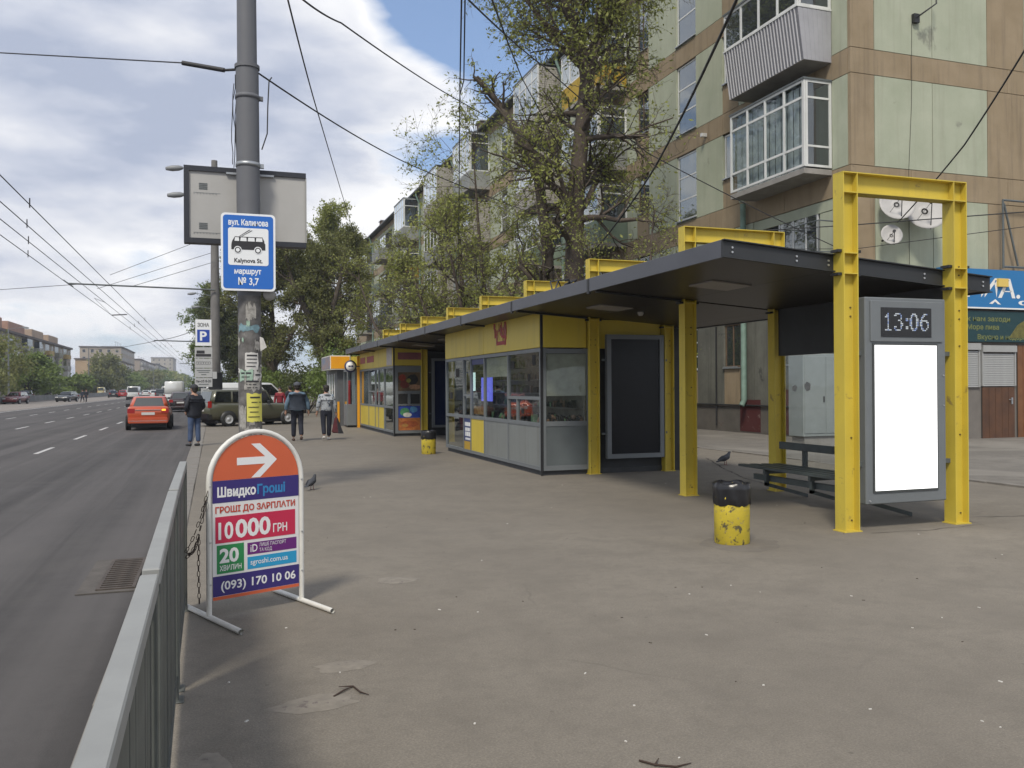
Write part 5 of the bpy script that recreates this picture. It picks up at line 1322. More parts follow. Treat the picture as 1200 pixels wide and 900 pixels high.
# ================================================================ FAR BUILDINGS ACROSS THE ROAD
def far_block(name, label, X, y0, y1, h, nfl, wallc, depth=14, bayw=6.0, balc=None, endwin=0, roofbits=(), seed=1, winw=1.5):
    rr = random.Random(seed)
    t = thing(name, label, 'apartment building', (X-depth/2, (y0+y1)/2, 0), 0, 'apartment buildings across the road')
    m = mat('wall_'+name+str(seed), wallc, 0.9, var=0.10, vscale=0.15)
    b = MB(); b.box(X-depth, X, y0, y1, -.3, h); b.build('wall', m, t)
    b = MB(); b.box(X-depth-.4, X+.5, y0-.4, y1+.4, h+.002, h+.5); b.build('roof', mat('far_roof',(0.09,0.075,0.07),0.8), t)
    fh = (h-.8)/nfl; ncol = int((y1-y0)/bayw); wm = None; bmesh_ = None; fm_ = None
    glassm = mat('far_glass', (0.035,0.04,0.05), 0.15); fr = mat('far_frame',(0.45,0.44,0.42),0.7)
    bw = (y1-y0)/ncol
    for f in range(nfl):
        for c in range(ncol):
            yc = y0+bw*(c+.5); z = .8+fh*f
            if balc and c % 2 == 0 and f > 0:
                b = MB(); b.box(X+.002, X+1.1, yc-bw*.46, yc+bw*.46, z+.1, z+1.15); o = b.build('balcony', balc[rr.randrange(len(balc))], t)
                if rr.random() < .6:
                    b = MB(); b.box(X+.002, X+1.05, yc-bw*.42, yc+bw*rr.uniform(-.1,.42), z+1.152, z+2.6); b.build('glazing', fr if rr.random() < .45 else glassm, o)
                else:
                    b = MB(); b.box(X+.002, X+.03, yc-bw*.38, yc+bw*.38, z+1.2, z+2.7); b.build('opening', glassm, o)
            else:
                if wm is None:
                    b = MB(); b.box(0,.06,-winw/2,winw/2,0,1.6); o = b.build('window', fr, t, raw=True); wm = o.data
                    q = MB()
                    for s_ in (-1,1): q.box(.061,.07,s_*winw*.25-winw*.2,s_*winw*.25+winw*.2,.08,1.5)
                    p = q.build('pane', glassm, o, raw=True); fm_ = p.data
                else: o = share('window', wm, t, (0,0,0)); p = share('pane', fm_, o, (0,0,0))
                o.location = (X-(X-depth/2), yc-(y0+y1)/2, z+.9)
    for k in range(endwin):
        for f in range(nfl):
            x = X-depth+depth*(k+.5)/endwin; z = .8+fh*f+.9
            b = MB(); b.box(x-.7,x+.7,y0-.05,y0-.002,z,z+1.5); o = b.build('window', fr, t)
            q = MB(); q.box(x-.6,x+.6,y0-.06,y0-.051,z+.08,z+1.42); q.build('pane', glassm, o)
    for (ax, ay, w, l, hh, c) in roofbits:
        b = MB(); b.box(X-ax-w, X-ax, ay, ay+l, h+.505, h+.5+hh); b.build('roof_superstructure', mat('roofbit_%d'%int(c[0]*100), c, 0.9, var=0.12, vscale=.5), t)
    b = MB()
    for k in range(3): y = y0+(y1-y0)*rr.random(); b.tube([(X-3,y,h),(X-3,y,h+3.2)],.06,4); b.tube([(X-3.6,y,h+2.8),(X-2.4,y,h+2.8)],.04,4)
    b.build('aerial', GREYD, t)
    return t
YB = mat('balcony_ochre',(0.35,0.25,0.09),0.8,var=0.2,vscale=.4); GB = mat('balcony_pale',(0.30,0.30,0.27),0.8,var=0.2,vscale=.4); TB = mat('balcony_dull',(0.21,0.21,0.17),0.8,var=.2,vscale=.4)
BR = (0.33,0.20,0.15)
far_block('apartment_block','brown brick block with ochre balconies and brick roof rooms across the road',-37.5,150,268,12.6,4,(0.25,0.22,0.18),balc=[YB,YB,TB,GB],bayw=6.5,roofbits=((1.0,172,5,18,2.4,BR),(1.5,198,5,16,2.4,BR),(1.5,222,5,14,2.3,(0.36,0.27,0.2)),(1.5,243,5,14,2.2,(0.34,0.25,0.18))),seed=2)
far_block('apartment_block','block with a blank ochre end wall beyond the trees across the road',-37.5,372,470,13.2,4,(0.33,0.24,0.15),depth=13,balc=[GB,TB],bayw=7,seed=3)
far_block('apartment_block','tall pale panel block rising behind the ochre end wall across the road',-39.5,430,500,20.5,6,(0.33,0.285,0.235),depth=17,bayw=6,endwin=5,seed=4)
far_block('apartment_block','long pale block with a pinkish wall farther down the road',-37.5,510,640,17.5,5,(0.34,0.29,0.25),balc=[GB],bayw=8,seed=5)
far_block('apartment_block','distant greyish block just left of the far tower',-38,660,820,19,5,(0.32,0.31,0.29),balc=[GB,TB],bayw=10,seed=6)
far_block('apartment_block','distant tower with a pale upper storey near the vanishing point',-34,830,900,29,8,(0.36,0.33,0.28),depth=18,bayw=10,endwin=4,seed=7)
far_block('apartment_block','partly hidden brick block with a pointed roof at the left picture edge',-44,112,142,13.2,4,(0.22,0.17,0.13),balc=[TB],bayw=6,roofbits=((4,120,4,5,4.5,(0.16,0.13,0.11)),),seed=8)
# median wall on the left
WALLM = mat('median_wall', (0.16,0.165,0.165), 0.9, var=0.15, vscale=.6)
mw = thing('roadside_wall','long low grey concrete wall beyond the far lanes','wall',(-24.4,200,0))
me = None
for i in range(60):
    if me is None: b = MB(); b.box(-24.5,-24.25,60,67.9,-.1,.78); o = b.build('wall_section', WALLM, mw); me = o.data
    else: share('wall_section', me, mw, (random.uniform(-.02,.02), 8*i, 0))

# ================================================================ TREES
BARK = mat('bark', (0.065,0.050,0.040), 0.95, col2=(0.12,0.095,0.075), vscale=6, bump=0.8, bscale=22)
BARKD = mat('dark_bark', (0.06,0.048,0.038), 0.95, col2=(0.11,0.09,0.07), vscale=5, bump=0.7, bscale=20)
def leafmat(name, c1, c2):
    m = bpy.data.materials.new(name); m.use_nodes = True; t = m.node_tree; b = t.nodes['Principled BSDF']
    tx = N(t,'ShaderNodeTexCoord'); n = noise(t, tx.outputs['Object'], 1.1, 3, .6); n2 = noise(t, tx.outputs['Object'], 9, 2, .6)
    f = math_n(t,'ADD',math_n(t,'MULTIPLY',n,.6),math_n(t,'MULTIPLY',n2,.4))
    c = mixc(t, ramp(t,f,[(.35,0),(.65,1)]), c1, c2); L(t,c,b.inputs['Base Color']); b.inputs['Roughness'].default_value = .6
    b.inputs['Specular IOR Level'].default_value = .25
    tl = N(t,'ShaderNodeBsdfTranslucent'); L(t,c,tl.inputs[0]); mx = N(t,'ShaderNodeMixShader'); mx.inputs[0].default_value = .35
    o = t.nodes['Material Output']; L(t,b.outputs[0],mx.inputs[1]); L(t,tl.outputs[0],mx.inputs[2]); L(t,mx.outputs[0],o.inputs[0])
    return m
LF_SPRING = leafmat('spring_leaves',(0.20,0.23,0.055),(0.36,0.38,0.12))
LF_DULL = leafmat('dull_leaves',(0.14,0.155,0.052),(0.25,0.26,0.10))
LF_GREEN = leafmat('green_leaves',(0.10,0.15,0.035),(0.21,0.27,0.08))
LF_DARK = leafmat('dark_leaves',(0.060,0.080,0.03),(0.125,0.14,0.055))
TREE_DENS = 0.36
def tree(label, x, y, stems, depth=4, nchild=4, seed=1, leafm=None, leaf=0.05, nleaf=9, spread=0.7, droop=0.0, bark=None, group=None, tw=0.5, name='tree', minr=.006, lr=.62):
    """stems: list of [(dx,dy,z,r),...]; branches grow from the stems, twigs carry small leaf faces"""
    rng = np.random.default_rng(seed); tw = tw*.80
    t = thing(name, label, 'tree' if name != 'shrub' else 'shrub', (x,y,0), 0, group, local=True)
    mb = MB(); twigs = []; leafp = []
    def grow(p, d, ln, r, lv):
        n = 4 if lv > 1 else 3
        pts = [p]; rs = [r]; dd = d.copy()
        for k in range(n):
            dd = dd + rng.normal(0, .16, 3); dd[2] += (.05 if lv > 1 else -.03) - droop*(1 if lv <= 2 else 0)*.25
            dd /= np.linalg.norm(dd); p = p + dd*ln/n; pts.append(p); rs.append(max(minr*.6, r*(1-.5*(k+1)/n)))
        mb.tube([tuple(q) for q in pts], rs, 6 if lv >= 3 else (4 if lv == 2 else 3), cap=False)
        if lv <= 1:
            for k in range(rng.poisson(nleaf*TREE_DENS)):
                f = rng.random()*n; i = min(int(f), n-1); q = pts[i] + (pts[i+1]-pts[i])*(f-i)
                leafp.append(q + rng.normal(0, .05+leaf*.8, 3))
            if lv == 0: return
        for c in range(nchild if lv > 1 else nchild-1):
            f = rng.uniform(.25, 1.0)*n; i = min(int(f), n-1); q = pts[i] + (pts[i+1]-pts[i])*(f-i)
            v = rng.normal(0, 1, 3); v -= v.dot(dd)*dd; v /= np.linalg.norm(v)
            nd = dd*(1-spread*.6) + v*spread; nd[2] += .12; nd /= np.linalg.norm(nd)
            grow(q, nd, ln*lr*rng.uniform(.75,1.2), max(minr, rs[i]*.5), lv-1)
    for st in stems:
        P = [np.array(q[:3], float) for q in st]; Rr = [q[3] for q in st]
        # smooth the stem a little with noise
        mb.tube([tuple(q) for q in P], Rr, 10, cap=True)
        tot = len(P)-1
        for i in range(tot):
            nb = nchild if st[i+1][2] > st[0][2] + .22*(st[-1][2]-st[0][2]) or st[0][2] > 1.5 else 0
            for c in range(nb):
                f = rng.random(); q = P[i] + (P[i+1]-P[i])*f; a = rng.uniform(0, 6.283)
                d = np.array([math.cos(a), math.sin(a), rng.uniform(.1,.9)]); d /= np.linalg.norm(d)
                ln = (st[-1][2])*.20*rng.uniform(.7,1.3)*tw*2
                grow(q, d, ln, max(.012, (Rr[i]*(1-f)+Rr[i+1]*f)*.42), depth-1)
        d = P[-1]-P[-2]; d /= np.linalg.norm(d)
        for c in range(3): grow(P[-1], d + rng.normal(0,.35,3), st[-1][2]*.16*tw*2, max(.012,Rr[-1]*.8), depth-1)
    mb.build('trunk', bark or BARK, t, recalc=False)
    lp = np.array(leafp); n = len(lp)
    u = rng.normal(0,1,(n,3)); u /= np.linalg.norm(u,axis=1)[:,None]; w = rng.normal(0,1,(n,3)); w -= (w*u).sum(1)[:,None]*u; w /= np.linalg.norm(w,axis=1)[:,None]
    s = (leaf*rng.uniform(.6,1.3,n))[:,None]
    V = np.stack([lp-u*s, lp-w*s*.45, lp+u*s, lp+w*s*.45], 1).reshape(-1,3)
    np_mesh('crown', V, np.arange(4*n).reshape(-1,4), leafm or LF_SPRING, t)
    return n
NL = 0
# the two-stemmed tree before the facade
ru = Vector((.945,-.326,0))
def uz(L_): return [(u*.945+v*.3, -u*.326+v, z, r) for u,v,z,r in L_]
NL += tree('big tree with a thick dark forked trunk before the apartment building', 12.0, 27.9,
  [uz([(-.25,0,0,.42),(-.15,0,2.5,.36),(-.05,0,5,.34),(.0,0,8,.31),(.25,.1,10.5,.27),(.45,.1,12.4,.24),(.2,0,13.8,.17),(-.35,.2,15.3,.12),(-.9,.2,17,.07)]),
   uz([(.45,.1,12.2,.18),(.9,-.2,14.0,.13),(1.3,-.4,15.8,.08)]), uz([(.1,0,13.4,.14),(-1.0,.5,14.6,.1),(-1.9,.8,15.9,.05)])],
  depth=4, nchild=5, seed=11, leafm=LF_SPRING, leaf=.075, nleaf=9, spread=.75, droop=.25, tw=.42)
NL += tree('leaning dark stem with a bare sawn limb just left of the big trunk', 11.7, 28.3,
  [uz([(-.45,0,0,.26),(-.5,0,3.5,.23),(-.55,0,6.5,.2),(-.85,0,9,.18),(-1.35,0,10.3,.16),(-2.3,0,11.7,.13)])],
  depth=4, nchild=3, seed=12, leafm=LF_SPRING, leaf=.07, nleaf=7, spread=.8, droop=.3, tw=.40, bark=BARKD)
NL += tree('bushy young tree with fine twigs standing right behind the near kiosk roof', 10.6, 33.5,
  [[(0,0,0,.16),(.1,0,3,.13),(-.1,.2,5,.10),(-.4,.1,8,.06),(-.6,0,10.6,.03)],[(0,0,1.5,.1),(1.0,.6,4.5,.07),(1.8,.8,7.5,.04)],[(0,0,1,.1),(-1.1,-.4,4,.08),(-1.9,-.6,7.4,.04)]],
  depth=4, nchild=4, seed=13, leafm=LF_SPRING, leaf=.07, nleaf=8, spread=.8, tw=.66)
NL += tree('low twiggy tree with thin upright shoots before the stairwell windows', 13.2, 24.6,
  [[(0,0,0,.12),(.1,0,2.5,.09),(.0,.2,4.5,.06),(.2,.3,6.6,.03)],[(0,0,1,.08),(-1.0,.8,3.8,.06),(-1.6,1.4,6.2,.03)]],
  depth=4, nchild=4, seed=14, leafm=LF_SPRING, leaf=.05, nleaf=5, spread=.75, tw=.55)
NL += tree('rounded green tree behind the middle of the canopy', 11.4, 41,
  [[(0,0,0,.2),(0,.1,3,.17),(.2,0,6,.13),(.1,.2,9,.09),(0,0,9.2,.04)],[(0,0,2,.13),(-1.4,.5,5,.09),(-2.0,1,7,.05)],[(0,0,2.4,.12),(1.4,-.5,5.0,.08),(2.0,-1,7,.05)]],
  depth=4, nchild=5, seed=15, leafm=LF_SPRING, leaf=.085, nleaf=5, spread=.8, tw=.6)
NL += tree('tall thin-leaved tree before the brick balconies', 12.6, 49,
  [[(0,0,0,.22),(0,.1,4,.18),(.2,0,8,.13),(0,0,10.5,.04)],[(0,0,3,.13),(-1.4,.5,6,.09),(-2.0,1,8,.05)]],
  depth=4, nchild=5, seed=16, leafm=LF_SPRING, leaf=.085, nleaf=4, spread=.8, tw=.55)
NL += tree('pale green tree beyond the brick balconies', 12.5, 60,
  [[(0,0,0,.22),(0,.1,4,.18),(.3,0,7,.13),(.2,.2,10.5,.05)],[(0,0,3,.13),(-1.8,.5,6,.09),(-2.8,1,9.2,.05)]],
  depth=4, nchild=5, seed=17, leafm=LF_SPRING, leaf=.09, nleaf=4, spread=.8, tw=.6)
# trees over the pavement beyond the kiosks
NL += tree('dark leaning tree forking low, its crown rising right of the billboard', 8.2, 66,
  [[(0,0,0,.42),(-.2,0,3,.38),(-.6,0,5,.34)],[(-.6,0,4.6,.30),(-1.6,.3,7.5,.26),(-2.6,.4,9.5,.18),(-3.0,.5,11.5,.10),(-3.0,.6,13.0,.06)],[(-.6,0,4.6,.26),(.4,-.3,8,.20),(.9,-.4,10,.14),(1.2,-.4,12,.07)]],
  depth=4, nchild=6, seed=18, leafm=LF_DULL, leaf=.10, nleaf=8, spread=.85, tw=.40, bark=BARKD)
NL += tree('broad dull green tree left of the dark forked one over the pavement', 4.6, 74,
  [[(0,0,0,.34),(.2,0,4,.28),(0,.2,8,.2),(-.3,.1,11,.12),(0,0,13,.06)],[(0,0,3,.2),(-2,.5,7,.15),(-2.8,.5,11,.08)],[(0,0,3,.2),(2,-.5,7,.15),(3.0,-.6,11,.07)]],
  depth=4, nchild=6, seed=19, leafm=LF_DULL, leaf=.11, nleaf=10, spread=.85, tw=.5)
NL += tree('tall yellow-green tree rising behind the corner kiosk beside the facade', 11.5, 84,
  [[(0,0,0,.36),(0,0,5,.3),(.2,.2,9,.22),(0,.2,13,.12),(0,0,16.5,.05)],[(0,0,5,.2),(-1.5,.5,9,.14),(-2.0,.5,13,.07)]],
  depth=4, nchild=6, seed=20, leafm=LF_SPRING, leaf=.13, nleaf=14, spread=.85, tw=.45)
NL += tree('slim bright green tree beside the road behind the parking sign', -0.1, 118,
  [[(0,0,0,.25),(0,0,4,.2),(.2,.2,8,.12),(0,.2,12.5,.05)]],
  depth=4, nchild=6, seed=21, leafm=LF_GREEN, leaf=.15, nleaf=16, spread=.8, tw=.5)
NL += tree('dark green tree far along the pavement behind the parked cars', 3.2, 104,
  [[(0,0,0,.3),(.2,0,4,.25),(0,.2,8,.18),(-.3,.1,12.5,.08)],[(0,0,3,.2),(-2.2,.5,7,.15),(-2.8,.5,10.5,.08)]],
  depth=4, nchild=6, seed=22, leafm=LF_DARK, leaf=.15, nleaf=16, spread=.85, tw=.55)
def bush(label, x, y, rx, ry, h, leafm, seed, nl=2600, leaf=.10, name='shrub'):
    rng = np.random.default_rng(seed); t = thing(name, label, name, (x,y,0), 0, None, local=True)
    mb = MB(); lp = []
    ncl = 26; nl = int(nl*.6); h = h*.86
    for k in range(ncl):
        a = rng.uniform(0,6.283); q = math.sqrt(rng.random()); cx, cy = rx*q*math.cos(a), ry*q*math.sin(a); cz = h*(.35+.6*rng.random()*(1-.45*q*q))
        mb.tube([(cx*.2,cy*.2,0),(cx*.6,cy*.6,cz*.6),(cx,cy,cz)],[.03,.02,.008],4,cap=False)
        m_ = nl//ncl; p = rng.normal(0,1,(m_,3)); p /= np.linalg.norm(p,axis=1)[:,None]; p *= (rng.random(m_)**.45)[:,None]*np.array([rx*.34,ry*.34,h*.24])*rng.uniform(.7,1.25)
        lp.append(p+np.array([cx,cy,cz]))
    mb.build('stems', BARKD, t, recalc=False)
    lp = np.concatenate(lp); lp[:,2] = np.abs(lp[:,2]); n = len(lp)
    u = rng.normal(0,1,(n,3)); u /= np.linalg.norm(u,axis=1)[:,None]; w = np.cross(u, rng.normal(0,1,(n,3))); w /= np.linalg.norm(w,axis=1)[:,None]
    s = (leaf*rng.uniform(.6,1.4,n))[:,None]
    V = np.stack([lp-u*s, lp-w*s*.5, lp+u*s, lp+w*s*.5],1).reshape(-1,3)
    np_mesh('foliage', V, np.arange(4*n).reshape(-1,4), leafm, t)
bush('dense light green shrub behind the near kiosk, closest to the big trunk', 12.5, 30.5, 2.6, 2.4, 5.8, LF_SPRING, 31, 9000, .06)
bush('olive shrub mass behind the bend of the canopy, between the trunk and the kiosks', 11.5, 37, 2.6, 3, 5.6, LF_GREEN, 32, 9000, .07)
bush('tall dull shrub behind the far kiosk roof', 11.5, 46, 2.8, 4, 6.2, LF_DULL, 33, 9000, .08)
bush('green shrub at the far end behind the far kiosk roof', 11.0, 56, 2.8, 4, 6.0, LF_SPRING, 34, 8000, .09)
bush('dark evergreen shrub closing the pavement behind the two walkers', 5.6, 58, 2.0, 3, 3.4, LF_DARK, 35, 7000, .10)
bush('dark hedge-like shrub left of the evergreen behind the walkers', 3.6, 72, 2.4, 3, 3.6, LF_GREEN, 36, 6000, .12)
bush('tall dark shrub beside the corner kiosk', 7.2, 52, 1.8, 2.5, 4.6, LF_GREEN, 37, 7000, .10)
bush('low light green shrub glimpsed under the canopy before the facade', 14.2, 27.2, 1.2, 1.0, 4.4, LF_SPRING, 38, 2500, .05)
# roadside trees across the road
def ftree(label, x, y, h, w, leafm, seed, leaf=.30, nl=5200, trunk=True):
    rng = np.random.default_rng(seed); t = thing('tree', label, 'tree', (x,y,0), 0, 'trees across the road', local=True)
    mb = MB(); mb.tube([(0,0,0),(rng.uniform(-.3,.3),0,h*.3),(0,rng.uniform(-.3,.3),h*.75)],[h*.022,h*.017,.05],7)
    lp = []; ncl = 34
    for k in range(ncl):
        a = rng.uniform(0,6.283); zf = rng.uniform(.22,.95); q = w*math.sqrt(max(.03,1-((zf-.5)/.52)**2))*rng.uniform(.3,1)
        c = np.array([q*math.cos(a), q*math.sin(a), zf*h])
        mb.tube([(0,0,c[2]*.55),tuple(c*np.array([.5,.5,.85])),tuple(c)],[.09,.05,.02],4,cap=False)
        m_ = nl//ncl; p = rng.normal(0,1,(m_,3))*np.array([w*.17,w*.17,h*.065])*rng.uniform(.6,1.3); lp.append(p+c)
    mb.build('trunk', BARKD, t, recalc=False)
    lp = np.concatenate(lp); n = len(lp)
    u = rng.normal(0,1,(n,3)); u /= np.linalg.norm(u,axis=1)[:,None]; wv = np.cross(u, rng.normal(0,1,(n,3))); wv /= np.linalg.norm(wv,axis=1)[:,None]
    s = (leaf*rng.uniform(.5,1.4,n))[:,None]; V = np.stack([lp-u*s, lp-wv*s*.5, lp+u*s, lp+wv*s*.5],1).reshape(-1,3)
    np_mesh('crown', V, np.arange(4*n).reshape(-1,4), leafm, t)
fts = [(-27,118,8.6,4.2,LF_DULL,'big olive tree at the left picture edge behind the roadside wall'),(-27.5,133,8.8,4.0,LF_DULL,'round olive tree, second from the left edge behind the roadside wall'),
 (-27,150,7.2,3.8,LF_GREEN,'greener tree overlapping the left part of the brick block'),(-28,172,5.6,3.8,LF_GREEN,'low green tree before the middle of the brick block'),
 (-28,205,4.6,3.4,LF_GREEN,'small green tree before the right half of the brick block'),(-31,292,12.0,5,LF_DULL,'tall olive tree right of the brick block'),
 (-33,318,10,5.5,LF_DARK,'brownish tree before the ochre end wall, left side'),(-29.5,330,6.0,6,LF_GREEN,'bright green low tree below the ochre end wall'),(-29.5,372,7.5,5,LF_GREEN,'dark green tree at the corner of the ochre wall'),
 (-29.5,430,9.5,9,LF_DULL,'dull tree before the pale panel block'),(-29.5,500,11,10,LF_GREEN,'wide green tree beyond the pale panel block'),(-29.5,590,12,11,LF_SPRING,'yellow-green tree far down the road'),(-28.5,700,13,12,LF_GREEN,'hazy green tree near the vanishing point'),(-29.5,255,5,4,LF_DARK,'little dark tree beside the far wall sections')]
for i,(x,y,h,w,m,lb) in enumerate(fts): ftree(lb,x,y,h,w,m,50+i,leaf=.22+.0012*(y-110))

# ================================================================ SECOND POLE, PARKING SIGN, SMALL POLES
t = thing('trolley_pole', 'tall grey pole behind the billboard with two lamp arms and the trolley wire bracket', 'pole', (0.1,44,0))
b = MB(); b.tube([(0.1,44,0),(0.1,44,1.6)],[.30,.28],16); b.build('base', POLEB, t)
b = MB(); b.tube([(0.1,44,1.6),(0.1,44,12.6)],[.25,.14],16); b.build('shaft', mat('old_pole_grey',(0.16,0.155,0.15),0.8,var=.15,vscale=2), t)
b = MB(); b.box(-.22,.42,43.7,44.3,1.6,2.4); b.build('junction_box', BLACK, t)
def lamp_arm(t, x, y, z, dx, dz, L_=.9):
    b = MB(); b.tube([(x,y,z),(x+dx*.6,y,z+dz*.6),(x+dx,y,z+dz)],[.035,.03,.03],6); b.build('arm', GREYF, t)
    b = MB(); b.M = Matrix.Translation((x+dx,y,z+dz)) @ Matrix.Rotation(math.atan2(-dz*.6,-dx)+math.pi if False else -.12*(1 if dx<0 else -1)+0,4,'Y')
    sx = -1 if dx < 0 else 1
    b.lathe([(0,0),(.07,.02),(.13,.2),(.14,.5),(.08,.78),(0,.8)] if sx>0 else [(0,0),(.07,-.02),(.13,-.2),(.14,-.5),(.08,-.78),(0,-.8)],10,(0,0,0),'x'); b.M = None; b.build('lamp_head', mat('lamp_head_grey',(0.22,0.23,0.24),0.5), t)
lamp_arm(t, .05, 44, 11.7, -1.35, .45); lamp_arm(t, .05, 44.3, 10.6, -1.3, .35)
b = MB(); b.tube([(.1,43.7,6.35),(-6.2,43.7,6.45)],.04,6); b.tube([(.1,43.7,7.7),(-3.5,43.7,6.42)],.012,4); b.tube([(-6.4,43.7,6.6),(-6.0,43.7,6.3)],.03,4); b.build('bracket_arm', GREYD, t)
PSX, PSY = -0.42, 42.5
t = thing('parking_sign', 'stack of parking plates with a blue P on a thin pole by the kerb', 'parking sign', (PSX,PSY,0))
b = MB(); b.tube([(PSX,PSY,0),(PSX,PSY,4.75)],.035,8); b.build('pole', STEEL, t)
PLT = mat('sign_plate_grey',(0.42,0.43,0.43),0.5)
def plate(x0,x1,z0,z1,m=PLT): b = MB(); b.box(x0,x1,PSY-.07,PSY-.045,z0,z1); return b.build('plate', m, t)
plate(PSX-.35,PSX+.35,3.62,4.83,SWHITE); b = MB(); b.box(PSX-.27,PSX+.27,PSY-.076,PSY-.071,3.78,4.36); b.build('blue_square', mat('parking_blue',(0.015,0.06,0.36),0.4), t)
lettering('P',.42,SWHITE,t,(PSX,PSY-.079,3.87),(1,0,0),(0,0,1),.30,.03,align='CENTER'); lettering('ЗОНА',.17,INK,t,(PSX,PSY-.076,4.50),(1,0,0),(0,0,1),.50,.02,align='CENTER')
for i,(z0,z1) in enumerate(((3.06,3.55),(2.60,3.03),(2.16,2.57),(1.72,2.13))): plate(PSX-.38,PSX+.38,z0,z1)
b = MB(); b.box(PSX-.33,PSX+.33,PSY-.076,PSY-.071,3.12,3.24); b.box(PSX-.30,PSX+.05,PSY-.076,PSY-.071,3.26,3.40); b.build('print', INK, t)
lettering('012345',.2,INK,t,(PSX,PSY-.076,2.72),(1,0,0),(0,0,1),.6,.02,align='CENTER') if False else None
b = MB(); rr = random.Random(4)
for k in range(6): 
    cx = PSX-.27+.105*k
    for j in range(8):
        a0, a1 = 6.283*j/8, 6.283*(j+.7)/8; b.tube([(cx+.055*math.cos(a0),PSY-.074,2.82+.07*math.sin(a0)),(cx+.055*math.cos(a1),PSY-.074,2.82+.07*math.sin(a1))],.009,3)
b.build('print', INK, t)
b = MB()
for z,(u0,u1) in ((2.46,(-.3,.3)),(2.38,(-.22,.25)),(2.27,(-.1,.12)),(1.82,(-.22,.22))): b.box(PSX+u0,PSX+u1,PSY-.076,PSY-.071,z,z+.035)
b.build('print', GREYD, t)
lettering('пн-сб 8-20',.12,INK,t,(PSX,PSY-.076,1.93),(1,0,0),(0,0,1),.66,.02,align='CENTER')
plate(PSX+.39,PSX+.58,2.1,2.42); plate(PSX-.12,PSX+.20,1.24,1.66)
# lamp posts across the road
for i,(x,y,h,lb) in enumerate(((-25.2,128,9.5,'grey lamp post among the trees at the left edge'),(-25.2,205,10.5,'lamp post before the right half of the brick block'),(-25.2,420,11,'small far lamp post before the pale blocks'))):
    t = thing('street_lamp', lb, 'street lamp', (x,y,0), 0, 'lamp posts across the road')
    b = MB(); b.tube([(x,y,0),(x,y,h)],[.14,.08],8); b.build('pole', GREYF, t); lamp_arm(t,x,y,h,1.6,.3)
for i,(x,y,lb) in enumerate(((0.3,92,'double-armed lamp post behind the trolley pole'),(-0.2,175,'thin far lamp post near the vanishing point'))):
    t = thing('street_lamp', lb, 'street lamp', (x,y,0), 0, 'lamp posts along the near kerb')
    b = MB(); b.tube([(x,y,0),(x,y,11)],[.16,.09],8); b.build('pole', GREYF, t); lamp_arm(t,x,y,10.9,-1.9,.25); lamp_arm(t,x,y+.3,9.6,-1.5,.25)
    b = MB(); b.tube([(x,y,6.3),(x-5.8,y,6.4)],.06,5); b.build('bracket_arm', GREYD, t)

# ================================================================ WIRES
def wire(name, label, pts, r, cat='cable', group='overhead cables', sagd=0.0, extra=()):
    b = MB()
    P = []
    for a, c in zip(pts[:-1], pts[1:]):
        n = 14
        for k in range(n + (1 if c is pts[-1] else 0)):
            f = k/n; p = Vector(a).lerp(Vector(c), f); p.z -= sagd*4*f*(1-f); P.append(tuple(p))
    b.tube(P, r, 5)
    for q in extra: b.tube(q[:-1], q[-1], 6)
    o = b.build(name, WIRE, origin=P[0]); return tag(o, label, cat, group)
wire('span_wire','black span wire running left from the insulator on the big pole',[(-6.68,19.21,8.0),(-3.35,16.48,7.29),(-0.34,13.96,6.57)],.011,extra=[[(-.42,14.0,6.58),(.18,13.72,6.44),.035],[(.18,13.72,6.44),(.36,13.6,6.43),.02]])
wire('overhead_cable','cable from the ring of the big pole down over the trees to the facade',[(0.67,13.61,6.41),(5.39,23.51,7.72),(16.4,36.0,8.6)],.014,sagd=.10)
wire('overhead_cable','thin cable crossing the sky steeply from top centre-left to the far trees',[(0.77,10.3,6.42),(2.07,18.31,7.4),(9.55,60.14,11.35)],.012,sagd=.05)
wire('overhead_cable','long cable slanting from the upper left across the clouds into the tree',[(0.69,9.27,5.88),(1.7,12.09,6.7),(6.08,21.15,8.83),(17.4,30.0,8.0)],.012,sagd=.05)
wire('overhead_cable','left one of two near vertical looking cables passing over the pavement',[(2.19,7.7,5.46),(3.25,11.56,5.83),(10.72,38.6,6.32)],.010)
wire('overhead_cable','right one of two near vertical looking cables, merging with its neighbour',[(2.22,7.69,5.46),(3.30,11.54,5.89),(3.79,13.49,6.36)],.009)
wire('overhead_cable','cable from the top centre dropping right across the trunk to the building corner',[(2.63,9.66,6.31),(6.57,16.75,8.26),(10.48,19.64,7.55),(17.4,20.8,5.6)],.013,sagd=.05)
wire('overhead_cable','cable crossing the blue sky patch steeply towards the big trunk',[(3.0,9.53,6.31),(6.78,18.8,8.76),(12.6,27.37,7.63)],.013,sagd=.03)
wire('overhead_cable','thick black cable hanging before the stairwell windows',[(6.98,10.27,7.22),(11.0,20.52,7.25),(12.32,27.47,6.16)],.026,sagd=.12)
wire('overhead_cable','black cable rising from the dishes to the right picture edge',[(12.81,10.37,7.71),(14.78,13.93,6.61),(19.0,20.3,6.4)],.018,sagd=.04)
wire('overhead_cable','upper of two level cables passing before the end wall',[(14.36,23.59,6.35),(17.42,20.25,6.23),(20.1,16.32,6.05)],.016)
wire('overhead_cable','lower of two level cables passing before the end wall',[(16.37,22.9,5.89),(17.43,20.25,5.54),(20.1,16.33,5.71)],.010)
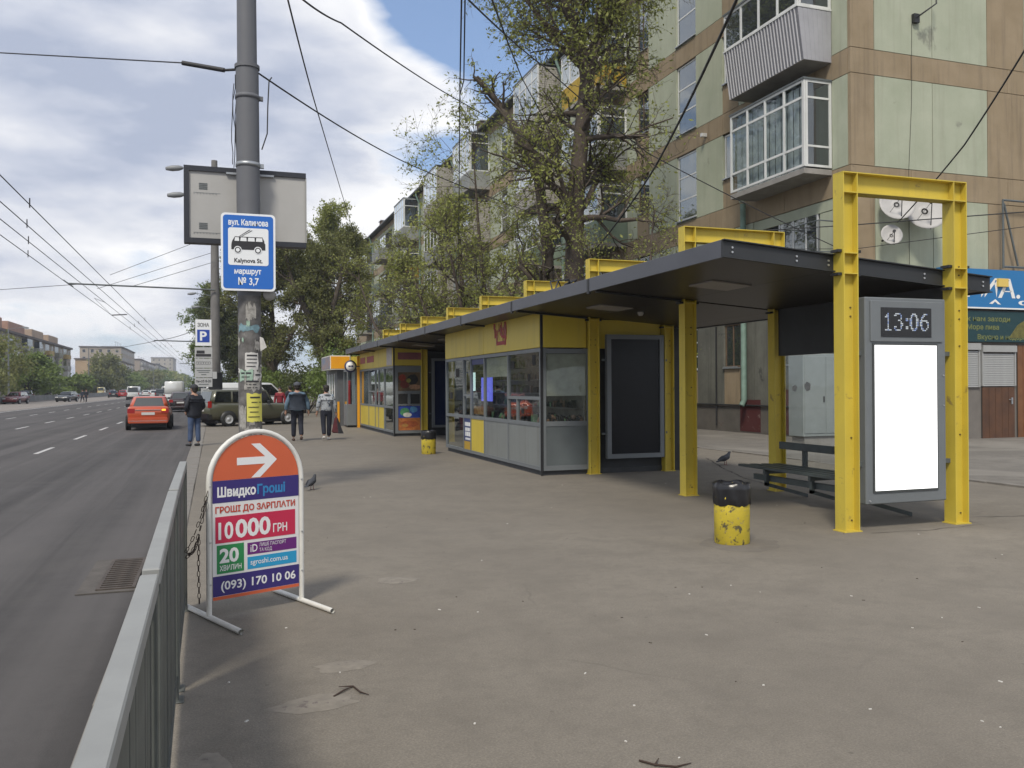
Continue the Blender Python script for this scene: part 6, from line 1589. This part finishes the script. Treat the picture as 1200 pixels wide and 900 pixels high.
for i,(x,lb) in enumerate(((-4.25,'trolley wire nearest the kerb'),(-4.85,'second trolley wire from the kerb'),(-5.35,'third trolley wire from the kerb'),(-5.9,'trolley wire farthest from the kerb'))):
    b = MB(); b.tube([(x+.25*(y>200)*0,y,6.2+(.25*abs(math.sin(y/44*math.pi))) *0) for y in (-10,20,44,92,140,240,420)],.013,5)
    for y in (24+3*i, 62+3*i, 100): b.tube([(x,y,6.12),(x,y,6.36)],.015,4)
    o = b.build('trolley_wire', WIRE, origin=(x,0,6.2)); tag(o, lb, 'wire', 'trolley wires over the near lanes')
b = MB(); b.tube([(-5.9,58.5,6.2),(-5.0,58.0,6.22)],.035,5); b.tube([(-5.9,58.5,6.2),(-6.1,52,6.6),(-5.35,50,6.2)],.012,4)
tag(b.build('wire_spacer', WIRE), 'short insulated crossbar between two trolley wires', 'spacer')
wire('span_wire','nearer long span wire crossing above the road to the left edge',[(-24.8,52,7.6),(-10.3,50.3,6.75),(-5.9,44,6.45)],.014)
wire('span_wire','far span wire crossing the road low in the sky',[(-25,205,10.2),(-5.5,95,6.5),(0.1,92,8.4)],.03,sagd=.3)
wire('span_wire','upper stay wire from the trolley pole',[(0.05,44,9.0),(-4.8,47,7.3)],.012); wire('span_wire','lower stay wire from the trolley pole',[(0.05,44,8.2),(-5.5,48,6.7)],.012)
# cables hanging along the big pole
b = MB(); rr = random.Random(2)
for k,(x0,z0,z1) in enumerate(((-.215,6.35,4.95),(-.19,6.30,4.96),(-.235,6.2,4.99))):
    b.tube([(PX_+x0+rr.uniform(-.02,.02), PY_-.02*k, z0+(z1-z0)*j/7) for j in range(8)],.006,4)
b.tube([(PX_+.33,13.58,6.36),(PX_+.29,13.58,6.30),(PX_+.27,13.58,5.9),(PX_+.26,13.58,5.5),(PX_+.18,13.58,5.25)],.010,5)
tag(b.build('hanging_cable', WIRE), 'thin loose cables hanging down along the big pole above the billboard', 'cable')

# ================================================================ VEHICLES
TAILR = mat('tail_light_red',(0.30,0.012,0.012),0.25); AMB = mat('indicator_on',(0.9,0.4,0.05),0.3,emit=(1.0,0.42,0.03),estr=0.9); HEADL = mat('head_light',(0.7,0.72,0.72),0.15); NPL = mat('number_plate',(0.55,0.55,0.53),0.5)
CHR = mat('chrome_strip',(0.5,0.5,0.5),0.2,0.8); RIM = mat('wheel_rim',(0.50,0.51,0.52),0.4,0.3)
def paint(n, c): return mat('car_paint_'+n, c, 0.28, 0.15, coat=.6, var=.03)
def loft(b, secs, close=True):
    n = len(secs[0]); o = [p for s_ in secs for p in s_]; fs = []
    for i in range(len(secs)-1):
        for j in range(n-1): fs.append((i*n+j,i*n+j+1,(i+1)*n+j+1,(i+1)*n+j))
        fs.append((i*n+n-1,i*n,(i+1)*n,(i+1)*n+n-1))
    fs.append(tuple(range(n-1,-1,-1))); fs.append(tuple((len(secs)-1)*n+j for j in range(n)))
    b.add(o, fs)
def car(name, label, loc, rz, P, kind='sedan', L_=4.4, Wd=1.72, H_=1.45, cat='car', group=None, signal=False, detail=True, roofm=None):
    """local axes: +y forward, x right; body sections along y"""
    t = thing(name, label, cat, loc, rz, group, local=True)
    hw = Wd/2; h = L_/2; gc = .20
    if kind == 'sedan': belt = .92; prof = [(-h,.62,.80),(-h+.05,.40,.98),(-h+.35,.30,1.02),(-h+.9,.28,.98),(-.3,.26,.95),(.75,.26,.95),(h-.7,.28,.88),(h-.15,.32,.72),(h,.42,.62)]; gh = [(-h+.55,-h+1.15),(h-1.35,.38)]; 
    elif kind == 'wagon': prof = [(-h,.45,.85),(-h+.04,.32,1.02),(-h+.4,.30,1.02),(-.3,.28,1.0),(.75,.28,.99),(h-.7,.30,.93),(h-.15,.34,.75),(h,.45,.62)]; gh = [(-h+.06,-h+.28),(h-1.35,.55)]
    elif kind == 'van': prof = [(-h,.45,1.15),(-h+.03,.32,1.2),(0,.3,1.2),(h-1.0,.3,1.15),(h-.2,.36,.98),(h,.5,.75)]; gh = [(-h+.03,-h+.1),(h-.75,h-1.6)]
    else: prof = [(-h,.45,.9),(-h+.04,.32,1.0),(0,.28,.98),(h-.8,.30,.92),(h-.15,.34,.74),(h,.45,.6)]; gh = [(-h+.08,-h+.55),(h-1.25,.5)]
    b = MB(); secs = []
    for (y, zb, zt) in prof:
        e = .90 if abs(y) > h-.1 else (.97 if abs(y) > h-.45 else 1.0)
        w = hw*e; zm = zb+(zt-zb)*.55
        half = [(w*.86,zb),(w*.97,zb+(zt-zb)*.18),(w,zm),(w*.985,zb+(zt-zb)*.80),(w*.93,zt-.02),(w*.78,zt)]
        secs.append([(x,y,z) for x,z in half] + [(-x,y,z) for x,z in reversed(half)])
    b.smooth = True; loft(b, secs)
    zb_ = max(p[2] for p in prof)-.04
    # greenhouse
    (y0b,y0t),(y1b,y1t) = gh; wt = hw*.74 if kind != 'van' else hw*.86; wb = hw*.90
    def ring(f):
        z = zb_ + (H_-zb_)*f; ya = y0b+(y0t-y0b)*f; yb = y1b+(y1t-y1b)*f; w = wb+(wt-wb)*f; r = .16
        return [(-w,ya+r,z),(-w+r,ya,z),(w-r,ya,z),(w,ya+r,z),(w,yb-r,z),(w-r*1.2,yb,z),(-w+r*1.2,yb,z),(-w,yb-r,z)]
    rs = [ring(0),ring(.5),ring(.92)]; top = [(x*.93,y+(.04 if y<0 else -.04),H_-.015) for x,y,z in ring(1)]; rs.append(top)
    top2 = [(x*.6,y*.7,H_) for x,y,z in ring(1)]; rs.append(top2)
    loft(b, rs)
    body = b.build('body', P, t, recalc=True)
    for p in body.data.polygons: p.use_smooth = True
    # glass
    def onface(f): 
        z = zb_ + (H_-zb_)*f; return z, y0b+(y0t-y0b)*f, y1b+(y1t-y1b)*f, wb+(wt-wb)*f
    f0, f1 = .10, .86
    z0_, ya0, yb0, w0 = onface(f0); z1_, ya1, yb1, w1 = onface(f1)
    q = MB(); d = .006
    q.hexa([(-w0+.15,ya0-d,z0_),(w0-.15,ya0-d,z0_),(w0-.15,ya0+.03,z0_),(-w0+.15,ya0+.03,z0_),(-w1+.15,ya1-d,z1_),(w1-.15,ya1-d,z1_),(w1-.15,ya1+.03,z1_),(-w1+.15,ya1+.03,z1_)])
    if not (kind == 'van' and cat == 'van' and L_ > 5.3): q.build('rear_window', CARGLASS, t)
    q = MB(); q.hexa([(-w0+.17,yb0-.03,z0_),(w0-.17,yb0-.03,z0_),(w0-.17,yb0+d,z0_),(-w0+.17,yb0+d,z0_),(-w1+.17,yb1-.03,z1_),(w1-.17,yb1-.03,z1_),(w1-.17,yb1+d,z1_),(-w1+.17,yb1+d,z1_)]); q.build('windscreen', CARGLASS, t)
    spans = {'sedan':[(.10,.46),(.50,.90)],'wagon':[(.05,.30),(.33,.60),(.63,.93)],'van':[(.78,.95)],'hatch':[(.10,.45),(.50,.92)]}[kind]
    for s_ in (-1,1):
        for a, c in spans:
            ya_0, ya_1 = ya0+(yb0-ya0)*a, ya0+(yb0-ya0)*c; ya_2, ya_3 = ya1+(yb1-ya1)*max(a,.05), ya1+(yb1-ya1)*c
            q = MB(); q.hexa([(s_*(w0-.03),ya_0,z0_),(s_*(w0+d),ya_0,z0_),(s_*(w0+d),ya_1,z0_),(s_*(w0-.03),ya_1,z0_),(s_*(w1-.03),ya_2,z1_),(s_*(w1+d),ya_2,z1_),(s_*(w1+d),ya_3,z1_),(s_*(w1-.03),ya_3,z1_)]); q.build('side_window', CARGLASS, t)
    # wheels
    r = .31 if kind != 'van' else .34; wm = None
    for yy in (-h+.82, h-.82):
        for s_ in (-1,1):
            q = MB(); q.lathe([(0,-.008),(r+.06,-.008),(r+.06,.004),(0,.004)],18,(s_*hw,yy,r+.01),'x'); q.build('wheel_arch', BLACK, t)
            q = MB(); q.lathe([(r*.62,-.1),(r*.96,-.1),(r,-.07),(r,.07),(r*.96,.1),(r*.62,.1)],20,(s_*(hw-.05),yy,r),'x'); w = q.build('wheel', RUBBER, t)
            q = MB(); q.lathe([(0,s_*.085),(r*.18,s_*.09),(r*.2,s_*.07),(r*.56,s_*.075),(r*.62,s_*.095),(r*.62,-s_*.02),(0,-s_*.02)],14,(s_*(hw-.05),yy,r),'x'); q.build('rim', RIM, w)
    q = MB(); q.box(-hw*.80,hw*.80,-h+.3,h-.3,.14,.34); q.build('underbody', BLACK, t)
    # lights, bumpers, plate
    for s_ in (-1,1):
        q = MB()
        if kind == 'van': q.box(s_*hw*.80,s_*hw*.93,-h-.012,-h+.05,.85,1.15)
        elif kind in ('wagon',): q.box(s_*hw*.76,s_*hw*.915,-h-.012,-h+.10,.82,1.10)
        else: q.box(s_*hw*.60,s_*hw*.93,-h-.006,-h+.10,.74,.93)
        lt_ = q.build('tail_light', TAILR, t)
        if signal and s_ > 0: q = MB(); q.box(s_*hw*.62,s_*hw*.80,-h-.014,-h-.006,.83,.91); q.build('indicator', AMB, lt_)
        q = MB(); q.box(s_*hw*.52,s_*hw*.90,h-.09,h+.008,.60,.72 if kind!='van' else .95); q.build('headlight', HEADL, t)
    q = MB(); q.box(-hw*.90,hw*.90,-h-.06,-h+.16,.30,.56); q.build('bumper', P if kind in ('sedan','hatch') else BLACKP, t, bevel=.035, seg=2)
    q = MB(); q.box(-hw*.90,hw*.90,h-.16,h+.05,.26,.50); q.build('bumper', P if kind in ('sedan','hatch') else BLACKP, t, bevel=.035, seg=2)
    q = MB(); q.box(-.26,.26,-h-.022,-h-.006,.66,.77); q.build('number_plate', NPL, t)
    if kind == 'sedan': q = MB(); q.box(-hw*.58,hw*.58,-h-.015,-h+.02,.86,.885); q.build('chrome_strip', CHR, t); q = MB(); q.box(-hw*.86,hw*.86,-h-.065,-h-.058,.40,.42); q.build('bumper_strip', CHR, t)
    for s_ in (-1,1): q = MB(); q.box(s_*hw*.97,s_*(hw+.17),yb0-.45,yb0-.36,zb_-.02,zb_+.13); q.build('wing_mirror', BLACKP if kind != 'van' else P, t, bevel=.02)
    if kind == 'wagon':
        for s_ in (-1,1): q = MB(); q.tube([(s_*wt*.88,y0t+.2,H_-.01),(s_*wt*.88,y0t+.25,H_+.05),(s_*wt*.88,y1t-.3,H_+.05),(s_*wt*.88,y1t-.2,H_-.01)],.014,5); q.build('roof_rail', BLACKP, t)
    return t
RZ = -.12
car('red_sedan','metallic orange red sedan driving away with its right indicator lit',(-2.66,41.9,RZ),.02,paint('orange_red',(0.50,0.085,0.03)),'sedan',L_=4.3,Wd=1.74,H_=1.44,signal=True)
car('dark_sedan','dark brown sedan ahead of the red one, partly behind the standing man',(-2.35,72,RZ),0,paint('dark_maroon',(0.035,0.014,0.014)),'sedan',signal=False,H_=1.5)
car('green_wagon','olive green estate car with roof rails parked across the pavement behind the big pole',(1.55,40.7,0),R(-66),paint('olive',(0.085,0.085,0.055)),'wagon',L_=4.45,Wd=1.74,H_=1.60)
car('dark_wagon','dark estate car parked behind the parking sign pole and the standing man',(0.0,46.5,0),R(-8),paint('graphite',(0.03,0.033,0.036)),'wagon',L_=4.4,H_=1.5)
car('white_van','long white van parked behind the olive estate car',(1.9,50,0),R(-75),paint('white',(0.60,0.61,0.60)),'van',L_=5.2,Wd=1.9,H_=1.95,cat='van')
car('white_van','tall white van ahead of the dark sedan in the kerb lane',(-3.7,95,RZ),0,paint('white',(0.6,0.6,0.6)),'van',L_=5.8,Wd=2.0,H_=2.5,cat='van')
car('white_van','white van alone in the middle lane, left of the red sedan',(-11.9,150,RZ),0,paint('white',(0.6,0.6,0.6)),'van',L_=5.0,Wd=1.95,H_=2.15,cat='van')
car('dark_suv','dark hatchback between the white vans in the far queue',(-8.2,156,RZ),0,paint('graphite',(0.03,0.03,0.03)),'wagon',L_=4.5,Wd=1.9,H_=1.7)
car('white_hatchback','white hatchback left of the dark one in the far queue',(-10.6,180,RZ),0,paint('white',(0.6,0.6,0.6)),'hatch',L_=4.1,Wd=1.8,H_=1.5)
car('white_van','small far white van seen over the dark hatchback',(-9.0,190,RZ),0,paint('white',(0.6,0.6,0.6)),'van',L_=5.0,Wd=1.9,H_=2.2,cat='van')
car('red_hatchback','small red car on the left part of the road far ahead',(-18.0,200,RZ),0,paint('red',(0.35,0.02,0.02)),'hatch',H_=1.5)
car('dark_hatchback','black car left of the small red one far ahead',(-19.6,196,RZ),R(8),paint('black',(0.02,0.02,0.022)),'hatch')
car('grey_hatchback','dark hatchback facing the camera beside the roadside wall',(-19.5,136,RZ),R(168),paint('graphite',(0.03,0.03,0.03)),'hatch',H_=1.45)
car('white_hatchback','first far white car in the gap left of the queue',(-14.5,215,RZ),0,paint('white',(0.6,0.6,0.6)),'hatch')
car('silver_sedan','silver sedan beyond the first far white car',(-14.3,236,RZ),0,paint('silver',(0.35,0.36,0.37)),'sedan')
car('dark_red_hatchback','dark red car at the left edge before the roadside wall',(-23.0,121,RZ),R(172),paint('dark_red',(0.14,0.015,0.02)),'hatch',H_=1.5)
for i,(x,y,c,lb) in enumerate(((-26.6,124,(0.2,0.02,0.03),'dark red car behind the roadside wall near the left edge'),(-26.6,146,(0.05,0.055,0.06),'charcoal car behind the roadside wall'),(-26.6,180,(0.5,0.5,0.5),'pale car behind the roadside wall below the brick block'),(-26.6,206,(0.03,0.03,0.035),'black car behind the roadside wall below the brick block'),(-26.6,240,(0.45,0.40,0.2),'yellowish van behind the roadside wall'),(-26.6,262,(0.06,0.02,0.02),'maroon car behind the roadside wall beyond the van'),(-26.6,300,(0.5,0.5,0.5),'white car behind the roadside wall below the ochre wall'))):
    car('parked_car', lb, (x,y,.02), R(180 if i%2 else 0), paint('row%d'%i,c), 'van' if i==4 else 'hatch', group='cars parked behind the roadside wall', H_=2.1 if i==4 else 1.5)

# ================================================================ PEOPLE, BIRDS
def skin(name, verts, edges, radii, material, parent, root=0, sub=2, mats=None):
    me = bpy.data.meshes.new(name); me.from_pydata(verts, edges, []); o = bpy.data.objects.new(name, me); COL.objects.link(o)
    o.modifiers.new('skin','SKIN'); sv = me.skin_vertices[0].data
    for i, r in enumerate(radii): sv[i].radius = r if hasattr(r,'__len__') else (r,r)
    for i in range(len(verts)): sv[i].use_root = (i == root)
    if sub: md = o.modifiers.new('sub','SUBSURF'); md.levels = sub; md.render_levels = sub
    bpy.context.view_layer.update(); dg = bpy.context.evaluated_depsgraph_get()
    nm = bpy.data.meshes.new_from_object(o.evaluated_get(dg)); bpy.data.objects.remove(o); bpy.data.meshes.remove(me)
    nm.materials.clear(); nm.materials.append(material)
    for p in nm.polygons: p.use_smooth = True
    r_ = bpy.data.objects.new(name, nm); COL.objects.link(r_); r_.parent = parent
    FR[r_.name] = Matrix.Identity(4)
    return r_
SKINM = mat('skin',(0.38,0.22,0.155),0.6)
def hand(b, w, d, side, s=1.0):
    """palm + five bent fingers; w wrist point, d pointing direction (down the arm)"""
    w = Vector(w); d = Vector(d).normalized(); sx = Vector((0,1,0)); sx = (sx - d*sx.dot(d)).normalized(); nrm = d.cross(sx)*side
    b.tube([w-d*.02, w+d*.02, w+d*.055, w+d*.09],[.024,.030,.036,.030],8,squash=1.0)
    for k,(o_,l) in enumerate(((.027,.062),(.009,.072),(-.009,.068),(-.026,.052))):
        p = w+d*.085+sx*o_; p1 = p+d*l*.5; p2 = p1+(d*.8+nrm*.5).normalized()*l*.35; p3 = p2+(d*.4+nrm*.9).normalized()*l*.3
        b.tube([p,p1,p2,p3],[.0095,.009,.008,.005],6)
    p = w+d*.03+sx*.03; b.tube([p,p+sx*.025+d*.02,p+sx*.035+d*.05+nrm*.012],[.011,.010,.007],6)
def person(label, loc, rz, h=1.75, lstep=0.0, rstep=0.0, lknee=0.0, rknee=0.0, arms=None, top=None, topm=None, legm=None, shoem=None, hairm=None, hat=None, build=1.0, long=.0, group=None, backpack=None, sleeve=True):
    """facing +y. arms = ((elbow,wrist) left, (elbow,wrist) right); steps: forward offset of the ankle"""
    t = thing('person', label, 'person', loc, rz, group, local=True); k = h/1.75
    def V(x,y,z): return (x*k,y*k,z*k)
    if arms is None: arms = (((-.27,-.02,1.13),(-.27,.06,.88)),((.27,-.02,1.13),(.27,.06,.88)))
    (le,lw),(re,rw) = arms
    lk_ = (-.10, lstep*.5+lknee, .50+.03*(lknee>0)); rk = (.10, rstep*.5+rknee, .50+.03*(rknee>0))
    la = (-.10, lstep, .09+(.06 if lstep<-.15 else 0)); ra = (.10, rstep, .09+(.06 if rstep<-.15 else 0))
    pts = [V(0,0,.96),V(0,0,1.12),V(0,-.01,1.30),V(0,-.015,1.43),V(0,0,1.51),V(0,.012,1.585),V(0,.02,1.655),V(0,.01,1.715),
           V(-.18,-.01,1.41),V(*le),V(*lw), V(.18,-.01,1.41),V(*re),V(*rw), V(-.095,0,.90),V(*lk_),V(*la), V(.095,0,.90),V(*rk),V(*ra)]
    ed = [(0,1),(1,2),(2,3),(3,4),(4,5),(5,6),(6,7),(3,8),(8,9),(9,10),(3,11),(11,12),(12,13),(0,14),(14,15),(15,16),(0,17),(17,18),(18,19)]
    B_ = build
    rad = [(.15*B_,.11*B_),(.14*B_,.105*B_),(.165*B_,.115*B_),(.12,.085),(.055,.055),(.075,.085),(.083,.10),(.06,.07),.062,.045,.03,.062,.045,.03,(.085,.085),.058,.04,(.085,.085),.058,.04]
    rad = [tuple(q*k for q in r) if hasattr(r,'__len__') else r*k for r in rad]
    body = skin('body', pts, ed, rad, SKINM, t)
    # face, ears and hands joined into the body mesh
    b = MB()
    b.tube([V(0,.10,1.66),V(0,.122,1.63),V(0,.105,1.615)],[.010*k,.016*k,.012*k],6)
    for s_ in (-1,1):
        b.lathe([(0,-.008),(.028,-.006),(.03,.004),(0,.01)],8,V(s_*.083,.01,1.64),'x'); b.lathe([(0,-.008),(.011,0),(0,.008)],6,V(s_*.032,.098,1.665),'y')
    b.tube([V(-.025,.102,1.585),V(0,.108,1.583),V(.025,.102,1.585)],.007*k,5)
    hand(b, V(*lw), Vector(V(*lw))-Vector(V(*le)), 1, k); hand(b, V(*rw), Vector(V(*rw))-Vector(V(*re)), -1, k)
    hm = bpy.data.meshes.new('tmp'); hm.from_pydata(b.v, [], b.f)
    bm = bmesh.new(); bm.from_mesh(body.data); bm.from_mesh(hm); bmesh.ops.recalc_face_normals(bm, faces=bm.faces)
    for f in bm.faces: f.smooth = True; f.material_index = 0
    bm.to_mesh(body.data); bm.free(); bpy.data.meshes.remove(hm)
    # trousers
    pts2 = [V(0,0,.97),V(0,0,1.03),V(-.10,0,.87),V(*lk_),V(la[0],la[1],la[2]+.02),V(.10,0,.87),V(*rk),V(ra[0],ra[1],ra[2]+.02)]
    skin('trousers', pts2, [(0,1),(0,2),(2,3),(3,4),(0,5),(5,6),(6,7)], [tuple(q*k for q in r) for r in ((.165*B_,.125*B_),(.16*B_,.12*B_),(.108,.11),(.078,.082),(.066,.072),(.108,.11),(.078,.082),(.066,.072))], legm, t)
    # jacket
    pts3 = [V(0,0,1.15),V(0,0,.91-long),V(0,-.01,1.30),V(0,-.015,1.42),V(0,0,1.475),V(-.185,-.01,1.40),V(*le),V(.185,-.01,1.40),V(*re)]
    ed3 = [(0,1),(0,2),(2,3),(3,4),(3,5),(5,6),(3,7),(7,8)]; r3 = [(.185*B_,.145*B_),(.19*B_,.15*B_),(.20*B_,.15*B_),(.155,.12),(.075,.075),(.085,.085),(.068,.07),(.085,.085),(.068,.07)]
    if sleeve:
        wl = Vector(le).lerp(Vector(lw),.88); wr = Vector(re).lerp(Vector(rw),.88)
        pts3 += [V(*wl),V(*wr)]; ed3 += [(6,9),(8,10)]; r3 += [(.052,.052),(.052,.052)]
    skin('jacket', pts3, ed3, [tuple(q*k for q in r) for r in r3], topm, t)
    for (a, nm_) in ((la,'shoe'),(ra,'shoe')):
        dz = a[2]-.09
        skin(nm_, [V(a[0],a[1]-.05,.045+dz),V(a[0],a[1]+.06,.04+dz),V(a[0]+(.01 if a[0]>0 else -.01),a[1]+.17,.035+dz*.3)], [(0,1),(1,2)], [(.045*k,.045*k),(.05*k,.045*k),(.045*k,.032*k)], shoem, t, root=0)
    def ball(b, c, r, n=14, m_=9, lo=-1.0):
        c = V(*c); vs = []
        for i in range(m_+1):
            a = math.pi/2 - (math.pi/2 - math.asin(lo))*i/m_
            for j in range(n): q = 2*math.pi*j/n; vs.append((c[0]+r[0]*k*math.cos(a)*math.cos(q), c[1]+r[1]*k*math.cos(a)*math.sin(q), c[2]+r[2]*k*math.sin(a)))
        b.smooth = True; b.add(vs, [(i*n+j,i*n+(j+1)%n,(i+1)*n+(j+1)%n,(i+1)*n+j) for i in range(m_) for j in range(n)])
    if hat:
        b = MB(); ball(b, (0,-.005,1.695), (.108,.124,.095), lo=-.25); ball(b, (0,.115,1.70), (.075,.065,.010)); b.build('cap', hat, t, recalc=False)
    b = MB(); ball(b, (0,-.018,1.680), (.100,.112,.098)); ball(b, (0,-.045,1.61), (.080,.068,.075)); b.build('hair', hairm or HAIR, t, recalc=False)
    return t, k
JEAN = mat('denim',(0.055,0.085,0.16),0.85,var=0.25,vscale=6,bump=.2,bscale=60); DJEAN = mat('dark_denim',(0.012,0.014,0.025),0.85,var=.3,vscale=5); SHB = mat('black_leather',(0.015,0.014,0.014),0.5)
HAIR = mat('dark_hair',(0.02,0.016,0.013),0.7)
person('man in black jacket, jeans and dark cap standing at the kerb, hands in pockets', (-0.52,26.4,0), R(38), 1.74, lstep=.06, rstep=-.05,
       arms=(((-.30,-.06,1.14),(-.20,.09,.98)),((.30,-.06,1.14),(.20,.09,.98))), topm=mat('black_jacket',(0.012,0.014,0.022),0.7,var=.3,vscale=6), legm=JEAN, shoem=SHB, hat=mat('dark_cap',(0.03,0.032,0.038),0.8), build=1.28, long=.14)
person('walking man in a grey cap and dark vest over a blue shirt', (2.46,27.6,0), R(0), 1.80, lstep=.10, rstep=-.24, rknee=.12,
       arms=(((-.31,-.03,1.14),(-.33,.05,.90)),((.31,-.05,1.14),(.33,.0,.90))), topm=mat('blue_shirt',(0.10,0.16,0.22),0.8,var=.15,vscale=6), legm=DJEAN, shoem=mat('brown_shoe',(0.06,0.03,0.02),0.7), hat=mat('grey_cap',(0.07,0.075,0.09),0.85), build=1.15, long=.02)
skin('vest',[(0,0,1.22),(0,0,1.03),(0,-.01,1.40),(0,-.01,1.52)],[(0,1),(0,2),(2,3)],[(.262,.225),(.262,.225),(.275,.22),(.15,.15)],mat('dark_vest',(0.022,0.03,0.045),0.8,var=.2,vscale=5),bpy.data.objects['person.001'])
tw, kk = person('youth in a patterned hooded jacket walking away with a maroon bag', (3.36,27.7,0), R(4), 1.72, lstep=-.16, rstep=.10, lknee=.05,
       arms=(((-.26,-.05,1.14),(-.29,.02,.90)),((.27,-.03,1.12),(.33,.06,.86))), topm=mat('patterned_jacket',(0.30,0.32,0.34),0.8,col2=(0.42,0.45,0.48),vscale=8,spots=[((0.035,0.04,0.055),0.54,13),((0.12,0.18,0.26),0.60,7)]), legm=DJEAN, shoem=mat('white_trainers',(0.5,0.48,0.45),0.6), hairm=HAIR, build=1.0, long=.0)
skin('hood',[(0,-.10,1.47),(0,-.13,1.40)],[(0,1)],[(.11,.07),(.10,.06)],bpy.data.materials['patterned_jacket'],tw)
# bag in the hand
b = MB(); ox, oy = 3.36+.33, 27.75
b.hexa([(ox-.16,oy-.06,.22),(ox+.20,oy-.06,.20),(ox+.20,oy+.08,.20),(ox-.16,oy+.08,.22),(ox-.06,oy-.03,.72),(ox+.03,oy-.03,.72),(ox+.03,oy+.04,.72),(ox-.06,oy+.04,.72)])
bag = b.build('shopping_bag', mat('maroon_bag',(0.09,0.015,0.02),0.6,var=.3,vscale=8), bevel=.03, seg=2); tag(bag,'maroon and black bag hanging from the hand of the walking youth','bag')
b = MB(); b.hexa([(ox+.04,oy-.068,.20),(ox+.21,oy-.068,.195),(ox+.21,oy-.062,.195),(ox+.04,oy-.062,.2),(ox+.0,oy-.04,.66),(ox+.035,oy-.04,.66),(ox+.035,oy-.034,.66),(ox+.0,oy-.034,.66)]); b.build('dark_panel', BLACKP, bag)
b = MB(); b.tube([(ox-.04,oy,.70),(ox-.02,oy,.80),(ox+.02,oy,.70)],.008,5); b.build('strap', BLACKP, bag)
def simple_person(label, x, y, c1, c2, rz=0, h=1.7, hairc=None): 
    person(label, (x,y,0), rz, h, lstep=.12, rstep=-.12, topm=mat('coat_%s'%label[:14].replace(' ','_'),c1,.85,var=.2,vscale=4), legm=mat('legs_%s'%label[:14].replace(' ','_'),c2,.85), shoem=SHB, hairm=HAIR)
simple_person('woman in a dark red coat far along the pavement left of the walkers',3.2,45.5,(0.20,0.015,0.025),(0.02,0.02,0.025),R(160),1.68)
simple_person('dark clothed figure right behind the woman in red',3.9,48,(0.02,0.02,0.03),(0.02,0.02,0.02),R(20),1.76)
simple_person('person in a mauve top glimpsed right of the big pole',2.6,52,(0.16,0.09,0.15),(0.05,0.05,0.06),R(180),1.66)
simple_person('person in a pale top far behind the big pole',3.6,60,(0.40,0.38,0.25),(0.08,0.08,0.08),0,1.7)
# motor scooter rider far left
person('dark figure walking by the far lane left of the queue', (-16.3,130,RZ), R(150), 1.75, lstep=.2, rstep=-.2, topm=mat('black_coat',(0.015,0.017,0.025),.8), legm=DJEAN, shoem=SHB, hairm=HAIR)
person('second dark figure close behind the first by the far lane', (-16.9,131,RZ), R(140), 1.70, lstep=-.2, rstep=.2, topm=mat('navy_coat',(0.02,0.03,0.05),.8), legm=DJEAN, shoem=SHB, hairm=HAIR)
def pigeon(label, x, y, rz, s=1.0):
    t = thing('pigeon', label, 'pigeon', (x,y,0), rz, 'pigeons on the asphalt', local=True)
    PG = mat('pigeon_slate',(0.028,0.03,0.036),.7,col2=(0.055,0.058,0.068),vscale=30)
    body = skin('body',[(0,0,.125*s),(0,.05*s,.150*s),(0,.085*s,.195*s),(0,.10*s,.232*s),(0,.135*s,.226*s),(0,-.07*s,.105*s),(0,-.15*s,.080*s),(0,-.21*s,.066*s)],[(0,1),(1,2),(2,3),(3,4),(0,5),(5,6),(6,7)],[(.055*s,.055*s),(.052*s,.055*s),(.028*s,.03*s),(.024*s,.026*s),(.007*s,.006*s),(.045*s,.042*s),(.030*s,.014*s),(.032*s,.006*s)],PG,t)
    for q in (-1,1):
        b = MB(); b.tube([(q*.022*s,0,.085*s),(q*.024*s,.01*s,.04*s),(q*.024*s,.0,.008)],.005*s,5)
        for a in (-.5,0,.5): b.tube([(q*.024*s,0,.006),(q*.024*s+math.sin(a)*.03*s,math.cos(a)*.03*s,.004)],.003*s,4)
        b.build('leg', mat('pigeon_leg',(0.20,0.06,0.05),.6), t)
        skin('wing',[(q*.045*s,.03*s,.145*s),(q*.052*s,-.04*s,.130*s),(q*.030*s,-.15*s,.095*s)],[(0,1),(1,2)],[(.018*s,.036*s),(.014*s,.034*s),(.006*s,.010*s)],mat('pigeon_wing',(0.04,0.042,0.05),.7,var=.3,vscale=40),t)
pigeon('dark pigeon standing alone on the open pavement right of the folding sign',1.50,14.3,R(-35),1.0)
pigeon('dark pigeon on the asphalt behind the shelter, left of the bench',10.0,15.5,R(-80),1.15)

# ================================================================ AIR
hz = MB(); hz.box(-2550, 2550, -320, 5050, -1.3, 36)
hzo = hz.build('haze', bpy.data.materials.new('haze_air'), origin=(0,0,-1.3)); hzo['kind'] = 'stuff'
hm_ = hzo.data.materials[0]; hm_.use_nodes = True; tt = hm_.node_tree
for n_ in list(tt.nodes): tt.nodes.remove(n_)
pv = N(tt, 'ShaderNodeVolumePrincipled'); pv.inputs['Color'].default_value = (0.80,0.86,0.95,1); pv.inputs['Density'].default_value = 0.00045; pv.inputs['Anisotropy'].default_value = 0.2
oo = N(tt, 'ShaderNodeOutputMaterial'); L(tt, pv.outputs[0], oo.inputs['Volume'])
